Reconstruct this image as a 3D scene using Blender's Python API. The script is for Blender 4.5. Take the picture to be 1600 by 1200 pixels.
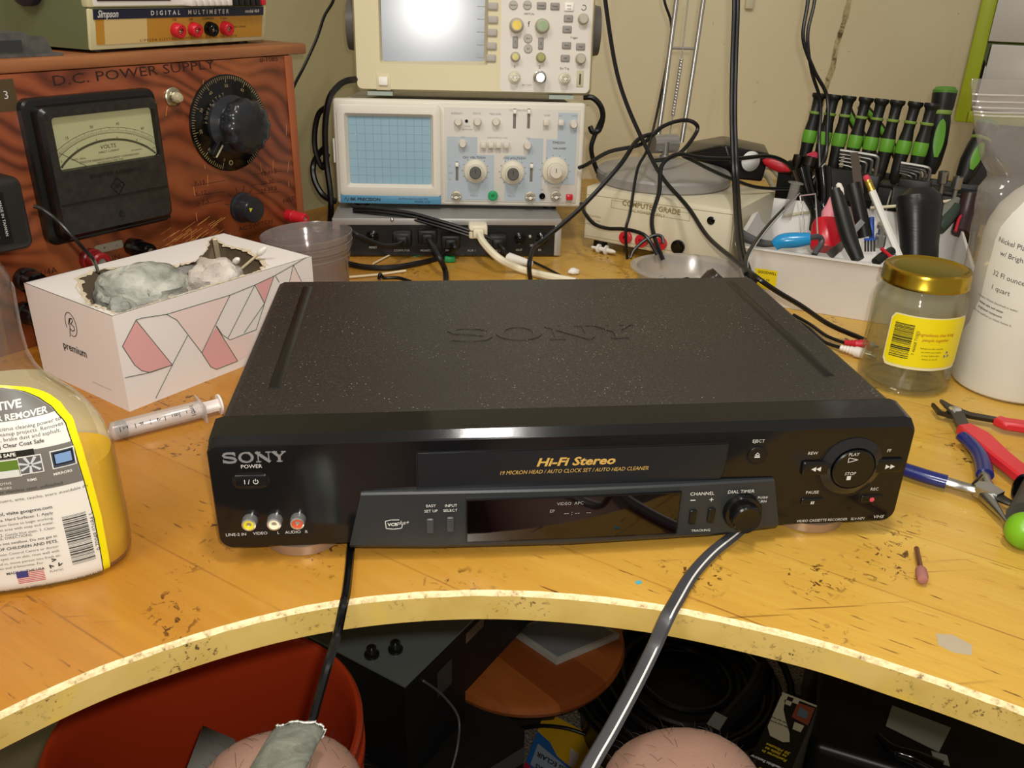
import bpy, bmesh, math, random
from mathutils import Matrix, Vector, noise
for o in list(bpy.data.objects): bpy.data.objects.remove(o)
random.seed(7)
SC = bpy.context.scene
COL = SC.collection
S = 0.001
R = math.radians

# ---------- camera, world, lights, exposure ----------
cam = bpy.data.cameras.new('camera'); camo = bpy.data.objects.new('camera', cam); COL.objects.link(camo)
cam.sensor_fit = 'HORIZONTAL'; cam.sensor_width = 36; cam.lens = 1340.5/1600*36; cam.clip_start = 0.02; cam.clip_end = 30
def aim(o, pos, yaw, pit, rol):
    f = Vector((math.sin(yaw)*math.cos(pit), math.cos(yaw)*math.cos(pit), -math.sin(pit)))
    r0 = f.cross(Vector((0,0,1))).normalized(); u0 = r0.cross(f)
    r = r0*math.cos(rol)+u0*math.sin(rol); u = -r0*math.sin(rol)+u0*math.cos(rol)
    m = Matrix(((r.x,u.x,-f.x,pos[0]),(r.y,u.y,-f.y,pos[1]),(r.z,u.z,-f.z,pos[2]),(0,0,0,1)))
    o.matrix_world = m
aim(camo, (-0.0924,-0.4406,0.3259), 0.1186, 0.4394, 0.0273)
SC.camera = camo
SC.view_settings.view_transform = 'Standard'; SC.view_settings.look = 'None'; SC.view_settings.gamma = 1
SC.view_settings.use_curve_mapping = False; SC.view_settings.exposure = 0.0
w = bpy.data.worlds.new('world'); SC.world = w; w.use_nodes = True
w.node_tree.nodes['Background'].inputs[0].default_value = (1.0,0.90,0.78,1); w.node_tree.nodes['Background'].inputs[1].default_value = 0.38
def area(name, loc, target, sx, sy, power, col, spread=180):
    l = bpy.data.lights.new(name,'AREA'); l.shape = 'RECTANGLE'; l.size = sx; l.size_y = sy; l.energy = power; l.color = col; l.spread = R(spread)
    o = bpy.data.objects.new(name,l); COL.objects.link(o); o.location = loc
    o.rotation_euler = (Vector(target)-Vector(loc)).to_track_quat('-Z','Y').to_euler(); return o
area('bench_lamp', (0.03,-0.22,1.22), (0.05,0.35,0.0), 0.09, 0.24, 6.8, (1.0,0.96,0.90))
area('ceiling_lamp', (-0.95,-0.75,1.70), (0.35,0.6,0.0), 0.6, 0.6, 13.5, (1.0,0.94,0.84))
area('phone_flash', (-0.075,-0.445,0.352), (0.02,0.5,0.0), 0.012, 0.012, 3.0, (1.0,0.95,0.88))

# ---------- materials ----------
def lin(c):
    c = c/255.0
    return c/12.92 if c <= 0.04045 else ((c+0.055)/1.055)**2.4
def rgb(h):
    return (lin(int(h[0:2],16)), lin(int(h[2:4],16)), lin(int(h[4:6],16)), 1)
MATS = {}
def M(name, h='808080', rough=0.5, metal=0.0, bump=0.0, bscale=400, var=0.0, vscale=60, alpha=1.0, trans=0.0, ior=1.45, emit=None, es=0, spec=0.5, coat=0.0, sss=0.0, h2=None, stretch=(1,1,1)):
    if name in MATS: return MATS[name]
    m = bpy.data.materials.new(name); m.use_nodes = True; nt = m.node_tree; b = nt.nodes['Principled BSDF']
    b.inputs['Base Color'].default_value = rgb(h); b.inputs['Roughness'].default_value = rough; b.inputs['Metallic'].default_value = metal
    b.inputs['IOR'].default_value = ior; b.inputs['Alpha'].default_value = alpha; b.inputs['Transmission Weight'].default_value = trans
    b.inputs['Specular IOR Level'].default_value = spec; b.inputs['Coat Weight'].default_value = coat
    if sss: b.inputs['Subsurface Weight'].default_value = sss; b.inputs['Subsurface Scale'].default_value = 0.01
    if emit: b.inputs['Emission Color'].default_value = rgb(emit); b.inputs['Emission Strength'].default_value = es
    tc = nt.nodes.new('ShaderNodeTexCoord'); mp = nt.nodes.new('ShaderNodeMapping'); mp.inputs['Scale'].default_value = stretch
    nt.links.new(tc.outputs['Object'], mp.inputs['Vector'])
    if var or h2:
        n = nt.nodes.new('ShaderNodeTexNoise'); n.inputs['Scale'].default_value = vscale; n.inputs['Detail'].default_value = 5
        nt.links.new(mp.outputs[0], n.inputs['Vector'])
        r = nt.nodes.new('ShaderNodeValToRGB'); c = rgb(h)
        r.color_ramp.elements[0].position = 0.35; r.color_ramp.elements[1].position = 0.65
        c2 = rgb(h2) if h2 else tuple(min(1,x*(1+var)) for x in c[:3])+(1,)
        c1 = c if h2 else tuple(x*(1-var) for x in c[:3])+(1,)
        r.color_ramp.elements[0].color = c1; r.color_ramp.elements[1].color = c2
        nt.links.new(n.outputs['Fac'], r.inputs[0]); nt.links.new(r.outputs[0], b.inputs['Base Color'])
    if bump:
        n2 = nt.nodes.new('ShaderNodeTexNoise'); n2.inputs['Scale'].default_value = bscale; n2.inputs['Detail'].default_value = 3
        nt.links.new(mp.outputs[0], n2.inputs['Vector'])
        bp = nt.nodes.new('ShaderNodeBump'); bp.inputs['Strength'].default_value = bump; bp.inputs['Distance'].default_value = 0.0006
        nt.links.new(n2.outputs['Fac'], bp.inputs['Height']); nt.links.new(bp.outputs[0], b.inputs['Normal'])
    MATS[name] = m; return m
def clear(name, h='ffffff', gloss=0.25, rough=0.05, frost=0.0):
    # thin clear plastic: transparent mixed with a glossy coat and a little milky diffuse
    m = bpy.data.materials.new(name); m.use_nodes = True; nt = m.node_tree; nt.nodes.clear()
    out = nt.nodes.new('ShaderNodeOutputMaterial'); t = nt.nodes.new('ShaderNodeBsdfTransparent'); t.inputs[0].default_value = rgb(h)
    g = nt.nodes.new('ShaderNodeBsdfGlossy'); g.inputs['Roughness'].default_value = rough
    d = nt.nodes.new('ShaderNodeBsdfDiffuse'); d.inputs[0].default_value = rgb('e8e4dc')
    fr = nt.nodes.new('ShaderNodeLayerWeight'); pw = nt.nodes.new('ShaderNodeMath'); pw.operation = 'POWER'; pw.inputs[1].default_value = 4.0; nt.links.new(fr.outputs['Facing'], pw.inputs[0])
    mm = nt.nodes.new('ShaderNodeMath'); mm.operation = 'MULTIPLY_ADD'; mm.inputs[1].default_value = 0.55; mm.inputs[2].default_value = 0.03+gloss*0.06
    nt.links.new(pw.outputs[0], mm.inputs[0])
    m1 = nt.nodes.new('ShaderNodeMixShader'); m1.inputs[0].default_value = frost; nt.links.new(t.outputs[0], m1.inputs[1]); nt.links.new(d.outputs[0], m1.inputs[2])
    m2 = nt.nodes.new('ShaderNodeMixShader'); nt.links.new(mm.outputs[0], m2.inputs[0]); nt.links.new(m1.outputs[0], m2.inputs[1]); nt.links.new(g.outputs[0], m2.inputs[2])
    nt.links.new(m2.outputs[0], out.inputs[0]); MATS[name] = m; return m

class NT:
    # small node-graph helper
    def __init__(s, name, rough=0.5):
        s.m = bpy.data.materials.new(name); s.m.use_nodes = True; s.t = s.m.node_tree; s.b = s.t.nodes['Principled BSDF']; s.b.inputs['Roughness'].default_value = rough
        s.tc = s.t.nodes.new('ShaderNodeTexCoord').outputs['Object']; MATS[name] = s.m
    def lk(s,a,b): s.t.links.new(a,b)
    def map(s, scale=(1,1,1), rot=(0,0,0), loc=(0,0,0), src=None):
        n = s.t.nodes.new('ShaderNodeMapping'); n.inputs['Scale'].default_value = scale; n.inputs['Rotation'].default_value = rot; n.inputs['Location'].default_value = loc
        s.lk(src or s.tc, n.inputs[0]); return n.outputs[0]
    def noise(s, vec, scale, detail=4, rough=0.5, dist=0.0):
        n = s.t.nodes.new('ShaderNodeTexNoise'); n.inputs['Scale'].default_value = scale; n.inputs['Detail'].default_value = detail
        n.inputs['Roughness'].default_value = rough; n.inputs['Distortion'].default_value = dist; s.lk(vec, n.inputs['Vector']); return n.outputs['Fac']
    def wave(s, vec, scale, dist=4, det=3, dsc=1.0):
        n = s.t.nodes.new('ShaderNodeTexWave'); n.inputs['Scale'].default_value = scale; n.inputs['Distortion'].default_value = dist
        n.inputs['Detail'].default_value = det; n.inputs['Detail Scale'].default_value = dsc; s.lk(vec, n.inputs['Vector']); return n.outputs['Fac']
    def vor(s, vec, scale, feat='F1'):
        n = s.t.nodes.new('ShaderNodeTexVoronoi'); n.feature = feat; n.inputs['Scale'].default_value = scale; s.lk(vec, n.inputs['Vector']); return n.outputs['Distance']
    def ramp(s, fac, stops):
        n = s.t.nodes.new('ShaderNodeValToRGB'); e = n.color_ramp.elements
        while len(e) < len(stops): e.new(0.5)
        for i,(p,c) in enumerate(stops):
            e[i].position = p; e[i].color = rgb(c) if isinstance(c,str) else (c,c,c,1)
        s.lk(fac, n.inputs[0]); return n.outputs[0]
    def mix(s, fac, a, b, mode='MIX'):
        n = s.t.nodes.new('ShaderNodeMix'); n.data_type = 'RGBA'; n.blend_type = mode
        for v,i in ((fac,0),(a,6),(b,7)):
            if isinstance(v,(int,float)): n.inputs[i].default_value = v if i == 0 else (v,v,v,1)
            elif isinstance(v,str): n.inputs[i].default_value = rgb(v)
            else: s.lk(v, n.inputs[i])
        return n.outputs[2]
    def col(s,c): s.lk(c, s.b.inputs['Base Color'])
    def rough(s,c): s.lk(c, s.b.inputs['Roughness'])
    def bump(s, fac, st=0.3, dist=0.001):
        n = s.t.nodes.new('ShaderNodeBump'); n.inputs['Strength'].default_value = st; n.inputs['Distance'].default_value = dist
        s.lk(fac, n.inputs['Height']); s.lk(n.outputs[0], s.b.inputs['Normal'])

# ---------- mesh building ----------
def catmull(P, k=6, closed=False):
    P = [Vector(p) for p in P]; n = len(P)
    if n < 3: return P
    out = []
    rng = range(n) if closed else range(n-1)
    for i in rng:
        p1, p2 = P[i], P[(i+1)%n]
        p0 = P[(i-1)%n] if (closed or i > 0) else p1*2-p2
        p3 = P[(i+2)%n] if (closed or i+2 < n) else p2*2-p1
        for j in range(k):
            t = j/k
            out.append(0.5*((2*p1)+(p2-p0)*t+(2*p0-5*p1+4*p2-p3)*t*t+(3*p1-p0-3*p2+p3)*t*t*t))
    if not closed: out.append(P[-1])
    return out
class MB:
    def __init__(s, *mats):
        s.v = []; s.f = []; s.fm = []; s.mats = list(mats); s.mi = 0; s.M = Matrix()
    def m(s, mat):
        if mat not in s.mats: s.mats.append(mat)
        s.mi = s.mats.index(mat); return s
    def at(s, loc=(0,0,0), rot=(0,0,0)):
        s.M = Matrix.Translation(Vector(loc)) @ (Matrix.Rotation(R(rot[2]),4,'Z')@Matrix.Rotation(R(rot[1]),4,'Y')@Matrix.Rotation(R(rot[0]),4,'X')); return s
    def align(s, p0, p1, roll=0):
        # local +z runs from p0 to p1
        p0 = Vector(p0); d = Vector(p1)-p0
        s.M = Matrix.Translation(p0) @ d.to_track_quat('Z','Y').to_matrix().to_4x4() @ Matrix.Rotation(R(roll),4,'Z'); return s
    def add(s, vs, fs):
        b = len(s.v); s.v += [s.M@Vector(p) for p in vs]
        for f in fs: s.f.append([b+i for i in f]); s.fm.append(s.mi)
        return s
    def box(s, x0,x1,y0,y1,z0,z1, b=0, seg=2):
        if b <= 0:
            return s.add([(x0,y0,z0),(x1,y0,z0),(x1,y1,z0),(x0,y1,z0),(x0,y0,z1),(x1,y0,z1),(x1,y1,z1),(x0,y1,z1)],
                [(0,3,2,1),(4,5,6,7),(0,1,5,4),(1,2,6,5),(2,3,7,6),(3,0,4,7)])
        bm = bmesh.new(); bmesh.ops.create_cube(bm, size=1)
        for v in bm.verts: v.co = Vector(((x0+x1)/2+v.co.x*(x1-x0),(y0+y1)/2+v.co.y*(y1-y0),(z0+z1)/2+v.co.z*(z1-z0)))
        bmesh.ops.bevel(bm, geom=list(bm.edges), offset=min(b,0.49*min(x1-x0,y1-y0,z1-z0)), segments=seg, profile=0.5, affect='EDGES')
        return s.bm(bm)
    def bm(s, bm):
        bm.verts.index_update(); s.add([v.co.copy() for v in bm.verts], [[v.index for v in f.verts] for f in bm.faces]); bm.free(); return s
    def lathe(s, prof, n=32, a0=0, a1=360, sx=1, sy=1):
        # prof: (r, z) about local z
        full = abs(a1-a0) >= 360; k = n if full else n+1; vs = []; fs = []
        for r,z in prof:
            for i in range(k):
                a = R(a0+(a1-a0)*i/n); vs.append((r*math.cos(a)*sx, r*math.sin(a)*sy, z))
        for j in range(len(prof)-1):
            for i in range(n):
                a = j*k+i; b = j*k+(i+1)%k; fs.append((a,b,b+k,a+k))
        s.add(vs, fs)
        if full:
            b = len(s.v)-len(vs)
            if prof[0][0] > 1e-6: s.f.append([b+i for i in range(n)][::-1]); s.fm.append(s.mi)
            if prof[-1][0] > 1e-6: s.f.append([b+(len(prof)-1)*k+i for i in range(n)]); s.fm.append(s.mi)
        return s
    def shell(s, prof, n=32, sx=1, sy=1):
        # open lathe without end caps
        vs = []; fs = []
        for r,z in prof:
            for i in range(n):
                a = 2*math.pi*i/n; vs.append((r*math.cos(a)*sx, r*math.sin(a)*sy, z))
        for j in range(len(prof)-1):
            for i in range(n):
                a = j*n+i; b = j*n+(i+1)%n; fs.append((a,b,b+n,a+n))
        return s.add(vs, fs)
    def cyl(s, p0, p1, r, r1=None, n=20):
        M0 = s.M; p0 = Vector(p0); d = Vector(p1)-p0
        s.M = M0 @ Matrix.Translation(p0) @ d.to_track_quat('Z','Y').to_matrix().to_4x4()
        s.lathe([(r,0),(r if r1 is None else r1, d.length)], n); s.M = M0; return s
    def turn(s, p0, p1, prof, n=20):
        M0 = s.M; p0 = Vector(p0); d = Vector(p1)-p0
        s.M = M0 @ Matrix.Translation(p0) @ d.to_track_quat('Z','Y').to_matrix().to_4x4()
        s.lathe(prof, n); s.M = M0; return s
    def tube(s, pts, r, n=8, k=6, closed=False, flat=1.0):
        P = catmull(pts, k, closed) if len(pts) > 2 else [Vector(p) for p in pts]
        m = len(P); rad = (lambda i: r) if not callable(r) else (lambda i: r(i/(m-1)))
        vs = []; fs = []; up = None
        for i,p in enumerate(P):
            t = (P[(i+1)%m]-P[i-1]) if (closed or 0 < i < m-1) else (P[1]-P[0] if i == 0 else P[-1]-P[-2])
            if t.length < 1e-9: t = Vector((0,0,1))
            t.normalize()
            if up is None:
                up = Vector((0,0,1)) if abs(t.z) < 0.9 else Vector((1,0,0))
            x = up.cross(t)
            if x.length < 1e-6: x = Vector((1,0,0)).cross(t)
            x.normalize(); up = t.cross(x)
            for j in range(n):
                a = 2*math.pi*j/n; vs.append(p + x*math.cos(a)*rad(i) + up*math.sin(a)*rad(i)*flat)
        for i in range(m if closed else m-1):
            for j in range(n):
                a = i*n+j; b = i*n+(j+1)%n; c = ((i+1)%m)*n+j; d = ((i+1)%m)*n+(j+1)%n; fs.append((a,b,d,c))
        if not closed: fs.append(list(range(n))[::-1]); fs.append([(m-1)*n+j for j in range(n)])
        return s.add(vs, fs)
    def prism(s, pts, y0, y1):
        # polygon in the local x-z panel, thickness along y
        n = len(pts); vs = [(p[0],y0,p[1]) for p in pts]+[(p[0],y1,p[1]) for p in pts]
        fs = [list(range(n)), list(range(2*n-1,n-1,-1))]+[(i,i+n,(i+1)%n+n,(i+1)%n) for i in range(n)]
        return s.add(vs, fs)
    def slab(s, pts, z0, z1):
        n = len(pts); vs = [(p[0],p[1],z0) for p in pts]+[(p[0],p[1],z1) for p in pts]
        fs = [list(range(n)), list(range(2*n-1,n-1,-1))]+[(i,i+n,(i+1)%n+n,(i+1)%n) for i in range(n)]
        return s.add(vs, fs)
    def stroke(s, pts, w, y0=-0.1, y1=0.0):
        # flat line drawn on the x-z panel
        for (a,b) in zip(pts[:-1], pts[1:]):
            d = Vector((b[0]-a[0], b[1]-a[1]))
            if d.length < 1e-6: continue
            d.normalize(); nx, nz = -d.y*w/2, d.x*w/2; e = d*w*0.3
            s.prism([(a[0]+nx-e.x,a[1]+nz-e.y),(b[0]+nx+e.x,b[1]+nz+e.y),(b[0]-nx+e.x,b[1]-nz+e.y),(a[0]-nx-e.x,a[1]-nz-e.y)], y0, y1)
        return s
    def ribbon(s, pts, w, y0=-0.1, y1=0.0, closed=False):
        # flat line of even width with mitred bends
        P = [Vector((p[0],p[1])) for p in pts]; n = len(P); L = []
        for i in range(n):
            d0 = (P[i]-P[i-1]) if (i or closed) else (P[1]-P[0]); d1 = (P[(i+1)%n]-P[i]) if (i < n-1 or closed) else d0
            d = (d0.normalized()+d1.normalized())
            d = d.normalized() if d.length > 1e-6 else d1.normalized()
            k = w/2/max(0.5, d.dot(d1.normalized())); L.append((P[i]+Vector((-d.y,d.x))*k, P[i]-Vector((-d.y,d.x))*k))
        vs = []
        for a,b in L: vs += [(a.x,y0,a.y),(b.x,y0,b.y),(b.x,y1,b.y),(a.x,y1,a.y)]
        fs = []
        for i in range(n if closed else n-1):
            j = (i+1)%n
            for q in range(4): fs.append((i*4+q,i*4+(q+1)%4,j*4+(q+1)%4,j*4+q))
        if not closed: fs += [(0,1,2,3),(n*4-4,n*4-3,n*4-2,n*4-1)]
        return s.add(vs,fs)
    def ring(s, cx, cz, r0, r1, y0, y1, n=24, rx=1, rz=1, a0=0, a1=360):
        full = abs(a1-a0) >= 360; k = n if full else n+1; vs = []
        for rr,yy in ((r0,y0),(r1,y0),(r1,y1),(r0,y1)):
            for i in range(k):
                a = R(a0+(a1-a0)*i/n); vs.append((cx+rr*rx*math.cos(a), yy, cz+rr*rz*math.sin(a)))
        fs = []
        for q in range(4):
            for i in range(n):
                a = q*k+i; b = q*k+(i+1)%k; c = ((q+1)%4)*k+(i+1)%k; d = ((q+1)%4)*k+i; fs.append((a,b,c,d))
        return s.add(vs, fs)
    def disc(s, cx, cz, r, y0, y1, n=24, rx=1, rz=1):
        return s.prism([(cx+r*rx*math.cos(2*math.pi*i/n), cz+r*rz*math.sin(2*math.pi*i/n)) for i in range(n)], y0, y1)
    def pill(s, x0, x1, z0, z1, y0, y1, r=None, n=6):
        r = min(x1-x0, z1-z0)/2*0.999 if r is None else r; pts = []
        for cx,cz,a in ((x1-r,z1-r,0),(x0+r,z1-r,90),(x0+r,z0+r,180),(x1-r,z0+r,270)):
            for i in range(n+1): pts.append((cx+r*math.cos(R(a+90*i/n)), cz+r*math.sin(R(a+90*i/n))))
        return s.prism(pts, y0, y1)
    def text(s, st, x, z, h, y=-0.12, th=0.1, al='CENTER', sx=1.0, shear=0.0, rot=0, sp=1.0, bold=0.0, fn=None):
        vs, fs = glyphs(st, al, shear, sp, bold)
        c, sn = math.cos(R(rot)), math.sin(R(rot)); k = h/0.72; out = []
        for (u,v,d) in vs:
            a, b = u*k*sx, v*k; p = (x+a*c-b*sn, y+(0 if d > 0 else th), z+a*sn+b*c)
            out.append(fn(*p) if fn else p)
        return s.add(out, fs)
    def build(s, name, parent=None, mat=None, smooth=35):
        me = bpy.data.meshes.new(name); me.from_pydata([p*S for p in s.v], [], s.f)
        for m_ in (s.mats or [mat]): me.materials.append(m_)
        if s.mats:
            for i,p in enumerate(me.polygons): p.material_index = s.fm[i]
        bm = bmesh.new(); bm.from_mesh(me); bmesh.ops.recalc_face_normals(bm, faces=bm.faces); bm.to_mesh(me); bm.free()
        for p in me.polygons: p.use_smooth = True
        me.set_sharp_from_angle(angle=R(smooth)); me.update()
        o = bpy.data.objects.new(name, me); COL.objects.link(o)
        if parent: o.parent = parent
        return o
GC = {}
def glyphs(st, al, shear, sp, bold):
    key = (st,al,shear,sp,bold)
    if key in GC: return GC[key]
    c = bpy.data.curves.new('t','FONT'); c.body = st; c.size = 1.0; c.align_x = al; c.align_y = 'CENTER'; c.shear = shear; c.space_character = sp; c.offset = bold; c.resolution_u = 2
    o = bpy.data.objects.new('t', c); COL.objects.link(o)
    dg = bpy.context.evaluated_depsgraph_get(); me = bpy.data.meshes.new_from_object(o.evaluated_get(dg))
    bpy.data.objects.remove(o); bpy.data.curves.remove(c)
    n = len(me.vertices); vs = [(v.co.x,v.co.y,1) for v in me.vertices]; fs = [list(p.vertices) for p in me.polygons]
    bpy.data.meshes.remove(me); GC[key] = (vs, fs); return GC[key]
def thing(name, label, cat, loc=(0,0,0), yaw=0, tilt=0, group=None):
    o = bpy.data.objects.new(name, None); COL.objects.link(o); o.empty_display_size = 0.02
    o.location = Vector(loc)*S; o.rotation_euler = (-R(tilt),0,R(yaw)); tag(o,label,cat,group); return o
def tag(o, label, cat, group=None, kind=None):
    if label: o['label'] = label
    if cat: o['category'] = cat
    if group: o['group'] = group
    if kind: o['kind'] = kind
    return o
def struct(o): o['kind'] = 'structure'; return o
def copy_thing(r, loc, rot=None, label=None):
    c = r.copy(); COL.objects.link(c); c.location = Vector(loc)*S
    if rot: c.rotation_euler = rot
    if label: c['label'] = label
    for ch in list(r.children):
        d = ch.copy(); COL.objects.link(d); d.parent = c
        for g in list(ch.children):
            e = g.copy(); COL.objects.link(e); e.parent = d
    return c
def cable(name, label, cat, pts, r, mat, group=None, flat=1.0, k=8, n=8):
    return tag(MB().tube(pts, r, n=n, k=k, flat=flat).build(name, None, mat), label, cat, group)

black_plastic = M('black_plastic','131314',0.38,bump=0.15,bscale=1500)
black_gloss = M('black_gloss','080809',0.12)
black_rubber = M('black_rubber','0e0e0f',0.6,bump=0.2,bscale=500)
cord_black = M('cord_black','0c0c0d',0.35)
cord_grey = M('cord_grey','4a4a4c',0.4)
white_print = M('white_print','c9c9c4',0.6)
grey_print = M('grey_print','8f8f8c',0.6)
black_print = M('black_print','1a1816',0.6)
chrome = M('chrome','cfcfcd',0.22,0.85)
steel = M('steel','a8a8a6',0.35,1.0,bump=0.1,bscale=900)
dark_steel = M('dark_steel','4a4642',0.4,1.0)

# ---------- the setting ----------
def wood_bench():
    g = NT('bench_maple', 0.28); v = g.map((1,1,1),(0,0,R(39)))   # x runs along the grain
    st = g.map((2.2,26,26),src=v)
    n1 = g.noise(st,1.6,6,0.6,0.6); base = g.ramp(n1,[(0.28,'b98f38'),(0.5,'c39b42'),(0.72,'ceaa50')])
    big = g.noise(g.tc,3.0,3); base = g.mix(g.ramp(big,[(0.35,0.0),(0.7,0.5)]), base, 'c9a548')
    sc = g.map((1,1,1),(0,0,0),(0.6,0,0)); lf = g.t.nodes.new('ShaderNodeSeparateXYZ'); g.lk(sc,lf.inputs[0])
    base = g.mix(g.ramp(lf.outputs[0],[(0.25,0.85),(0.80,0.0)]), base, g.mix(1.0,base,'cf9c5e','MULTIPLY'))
    fine = g.noise(g.map((8,240,240),src=v),2.0,3); base = g.mix(g.ramp(fine,[(0.45,0.0),(0.75,0.35)]), base, 'b97c2c')
    # board seams, about 57 mm apart
    sp = g.t.nodes.new('ShaderNodeSeparateXYZ'); g.lk(v, sp.inputs[0])
    md = g.t.nodes.new('ShaderNodeMath'); md.operation = 'PINGPONG'; md.inputs[1].default_value = 0.036; g.lk(sp.outputs[1], md.inputs[0]); m2 = g.t.nodes.new('ShaderNodeMath'); m2.operation = 'MULTIPLY'; m2.inputs[1].default_value = 100; g.lk(md.outputs[0],m2.inputs[0])
    seam = g.ramp(m2.outputs[0],[(0.0,1.0),(0.04,0.8),(0.09,0.0)]); brk = g.ramp(g.noise(g.map((14,14,14),src=v),1.0,3),[(0.4,0.15),(0.6,0.9)])
    base = g.mix(g.mix(1.0,seam,brk,'MULTIPLY'), base, '8a5a22')
    # dark nicks along the grain
    a = g.noise(g.map((38,330,60),src=v),1.0,3,0.5,0.3); am = g.ramp(g.noise(g.tc,7,2),[(0.44,0.0),(0.62,1.0)])
    base = g.mix(g.mix(1.0,g.ramp(a,[(0.645,0.0),(0.69,0.9)]),am,'MULTIPLY'), base, '4a2410')
    # blotchy burns
    b = g.noise(g.map((170,170,170)),1.0,4,0.6,0.8); bm_ = g.ramp(g.noise(g.map((1,1,1),(0,0,0),(3,1,0)),16,2),[(0.55,0.0),(0.66,1.0)])
    base = g.mix(g.mix(1.0,g.ramp(b,[(0.58,0.0),(0.62,0.9)]),bm_,'MULTIPLY'), base, '3a1c0e')
    # loose scratches in other directions
    for rt,lc in ((0.9,1.7),(-0.5,4.2),(2.1,7.7)):
        c = g.noise(g.map((6,300,300),(0,0,rt),(lc,lc,0)),1.0,2,0.4,0.15); cm = g.ramp(g.noise(g.map((1,1,1),(0,0,0),(lc,0,0)),11,2),[(0.54,0.0),(0.64,1.0)])
        base = g.mix(g.mix(1.0,g.ramp(c,[(0.70,0.0),(0.73,0.6)]),cm,'MULTIPLY'), base, '5a3216')
    g.col(base); g.bump(n1,0.08,0.0005); g.rough(g.ramp(g.noise(g.tc,40,4),[(0.3,0.2),(0.7,0.38)])); return g.m
def edge_paint():
    g = NT('bench_edge_paint', 0.45); n = g.noise(g.tc,18,5)
    c = g.ramp(n,[(0.3,'b09446'),(0.5,'bfa45a'),(0.7,'c8ae68')])
    y = g.ramp(g.noise(g.map((1,1,1),(0,0,0),(2,0,0)),14,3),[(0.55,0.0),(0.7,0.8)]); c = g.mix(y,c,'d9b41e')
    s = g.ramp(g.noise(g.tc,260,5,0.7),[(0.56,0.0),(0.62,0.9)]); sm = g.ramp(g.noise(g.tc,22,2),[(0.48,0.0),(0.6,1.0)])
    c = g.mix(g.mix(1.0,s,sm,'MULTIPLY'),c,'3c2a14'); g.col(c); g.bump(n,0.2,0.0008); return g.m
def edge_wear():
    g = NT('bench_edge_bare', 0.6); n = g.noise(g.tc,220,5,0.7)
    g.col(g.ramp(n,[(0.30,'6a5434'),(0.40,'bfa878'),(0.55,'dccb9c')])); g.bump(n,0.5,0.001); return g.m
BT = wood_bench(); BE = edge_paint(); BW = edge_wear()
front = [(-640,-420),(-520,-325),(-410,-210),(-297,-110),(-233,-69.5),(-152,-41.5),(-60,-36.5),(32,-54),(111,-87),(160,-117),(205,-149),(290,-215),(380,-310),(450,-430)]
fr = [Vector((p[0],p[1],0)) for p in catmull([(a,b,0) for a,b in front],10)]
def offs(L, d):
    out = []
    for i,p in enumerate(L):
        t = L[min(i+1,len(L)-1)]-L[max(i-1,0)]; t.normalize(); out.append(Vector((p.x-t.y*d, p.y+t.x*d, 0)))
    return out
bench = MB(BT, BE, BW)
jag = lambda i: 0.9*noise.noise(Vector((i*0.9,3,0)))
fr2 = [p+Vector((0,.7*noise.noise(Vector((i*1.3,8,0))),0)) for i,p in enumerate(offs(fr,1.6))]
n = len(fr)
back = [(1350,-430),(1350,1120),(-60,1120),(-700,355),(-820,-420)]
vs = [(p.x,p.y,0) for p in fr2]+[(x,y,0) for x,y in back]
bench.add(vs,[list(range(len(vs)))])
bench.m(BW)
rows = [[(p.x,p.y,0) for p in fr2], [(p.x,p.y+jag(i)*0.5,-1.0+jag(i*1.7)*.5) for i,p in enumerate(offs(fr,.3))], [(p.x,p.y,-2.8+jag(i*2.3+5)*.9) for i,p in enumerate(offs(fr,-0.8))]]
for a,b in zip(rows[:-1],rows[1:]): bench.add(a+b,[(i,i+1,i+1+n,i+n) for i in range(n-1)])
bench.m(BE)
a = rows[-1]; b = [(p.x,p.y,-20) for p in offs(fr,-0.8)]
bench.add(a+b,[(i,i+1,i+1+n,i+n) for i in range(n-1)])
vs = b+[(x,y,-20) for x,y in back]; bench.m(BT); bench.add(vs,[list(range(len(vs)))])
k = len(back)
bo = bench.build('workbench'); tag(bo,'scratched yellow maple workbench top with a curved painted front edge','workbench')

def wall_paint():
    g = NT('wall_paint', 0.6); n = g.noise(g.tc,3,4); c = g.ramp(n,[(0.3,'cbbf9c'),(0.7,'d6caa8')])
    st = g.map((6,6,0.8)); s = g.ramp(g.noise(st,3,4),[(0.6,0.0),(0.8,0.25)]); c = g.mix(s,c,'9d8e66')
    d = g.ramp(g.noise(g.tc,90,4,0.6),[(0.70,0.0),(0.74,0.5)]); g.col(g.mix(d,c,'6a5c3c')); g.bump(g.noise(g.tc,60,5),0.25,0.002); return g.m
WP = wall_paint()
struct(MB(WP).box(-120,1500,1120,1150,-750,1500).build('wall_back'))
def shaded_wall():
    g = NT('wall_paint_shaded', 0.65); n = g.noise(g.tc,3,4); g.col(g.ramp(n,[(0.3,'a0956c'),(0.7,'ada27a')])); g.bump(g.noise(g.tc,60,5),0.25,0.002); return g.m  # cast shadow over this wall put into its colour as a darker olive
lw = MB(shaded_wall()); lw.at((-262,910,0),(0,0,50)); lw.box(-1700,330,25,55,-750,1500); struct(lw.build('wall_left'))
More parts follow.
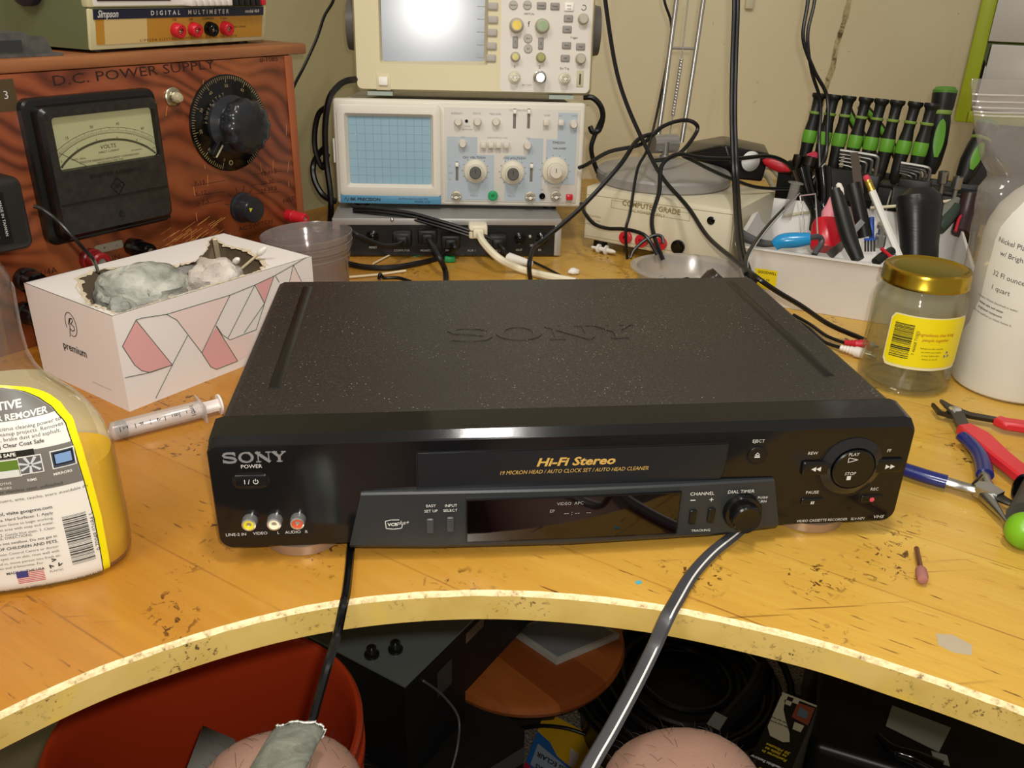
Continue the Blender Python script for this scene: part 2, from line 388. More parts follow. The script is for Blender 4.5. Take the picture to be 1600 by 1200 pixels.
# the seam in the back wall, where the board has split and been patched
g = NT('wall_patch',0.8); q = g.noise(g.tc,45,5,0.7,0.5); g.col(g.ramp(q,[(0.38,'5c4c30'),(0.46,'a3946c'),(0.6,'bcae86')])); g.bump(q,0.6,0.003)
sm = MB(g.m); pts = []
for i in range(24):
    z = 60+i*20; pts.append((665+0.105*(z-310)+5*noise.noise(Vector((i*.5,0,0))), z))
for i in range(23):
    a, b = pts[i], pts[i+1]; w0 = 4+4*abs(noise.noise(Vector((i*.7,5,0)))); sm.prism([(a[0]-w0,a[1]),(a[0]+w0,a[1]),(b[0]+w0,b[1]),(b[0]-w0,b[1])],1118.6,1121)
struct(sm.build('trim_1'))
struct(MB(M('wall_plug','c9c1a4',0.5)).at().box(478,492,1112,1121,292,330,2).build('trim_2'))
g = NT('floor_carpet',0.95); q = g.noise(g.tc,260,4,0.7); g.col(g.ramp(q,[(0.35,'3a352c'),(0.5,'7a715f'),(0.65,'b5aa92')])); g.bump(q,0.8,0.004)
struct(MB(g.m).box(-1700,1500,-1500,1150,-770,-750).build('floor'))

# ---------- video recorder ----------
def cabinet_paint():
    g = NT('cabinet_paint', 0.42); q = g.noise(g.tc,900,3,0.6); g.b.inputs['Base Color'].default_value = rgb('1c1a19')
    d = g.vor(g.tc,260); m = g.ramp(g.noise(g.tc,21,3),[(0.40,0.0),(0.6,1.0)]); d = g.ramp(d,[(0.07,0.9),(0.13,0.0)])
    c = g.mix(g.mix(1.0,d,m,'MULTIPLY'),'231f1d','a8a096'); ds = g.ramp(g.noise(g.tc,620,3,0.8),[(0.56,0.0),(0.66,0.5)]); c = g.mix(g.mix(1.0,ds,g.ramp(g.noise(g.tc,9,4),[(0.35,0.25),(0.65,1.0)]),'MULTIPLY'),c,'6a625a')
    g.col(c); g.bump(q,0.55,0.0005); g.b.inputs['Specular IOR Level'].default_value = 0.6; return g.m
CP = cabinet_paint(); FP = M('face_plastic','0f0f10',0.11,bump=0.03,bscale=120); PP = M('panel_plastic','25282a',0.42,bump=0.06,bscale=2200)
BP = M('button_plastic','0b0b0c',0.25); gold_print = M('gold_print','b8944a',0.5)
vcr = thing('video_recorder','black video cassette recorder lying in the middle of the workbench','video recorder')
HB = 88.4
cb = MB(CP); pf = [(-210.5,14),(-210.5,HB-5),(-209,HB-2),(-205,HB),(205,HB),(209,HB-2),(210.5,HB-5),(210.5,14)]
# lid with two pressed grooves along its sides
cb.prism(pf,26,274.8)
cbo = cb.build('cabinet',vcr)
for sx in (-1,1):
    gr = MB(M('groove_shade','0c0b0b',0.35)); x = 184*sx
    gr.add([(x-4,62,HB+.05),(x+4,62,HB+.05),(x+4,262,HB+.05),(x-4,262,HB+.05),(x-1.2,64,HB+1.3),(x+1.2,64,HB+1.3),(x+1.2,260,HB+1.3),(x-1.2,260,HB+1.3)],[(0,1,5,4),(1,2,6,5),(2,3,7,6),(3,0,4,7),(4,5,6,7)])
    gr.build('pressed_groove',vcr)
def serif(mb, x, z, w, h, y0, y1):
    # wide slab-serif word, four letters; x, z is the lower left corner
    u = w/4.35; t = h*0.17
    k_ = [0]
    def L(P, wd): k_[0] += 1; mb.stroke([(x+a*u, z+b*h) for a,b in P], wd, y0-.012*k_[0], y1)
    A = [(math.radians(a)) for a in range(0,361,20)]
    P = [(0.86,0.80),(0.78,0.90),(0.6,0.95),(0.35,0.95),(0.16,0.88),(0.09,0.74),(0.16,0.61),(0.38,0.54),(0.62,0.49),(0.84,0.40),(0.90,0.25),(0.82,0.11),(0.62,0.05),(0.36,0.05),(0.18,0.10),(0.08,0.22)]
    mb.ribbon([(x+a*u, z+b*h) for a,b in P],t*1.15,y0,y1); L([(0.88,0.97),(0.88,0.70)],t*.5); L([(0.06,0.03),(0.06,0.32)],t*.5)
    mb.M = mb.M; n=30; oc = (x+1.62*u, z+.5*h)
    vs = []
    for (ra,rb) in ((0.53,0.53),(0.33,0.40)):
        for yy in (y0,y1):
            for i in range(n): a = 2*math.pi*i/n; vs.append((oc[0]+ra*u*math.cos(a), yy, oc[1]+rb*h*math.sin(a)))
    fs = []
    for i in range(n):
        j = (i+1)%n; fs += [(i,j,2*n+j,2*n+i),(n+i,n+j,3*n+j,3*n+i),(i,j,n+j,n+i),(2*n+i,2*n+j,3*n+j,3*n+i)]
    mb.add(vs,fs)
    L([(2.45,0.05),(2.45,0.95)],t*.6); L([(3.18,0.05),(3.18,0.95)],t*.6); L([(2.38,0.95),(3.2,0.05)],t*1.5)
    L([(2.28,0.97),(2.62,0.97)],t*.45); L([(2.3,0.03),(2.62,0.03)],t*.45); L([(3.0,0.97),(3.34,0.97)],t*.45)
    L([(3.55,0.95),(3.9,0.5)],t*1.4); L([(4.24,0.95),(3.9,0.5)],t*.8); L([(3.9,0.5),(3.9,0.05)],t*1.4)
    L([(3.42,0.97),(3.76,0.97)],t*.45); L([(4.08,0.97),(4.36,0.97)],t*.45); L([(3.72,0.03),(4.08,0.03)],t*.45)
emb = MB(CP); emb.M = Matrix(((1,0,0,0),(0,0,1,0),(0,-1,0,0),(0,0,0,1)))
serif(emb, -71, 136, 142, 27, -HB-0.45, -HB+.1)
emb.build('embossed_logo',vcr)
# front face: flat panel with rounded outline plus the two-step sloping top
fc = MB(FP)
def corner(cx,cz,r,a0,n=6): return [(cx+r*math.cos(R(a0+90*i/n)), cz+r*math.sin(R(a0+90*i/n))) for i in range(n+1)]
out = corner(209,77.5,5,0)+corner(-209,77.5,5,90)+corner(-206,20,8,180)+corner(206,20,8,270)
out = [(max(-215,min(215,x)),z) for x,z in out]
prof = [(0,0),(2.2,0),(26,0)]
inn = corner(208,76.5,4,0)
def ringat(dx,dz,y): return [(p[0]*(1-dx/215), y, 47+(p[1]-47)*(1-dz/40)) for p in out]
r0 = ringat(0.8,0.8,0); r1 = ringat(0,0,1.2); r2 = ringat(0,0,26); N = len(out)
fc.add(r0,[list(range(N))]); fc.add(r0+r1,[(i,(i+1)%N,(i+1)%N+N,i+N) for i in range(N)]); fc.add(r1+r2,[(i,(i+1)%N,(i+1)%N+N,i+N) for i in range(N)]); fc.add(r2,[list(range(N))])
# sloping top: steep first band then a nearly flat one up to the lid
xs = [-213,-208,-60,60,208,213]; sect = [(0.4,81.9),(6.0,86.0),(26.2,88.3),(26.2,80)]
vs = []; fs = []
for i,x in enumerate(xs):
    dz = -1.6 if i in (0,5) else 0
    for (y,z) in sect: vs.append((x,y,z+dz))
for i in range(5):
    for j in range(3): a = i*4+j; fs.append((a,a+1,a+5,a+4))
fs += [(0,1,2,3),(20,21,22,23)]
fc.add(vs,fs); fc.build('front_face',vcr,smooth=25)
door = MB(M('door_plastic','17191c',0.3,bump=0.03,bscale=900)); door.prism([(-94.5,73.6),(93.6,73.6),(93.2,55),(91,49.2),(-94.5,49.2)],-0.9,3)
dr = door.build('tape_door',vcr)
t = MB(gold_print); t.text('Hi-Fi Stereo',-0.2,65.2,5.6,-1.05,0.1,sx=1.25,shear=0.25,bold=0.03); t.text('19 MICRON HEAD / AUTO CLOCK SET / AUTO HEAD CLEANER',-0.6,58.9,2.7,-1.05,0.1,shear=0.25,sx=0.86)
t.build('gold_lettering',dr)
edge = MB(M('door_gap','020202',0.6)); edge.stroke([(-95.1,48.8),(-95.1,74.2),(94.2,74.2),(93.8,55),(91.6,48.8)],0.7,-0.25,0.1); edge.build('door_gap',vcr)
# raised centre panel, bowed outward
pn = MB(PP); tops = [(-128.4,49.2),(-60,49.2),(0,49),(60,48.6),(126.3,48.4)]; bots = [(-137,9.5),(-85,8.2),(0,7.2),(90,8.4),(134.6,11)]
bow = [2.6,5.0,6.2,5.0,2.6]; vs=[]
for i in range(5): vs += [(tops[i][0],0.5,tops[i][1]),(tops[i][0],-bow[i]+1,tops[i][1]),(tops[i][0]*1.002,-bow[i],tops[i][1]-1.2),(bots[i][0],-bow[i],bots[i][1]+3),(bots[i][0],-bow[i]+2.6,bots[i][1]-.4),(bots[i][0],6,bots[i][1]-.4)]
fs=[]
for i in range(4):
    for j in range(5): a=i*6+j; fs.append((a,a+1,a+7,a+6))
fs += [tuple(range(6)),tuple(range(24,30))]
pn.add(vs,fs); pno = pn.build('control_panel',vcr)
def bowy(x): return -(2.6+3.7*math.cos(max(-1,min(1,x/134))*1.45))-0.4
dw = MB(M('display_window','0a0406',0.06,coat=0.5)); xs=[-65.5,-40,0,40,65.5]; vs=[]
for x in xs: vs += [(x,bowy(x)-0.6,43.6),(x,bowy(x)-0.6,14.2)]
dw.add(vs,[(2*i,2*i+1,2*i+3,2*i+2) for i in range(4)]); 
vs2=[(v[0],v[1]+1.2,v[2]) for v in vs]; dw.add(vs+vs2,[(i,i+2,i+12,i+10) for i in range(0,8)]+[(0,1,11,10),(8,9,19,18)])
dwo = dw.build('display_window',pno,smooth=60)
t = MB(grey_print); t.text('VIDEO  APC',-3.2,39.9,2.2,-7.75); t.text('EP',-14.1,34.8,2.2,-7.75); t.text('-- : --   --',1.6,33.1,3.4,-7.75)
t.ring(61.1,19.9,1.2,1.6,-6.4,-6.2,4); t.text('R',61.1,19.9,1.8,-6.4); t.build('display_marks',dwo)
fr_ = MB(M('window_rim','0a0a0b',0.3))
for i in range(4):
    for z in (44.0,13.9): fr_.box(xs[i],xs[i+1],bowy((xs[i]+xs[i+1])/2)-0.7,0,z-.35,z+.35)
for x in (-65.9,65.9): fr_.box(x-.4,x+.4,bowy(x)-0.75,0,13.6,44.3)
fr_.build('window_rim',pno)
for px in ((672,813),(702,810),(1078,799),(1107,797)):
    pass
for (cx,cz) in ((-88,26.1,),(-75.9,26.9,),(75.5,25,),(87.5,25.4,)):
    b = MB(BP if cx > 0 else M('button_grey','3a3c3e',0.35)); y = bowy(cx); b.at((cx,y,cz)); b.lathe([(0,-2.4)],3) if False else None
    b.box(-2.3,2.3,-1.1,1,-5.4,5.4,2.2,5); b.build('rocker_button',pno)
kn = MB(M('dial_black','0d0d0e',0.18)); kx,kz = 107.4,27.4
kn.turn((kx,0,kz),(kx,-20,kz),[(12.3,0),(12.3,7),(11.6,8.3),(9.4,8.6),(9.2,8.2),(9.2,14.5),(8.4,15.6),(6.2,15.0),(0,14.8)],40); kn.build('dial_timer_knob',pno)
t = MB(white_print)
for s_,x,z,h in (('EASY',-87.4,40.4,1.9),('SET UP',-87.4,36.7,1.9),('INPUT',-75.4,40.3,1.9),('SELECT',-75.8,36.9,1.9),('CHANNEL',79.7,41.9,2.4),('DIAL TIMER',104.9,41.8,2.4),('TRACKING',82.1,14.5,1.8),('PUSH/',119.9,36.4,1.8),('TURN',119.5,33.5,1.8)):
    t.text(s_,x,z,h,bowy(x)-0.2,0.15)
mx_,mz_ = 74.5,36.9; t.box(mx_-1.6,mx_+1.6,bowy(100)-.2,bowy(100),mz_-.25,mz_+.25); t.text('+',86.5,36.4,4,bowy(110)-0.2)
lx,lz = -109.2,27.6; yy = bowy(lx)-0.15
t.stroke([(lx-5.2,lz-2.6),(lx-5.6,lz+2.6),(lx-2,lz+3.4),(lx+2.6,lz+3.2)],0.45,yy,yy+.1); t.stroke([(lx-5.2,lz-2.6),(lx-1,lz-3.3),(lx+4,lz-2.8),(lx+4.6,lz-.2)],0.45,yy,yy+.1)
t.text('VCR',lx-1.3,lz,2.2,yy,bold=.03); t.text('plus+',lx+4.6,lz+1,3.0,yy,shear=.4,sx=.8); t.build('panel_lettering',pno)
# buttons, jacks and print on the face
def pillbtn(name, px0, pz, w, h, dep=1.2):
    b = MB(BP); b.at((px0,0,pz)); b.ring(0,0,0,1,0,0.1,4) if False else None
    b.box(-w/2,w/2,-dep,1.5,-h/2,h/2,min(h/2*.98,3.2),5); o = b.build(name,vcr)
    rim = MB(M('button_well','050505',0.5)); rim.at((px0,0,pz)); q = []
    for c in (((w-h)/2,0),(-(w-h)/2,180)):
        for i in range(9): a = R(c[1]-90+i*22.5); q.append((c[0]+(h/2+1.3)*math.cos(a),(h/2+1.3)*math.sin(a)))
    rim.prism(q,-0.12,0.5); rim.build('button_well',vcr); return o
pb = pillbtn('power_button',-191.2,59.1,19,8.6); t = MB(white_print); t.text('I / ',-192.7,58.9,3.1,-1.35); cx,cz = -188.3,59
t.ring(cx,cz,1.2,1.55,-1.35,-1.2,20,a0=-240,a1=60); t.box(cx-.18,cx+.18,-1.35,-1.2,cz+.3,cz+2); t.build('power_symbol',pb)
pb = pillbtn('pause_button',154.9,29.6,14.5,5.2); t = MB(white_print); cx,cz=155,29.1
for q in (-.9,.4): t.prism([(cx+q-.2,cz-1),(cx+q+.5,cz-1),(cx+q+.8,cz+1),(cx+q+.1,cz+1)],-1.35,-1.2)
t.build('pause_symbol',pb)
pb = pillbtn('record_button',194.9,30.2,14.5,5.2); t = MB(M('record_red','c8465a',0.5)); t.disc(195,29.7,1.6,-1.35,-1.2); t.build('record_symbol',pb)
ex,ez = 113,65.5; w_ = MB(M('button_well','050505',0.5)); w_.disc(ex,ez,7.2,-0.12,.4,32); w_.build('button_well',vcr)
b = MB(BP); b.turn((ex,0,ez),(ex,-5,ez),[(5.8,0),(5.8,.9),(5.3,1.4),(0,1.4)],36); eb = b.build('eject_button',vcr)
t = MB(white_print); t.stroke([(ex-1.5,ez+0.1),(ex,ez+2),(ex+1.5,ez+.1),(ex-1.5,ez+.1)],.35,-1.6,-1.45); t.box(ex-1.7,ex+1.7,-1.6,-1.45,ez-1.4,ez-.6); t.build('eject_symbol',eb)
# play/stop shuttle
px,pz = 176.1,54.8
w_ = MB(M('button_well','050505',0.5)); w_.disc(px-1,pz-1.2,21.8,-0.1,.4,56); w_.build('button_well',vcr)
b = MB(M('shuttle_ring','1b1b1d',0.14)); b.turn((px,0.3,pz),(px,-10,pz),[(20.3,0),(20.3,1.0),(14.8,3.6),(14.4,1.5),(13.8,1.2)],64); ring_ = b.build('shuttle_ring',vcr)
b = MB(BP); b.turn((px,0,pz),(px,-8,pz),[(13.6,0),(13.6,4.0),(12.8,4.8),(0,4.5)],56); pl = b.build('play_stop_button',vcr)
t = MB(white_print); t.text('PLAY',173.5,66,2.2,-5.2,shear=.1); cx,cz=173.9,61.9; t.stroke([(cx-3,cz-1.6),(cx-3,cz+1.7),(cx+3.2,cz+.2),(cx-3,cz-1.6)],.4,-5,-4.9)
t.text('STOP',173.8,52.2,2.2,-5.2,shear=.1); cx,cz=173.6,49; t.box(cx-1.3,cx+1.3,-5,-4.9,cz-1.4,cz+1.4); t.build('play_symbols',pl)
for nm,(bx,bz),sg in (('rewind_button',(152.9,54.8),-1),('forward_button',(200.3,54.8),1)):
    b = MB(BP); b.at((bx,0,bz)); b.box(-9.5,9.5,-2.6,1,-5,5,4.2,5); o = b.build(nm,vcr)
    t = MB(white_print)
    for q in (-2.4,0.8):
        a = [(bx+q*sg,bz-1.6),(bx+q*sg,bz+1.6),(bx+(q+3)*sg,bz)]; t.prism(a,-2.75,-2.6)
    t.build('arrow_symbol',o)
t = MB(white_print)
for s_,x,z,h in (('POWER',-189.9,68.7,2.5),('REW',149.3,65,2.2),('FF',199.3,65,2.2),('PAUSE',154.1,36.3,2.2),('REC',195.6,37,2.2),('EJECT',112.8,74.9,2.2),('VIDEO',-189.4,22.3,2.1),('LINE-2 IN',-203.6,22.1,2.1),('L',-178.9,22.2,2.1),('AUDIO',-170.2,22.2,2.1),('R',-162.3,22.1,2.1)):
    t.text(s_,x,z,h,-0.32)
t.text('VIDEO CASSETTE RECORDER   SLV-N71',170.7,14.6,1.9,-0.12,sx=1.0); t.text('VHS',202.8,15.6,2.3,-0.32,sx=1.3,shear=.2); t.build('face_lettering',vcr)
lg = MB(M('silver_logo','9c9c9c',0.35,0.6)); serif(lg,-205.5,71.5,35.5,6.6,-0.5,0.1); lg.build('silver_logo',vcr)
# front jacks in a recess
jr = MB(M('jack_recess','040404',0.5)); jr.pill(-199,-157,20,30,-0.12,0.3,5); jr.build('jack_recess',vcr)
for q,(hx,nm) in enumerate((('d8cf2a','yellow_jack'),('e6e6c8','white_jack'),('c8502e','red_jack'))):
    jx,jz = [(-194.4,31.7),(-179.9,31.4),(-166.4,31.3)][q]
    j = MB(chrome); j.turn((jx,0,jz),(jx,-6,jz),[(4.6,0),(4.6,2.6),(4.1,5.2),(3.2,5.4),(3.2,4.2)],28)
    j.m(M(nm+'_ring',hx,0.35)); j.turn((jx,0,jz),(jx,-6,jz),[(3.3,3),(3.2,4.9),(1.6,4.9),(1.6,3.8),(0,3.8)],24); j.build(nm,vcr)
# feet
FG = M('foot_bronze','a8917c',0.38,0.6)
for fx,fy in ((-168,30),(168,30),(-168,235),(168,235)):
    f = MB(FG); f.at((fx,fy,0)); f.lathe([(24,0.1),(25.2,1),(25.2,7.2),(24,8)],48); f.m(black_plastic); f.lathe([(20,8),(20,14.5)],32); f.build('foot',vcr)

# ---------- wooden power supply on the left ----------
def fir():
    g = NT('stained_fir', 0.3); v = g.map((1,1,1),(0,R(-24),0))
    d = g.noise(g.map((3.2,3.2,4),src=v),1.6,2); dv = g.t.nodes.new('ShaderNodeVectorMath'); dv.operation = 'MULTIPLY_ADD'
    g.lk(d,dv.inputs[0]); dv.inputs[1].default_value = (0.0,0.0,0.22); g.lk(v,dv.inputs[2])
    w_ = g.wave(g.map((0.5,0.5,4.2),(0,0,0),src=dv.outputs[0]),4.0,3.5,2,0.9)
    g.t.nodes[-1].bands_direction = 'Z'; g.t.nodes[-1].wave_profile = 'SIN'
    c = g.ramp(w_,[(0.0,'50220f'),(0.35,'74351a'),(1.0,'8a4626')])
    f = g.noise(g.map((6,6,160),src=v),1.5,4); c = g.mix(g.ramp(f,[(0.4,0.0),(0.8,0.5)]),c,'6c321a')
    h = g.ramp(g.noise(g.tc,9,3),[(0.45,0.0),(0.7,0.6)]); c = g.mix(h,c,'a86238')
    g.col(c); g.bump(f,0.1,0.0005); return g.m
FIR = fir(); ink = M('burnt_ink','2c1208',0.6)
def board():
    g = NT('roof_board', 0.45); f = g.noise(g.map((5,60,60)),1.2,5); c = g.ramp(f,[(0.3,'7c4428'),(0.7,'a26a40')]); g.col(c); g.bump(f,0.3,0.001); return g.m
ps = thing('power_supply','homemade reddish wooden box with a big voltmeter and a black dial on its front','power supply',(-230.2,623.4,0),50)
b = MB(FIR); b.box(-700,0,0,185,0,243,1.5); b.build('wooden_case',ps)
b = MB(board()); b.box(-715,25,-1,198,243.2,254.5,2,2); b.build('roof_board',ps)
b = MB(M('ply_edge','9a5632',0.55,var=.2,vscale=50,stretch=(1,1,.1))); b.box(-9,1.5,-1.2,184,2,242.5,0.4); b.build('edge_strip',ps)
BK = M('bakelite','121110',0.28,bump=0.25,bscale=600); BKW = M('bakelite_worn','1d1b18',0.4,h2='2a2622',vscale=160,bump=0.5,bscale=350)
def rrect(x0,x1,z0,z1,r,n=5):
    P = []
    for cx,cz,a in ((x1-r,z1-r,0),(x0+r,z1-r,90),(x0+r,z0+r,180),(x1-r,z0+r,270)):
        for i in range(n+1): P.append((cx+r*math.cos(R(a+90*i/n)), cz+r*math.sin(R(a+90*i/n))))
    return P
def loft(mb, rings, cap0=True, cap1=True):
    n = len(rings[0]); vs = [p for r_ in rings for p in r_]; fs = []
    for k in range(len(rings)-1):
        for i in range(n): fs.append((k*n+i,k*n+(i+1)%n,(k+1)*n+(i+1)%n,(k+1)*n+i))
    if cap0: fs.append(list(range(n)))
    if cap1: fs.append([(len(rings)-1)*n+i for i in range(n)])
    return mb.add(vs,fs)
me_ = MB(BK); X0,X1,Z0,Z1 = -320,-187,92,222.5
def rr(d,y,r): return [(p[0],y,p[1]) for p in rrect(X0+d,X1-d,Z0+d,Z1-d,r)]
loft(me_,[rr(0,0,9),rr(0,-7,9),rr(1.5,-9,8),rr(6,-10,7),rr(7,-19,7),rr(10,-22,6)],cap1=False)
wi = rrect(-303,-200,160,207,3.5); ob = [(p[0],p[1]) for p in rrect(X0+10,X1-10,Z0+10,Z1-10,6)]
from mathutils.geometry import tessellate_polygon
def holed(mb, outer, hole, f):
    pl = [[Vector((p[0],p[1],0)) for p in outer],[Vector((p[0],p[1],0)) for p in hole]]
    tri = tessellate_polygon(pl); allp = outer+hole; return mb.add([f(*p) for p in allp],[t for t in tri])
me_.m(BKW); holed(me_,ob,wi,lambda x,z:(x,-22,z)); me_.m(BK)
loft(me_,[[(p[0],-22,p[1]) for p in wi],[(p[0],-17,p[1]) for p in rrect(-302,-201,161,206,3)]],cap0=False,cap1=False)
vm = me_.build('voltmeter_case',ps)
b = MB(BK); b.box(-309,-198,-23.2,-22,129.5,130.6); b.box(-308,-199,-23,-22,98.5,99.5)
b.text('SENSITIVE RESEARCH',-251,151.5,3.6,-22.6,.7,sx=1.15); b.stroke([(-251,147),(-244,140),(-251,131),(-258,140),(-251,147)],.8,-22.8,-22); b.text('SR',-251,139.5,5,-22.7,.7); b.disc(-251,112,3,-23.2,-22); b.build('moulded_relief',vm)
fcm = MB(M('dial_paper','dcdccb',0.5)); fcm.box(-303,-200,-17.2,-16.4,160,207)
fcm.m(M('arc_grey','55564c',0.5)); cx,cz=-251,133
def arc(mb,cx,cz,r,a0,a1,w_,y,n=30): mb.ribbon([(cx+r*math.cos(R(a0+(a1-a0)*i/n)),cz+r*.78*math.sin(R(a0+(a1-a0)*i/n))) for i in range(n+1)],w_,y-.15,y)
arc(fcm,cx,cz,62,142,38,2.0,-17.3); fcm.m(black_print)
for rr_ in (70,76): arc(fcm,cx,cz,rr_,140,40,0.25,-17.3)
for i in range(76):
    a = R(140-100*i/75); r0,r1 = (70,73.5 if i%5 else 76); fcm.stroke([(cx+r0*math.cos(a),cz+r0*.78*math.sin(a)),(cx+r1*math.cos(a),cz+r1*.78*math.sin(a))],.18,-17.4,-17.3)
for i,s_ in enumerate(('0','15','30','45','60','75')):
    a = R(138-96*i/5); fcm.text(s_,cx+80*math.cos(a),cz+80*.78*math.sin(a),2.6,-17.4)
for i,s_ in enumerate(('0','2','4','6','8','10')):
    a = R(136-92*i/5); fcm.text(s_,cx+66*math.cos(a),cz+66*.76*math.sin(a),2,-17.4)
fcm.text('VOLTS',cx,175.5,3.6,-17.4,sx=1.1); fcm.text('DIRECT CURRENT',cx,171,1.9,-17.4); fcm.text('SENSITIVE RESEARCH INSTRUMENT CORPORATION',cx,164.6,1.9,-17.4); fcm.text('NEW ROCHELLE, NEW YORK',cx,162,1.5,-17.4); fcm.text('MODEL  SERIAL',-282,168,1.5,-17.4); fcm.text('MM SCREENED',-222,168.5,1.3,-17.4)
fcm.stroke([(-299,176),(-276,161)],.35,-17.8,-17.6); fcm.build('dial_face',vm)
gl = MB(clear('meter_glass','f4f4ea',0.35,0.04)); gl.box(-303,-200,-19.4,-18.9,160,207); gl.build('meter_glass',vm)
# jewel lamp, powerstat dial, range switch
b = MB(M('nickel','b9b29c',0.3,1.0)); b.turn((-161.5,0,211),(-161.5,-9,211),[(9.5,0),(9.5,1.6),(8.4,2.6),(6.3,3),(6.3,7),(5.4,8)],32)
b.m(M('jewel_glass','e0d4b0',0.1,trans=.5)); b.turn((-161.5,0,211),(-161.5,-16,211),[(5.4,7),(5.2,10),(3.4,12.6),(0,13.4)],24); b.build('indicator_lamp',ps)
dl = MB(black_gloss); dcx,dcz = -96,178; dl.turn((dcx,0,dcz),(dcx,-3,dcz),[(50.5,0),(50.5,1.6),(49,2.4),(0,2.6)],72)
dl.m(M('dial_marks','9c8d62',0.6))
for i in range(100):
    a = R(250-3.2*i); L_ = 6.5 if i%10 == 0 else (4.5 if i%5 == 0 else 3)
    dl.stroke([(dcx+49*math.cos(a),dcz+49*math.sin(a)),(dcx+(49-L_)*math.cos(a),dcz+(49-L_)*math.sin(a))],.45,-2.8,-2.5)
    if i%10 == 0: dl.text(str(i),dcx+39*math.cos(a),dcz+39*math.sin(a),3.4,-2.8,.1,rot=math.degrees(a)-90)
for i,ch in enumerate('POWERSTAT'): a = R(172-i*9); dl.text(ch,dcx+31*math.cos(a),dcz+31*math.sin(a),3,-2.8,.1,rot=math.degrees(a)-90)
dl.ring(dcx-5,dcz-41,1.6,2.8,-2.9,-2.6); do = dl.build('dial_plate',ps)
k = MB(M('knob_phenolic','24262a',0.22)); pr_ = []
def fluted(r, amp, n, y): return [(dcx+(r+amp*math.cos(n*2*math.pi*i/120))*math.cos(2*math.pi*i/120), y, dcz+(r+amp*math.cos(n*2*math.pi*i/120))*math.sin(2*math.pi*i/120)) for i in range(120)]
loft(k,[fluted(30,0,12,-2.6),fluted(30,0,12,-7),fluted(22,0,12,-12),fluted(27,.9,12,-20),fluted(28,1.1,12,-32),fluted(26,1,12,-36),fluted(20,.4,12,-39),fluted(8,0,12,-40)]); ko = k.build('dial_knob',ps,smooth=50)
b = MB(M('pointer_cream','d0caa8',0.4)); b.at((dcx,0,dcz),(0,42,0)); b.box(-1,1,-9,-3,-42,-26); b.m(black_plastic); b.box(-6,-1.2,-10,-2.6,-43,-20,1); b.build('dial_pointer',ko)
k = MB(M('knob_phenolic','24262a')); kx,kz = -90.6,85.1; k.turn((kx,0,kz),(kx,-30,kz),[(17,0),(17,3),(14.6,4),(14.2,20),(13,22),(0,22)],40); k.m(M('yellow_dot','d8d020',0.5)); k.prism([(kx-8,kz+4),(kx-3.6,kz+3),(kx-7,kz-.6)],-22.3,-21.9); k.build('range_knob',ps)
t = MB(ink)
def G(s_,x,z,h,rot=0,sx=1.0): t.text(s_,x,z,h,-0.15,0.2,sx=sx,rot=rot)
G('D.C. POWER SUPPLY',-194.7,236.5,9,1.5,1.55); G('#-10B5',-31.8,239.8,5,0,1.3)
G('7-15.',-141.9,121,4.5,0,1.3); G('5-12.',-141.9,110,4.5,0,1.3); G('0-7.5.',-141,100.1,4.5,0,1.3)
G('12-21.5',-47,117.4,4.5,0,1.3); G('20-30',-50.3,106.8,4.5,0,1.3); G('. 29-37.5',-51.4,98.1,4.5,0,1.3)
G('AC SWITCH',-73.4,60.9,4.8,0,1.4); G('FIELD',-19.7,81.2,5,6,1.2); G('MAIN',-259,64.3,5.5,0,1.2); G('1/4A',-322.5,67,6,0,1.1)

for (a,c_,d_,e_) in ((-152.8,119.4,-109.2,118.5),(-152.9,108.4,-112.6,107),(-153.8,97.6,-116.5,97.8),(-73.2,119.2,-27.6,116.6),(-73.8,107.7,-31,104.4),(-71.5,97.1,-32.4,93.3)): t.stroke([(a,c_),(d_,e_)],.4,-.15,0)
for i in range(6): a = R(160-28*i); t.stroke([(kx+18*math.cos(a),kz+18*math.sin(a)),(kx+24*math.cos(a),kz+24*math.sin(a))],.7,-.2,0); 
t.build('hand_lettering',ps)
b = MB(M('yellow_scratch','c98f4a',0.7))
for i in range(46):
    x = -200+random.random()*75; z = 52+random.random()*26; L_ = 5+random.random()*14; b.stroke([(x,z),(x+L_,z+L_*.35)],.25+.3*random.random(),-.12,0)
for i in range(16):
    x = -200+random.random()*190; z = 20+random.random()*210; b.stroke([(x,z),(x+random.uniform(-1,3),z+4+random.random()*8)],.5,-.12,0)
b.build('scratch_marks',ps)
b = MB(M('olive_tape','4a3c22',0.5)); b.box(-352,-317.5,-.4,0,213,239); b.m(white_print); b.text('/ 3',-329,226,7,-.6); b.build('label_tape',ps)
b = MB(M('grey_tag','a8a08c',0.45,.3)); b.pill(-273,-243,73,81,-.8,0,2); b.m(black_print); b.text('+       -',-257,77,4,-1); b.build('polarity_tag',ps)
def post(name, x, z, mat, L_, r, metal=True):
    b = MB(mat); b.turn((x,0,z),(x,-L_,z),[(r,0),(r*1.05,L_*.35),(r*.9,L_*.4),(r*.9,L_*.92),(r*.75,L_),(r*.42,L_),(r*.42,L_*.9),(0,L_*.9)],24)
    if metal: b.m(chrome); b.turn((x,0,z),(x,-L_,z),[(r*.4,L_*.85),(r*.4,L_*.95),(0,L_*.95)],16)
    return b.build(name,ps)
RED = M('red_plastic','c0202c',0.3); DRED = M('dark_red_plastic','8e1c20',0.3)
post('red_field_post',-23.7,63.3,RED,30,7); post('red_main_post',-280,69.3,DRED,22,11); post('black_main_post',-233.3,71.7,black_gloss,32,9); post('grey_socket',-194,48.8,M('socket_metal','8a8478',.3,1.0),10,9)
post('fuse_holder',-345,66,black_gloss,24,11); post('lower_fuse_holder',-352,36,black_gloss,24,10)

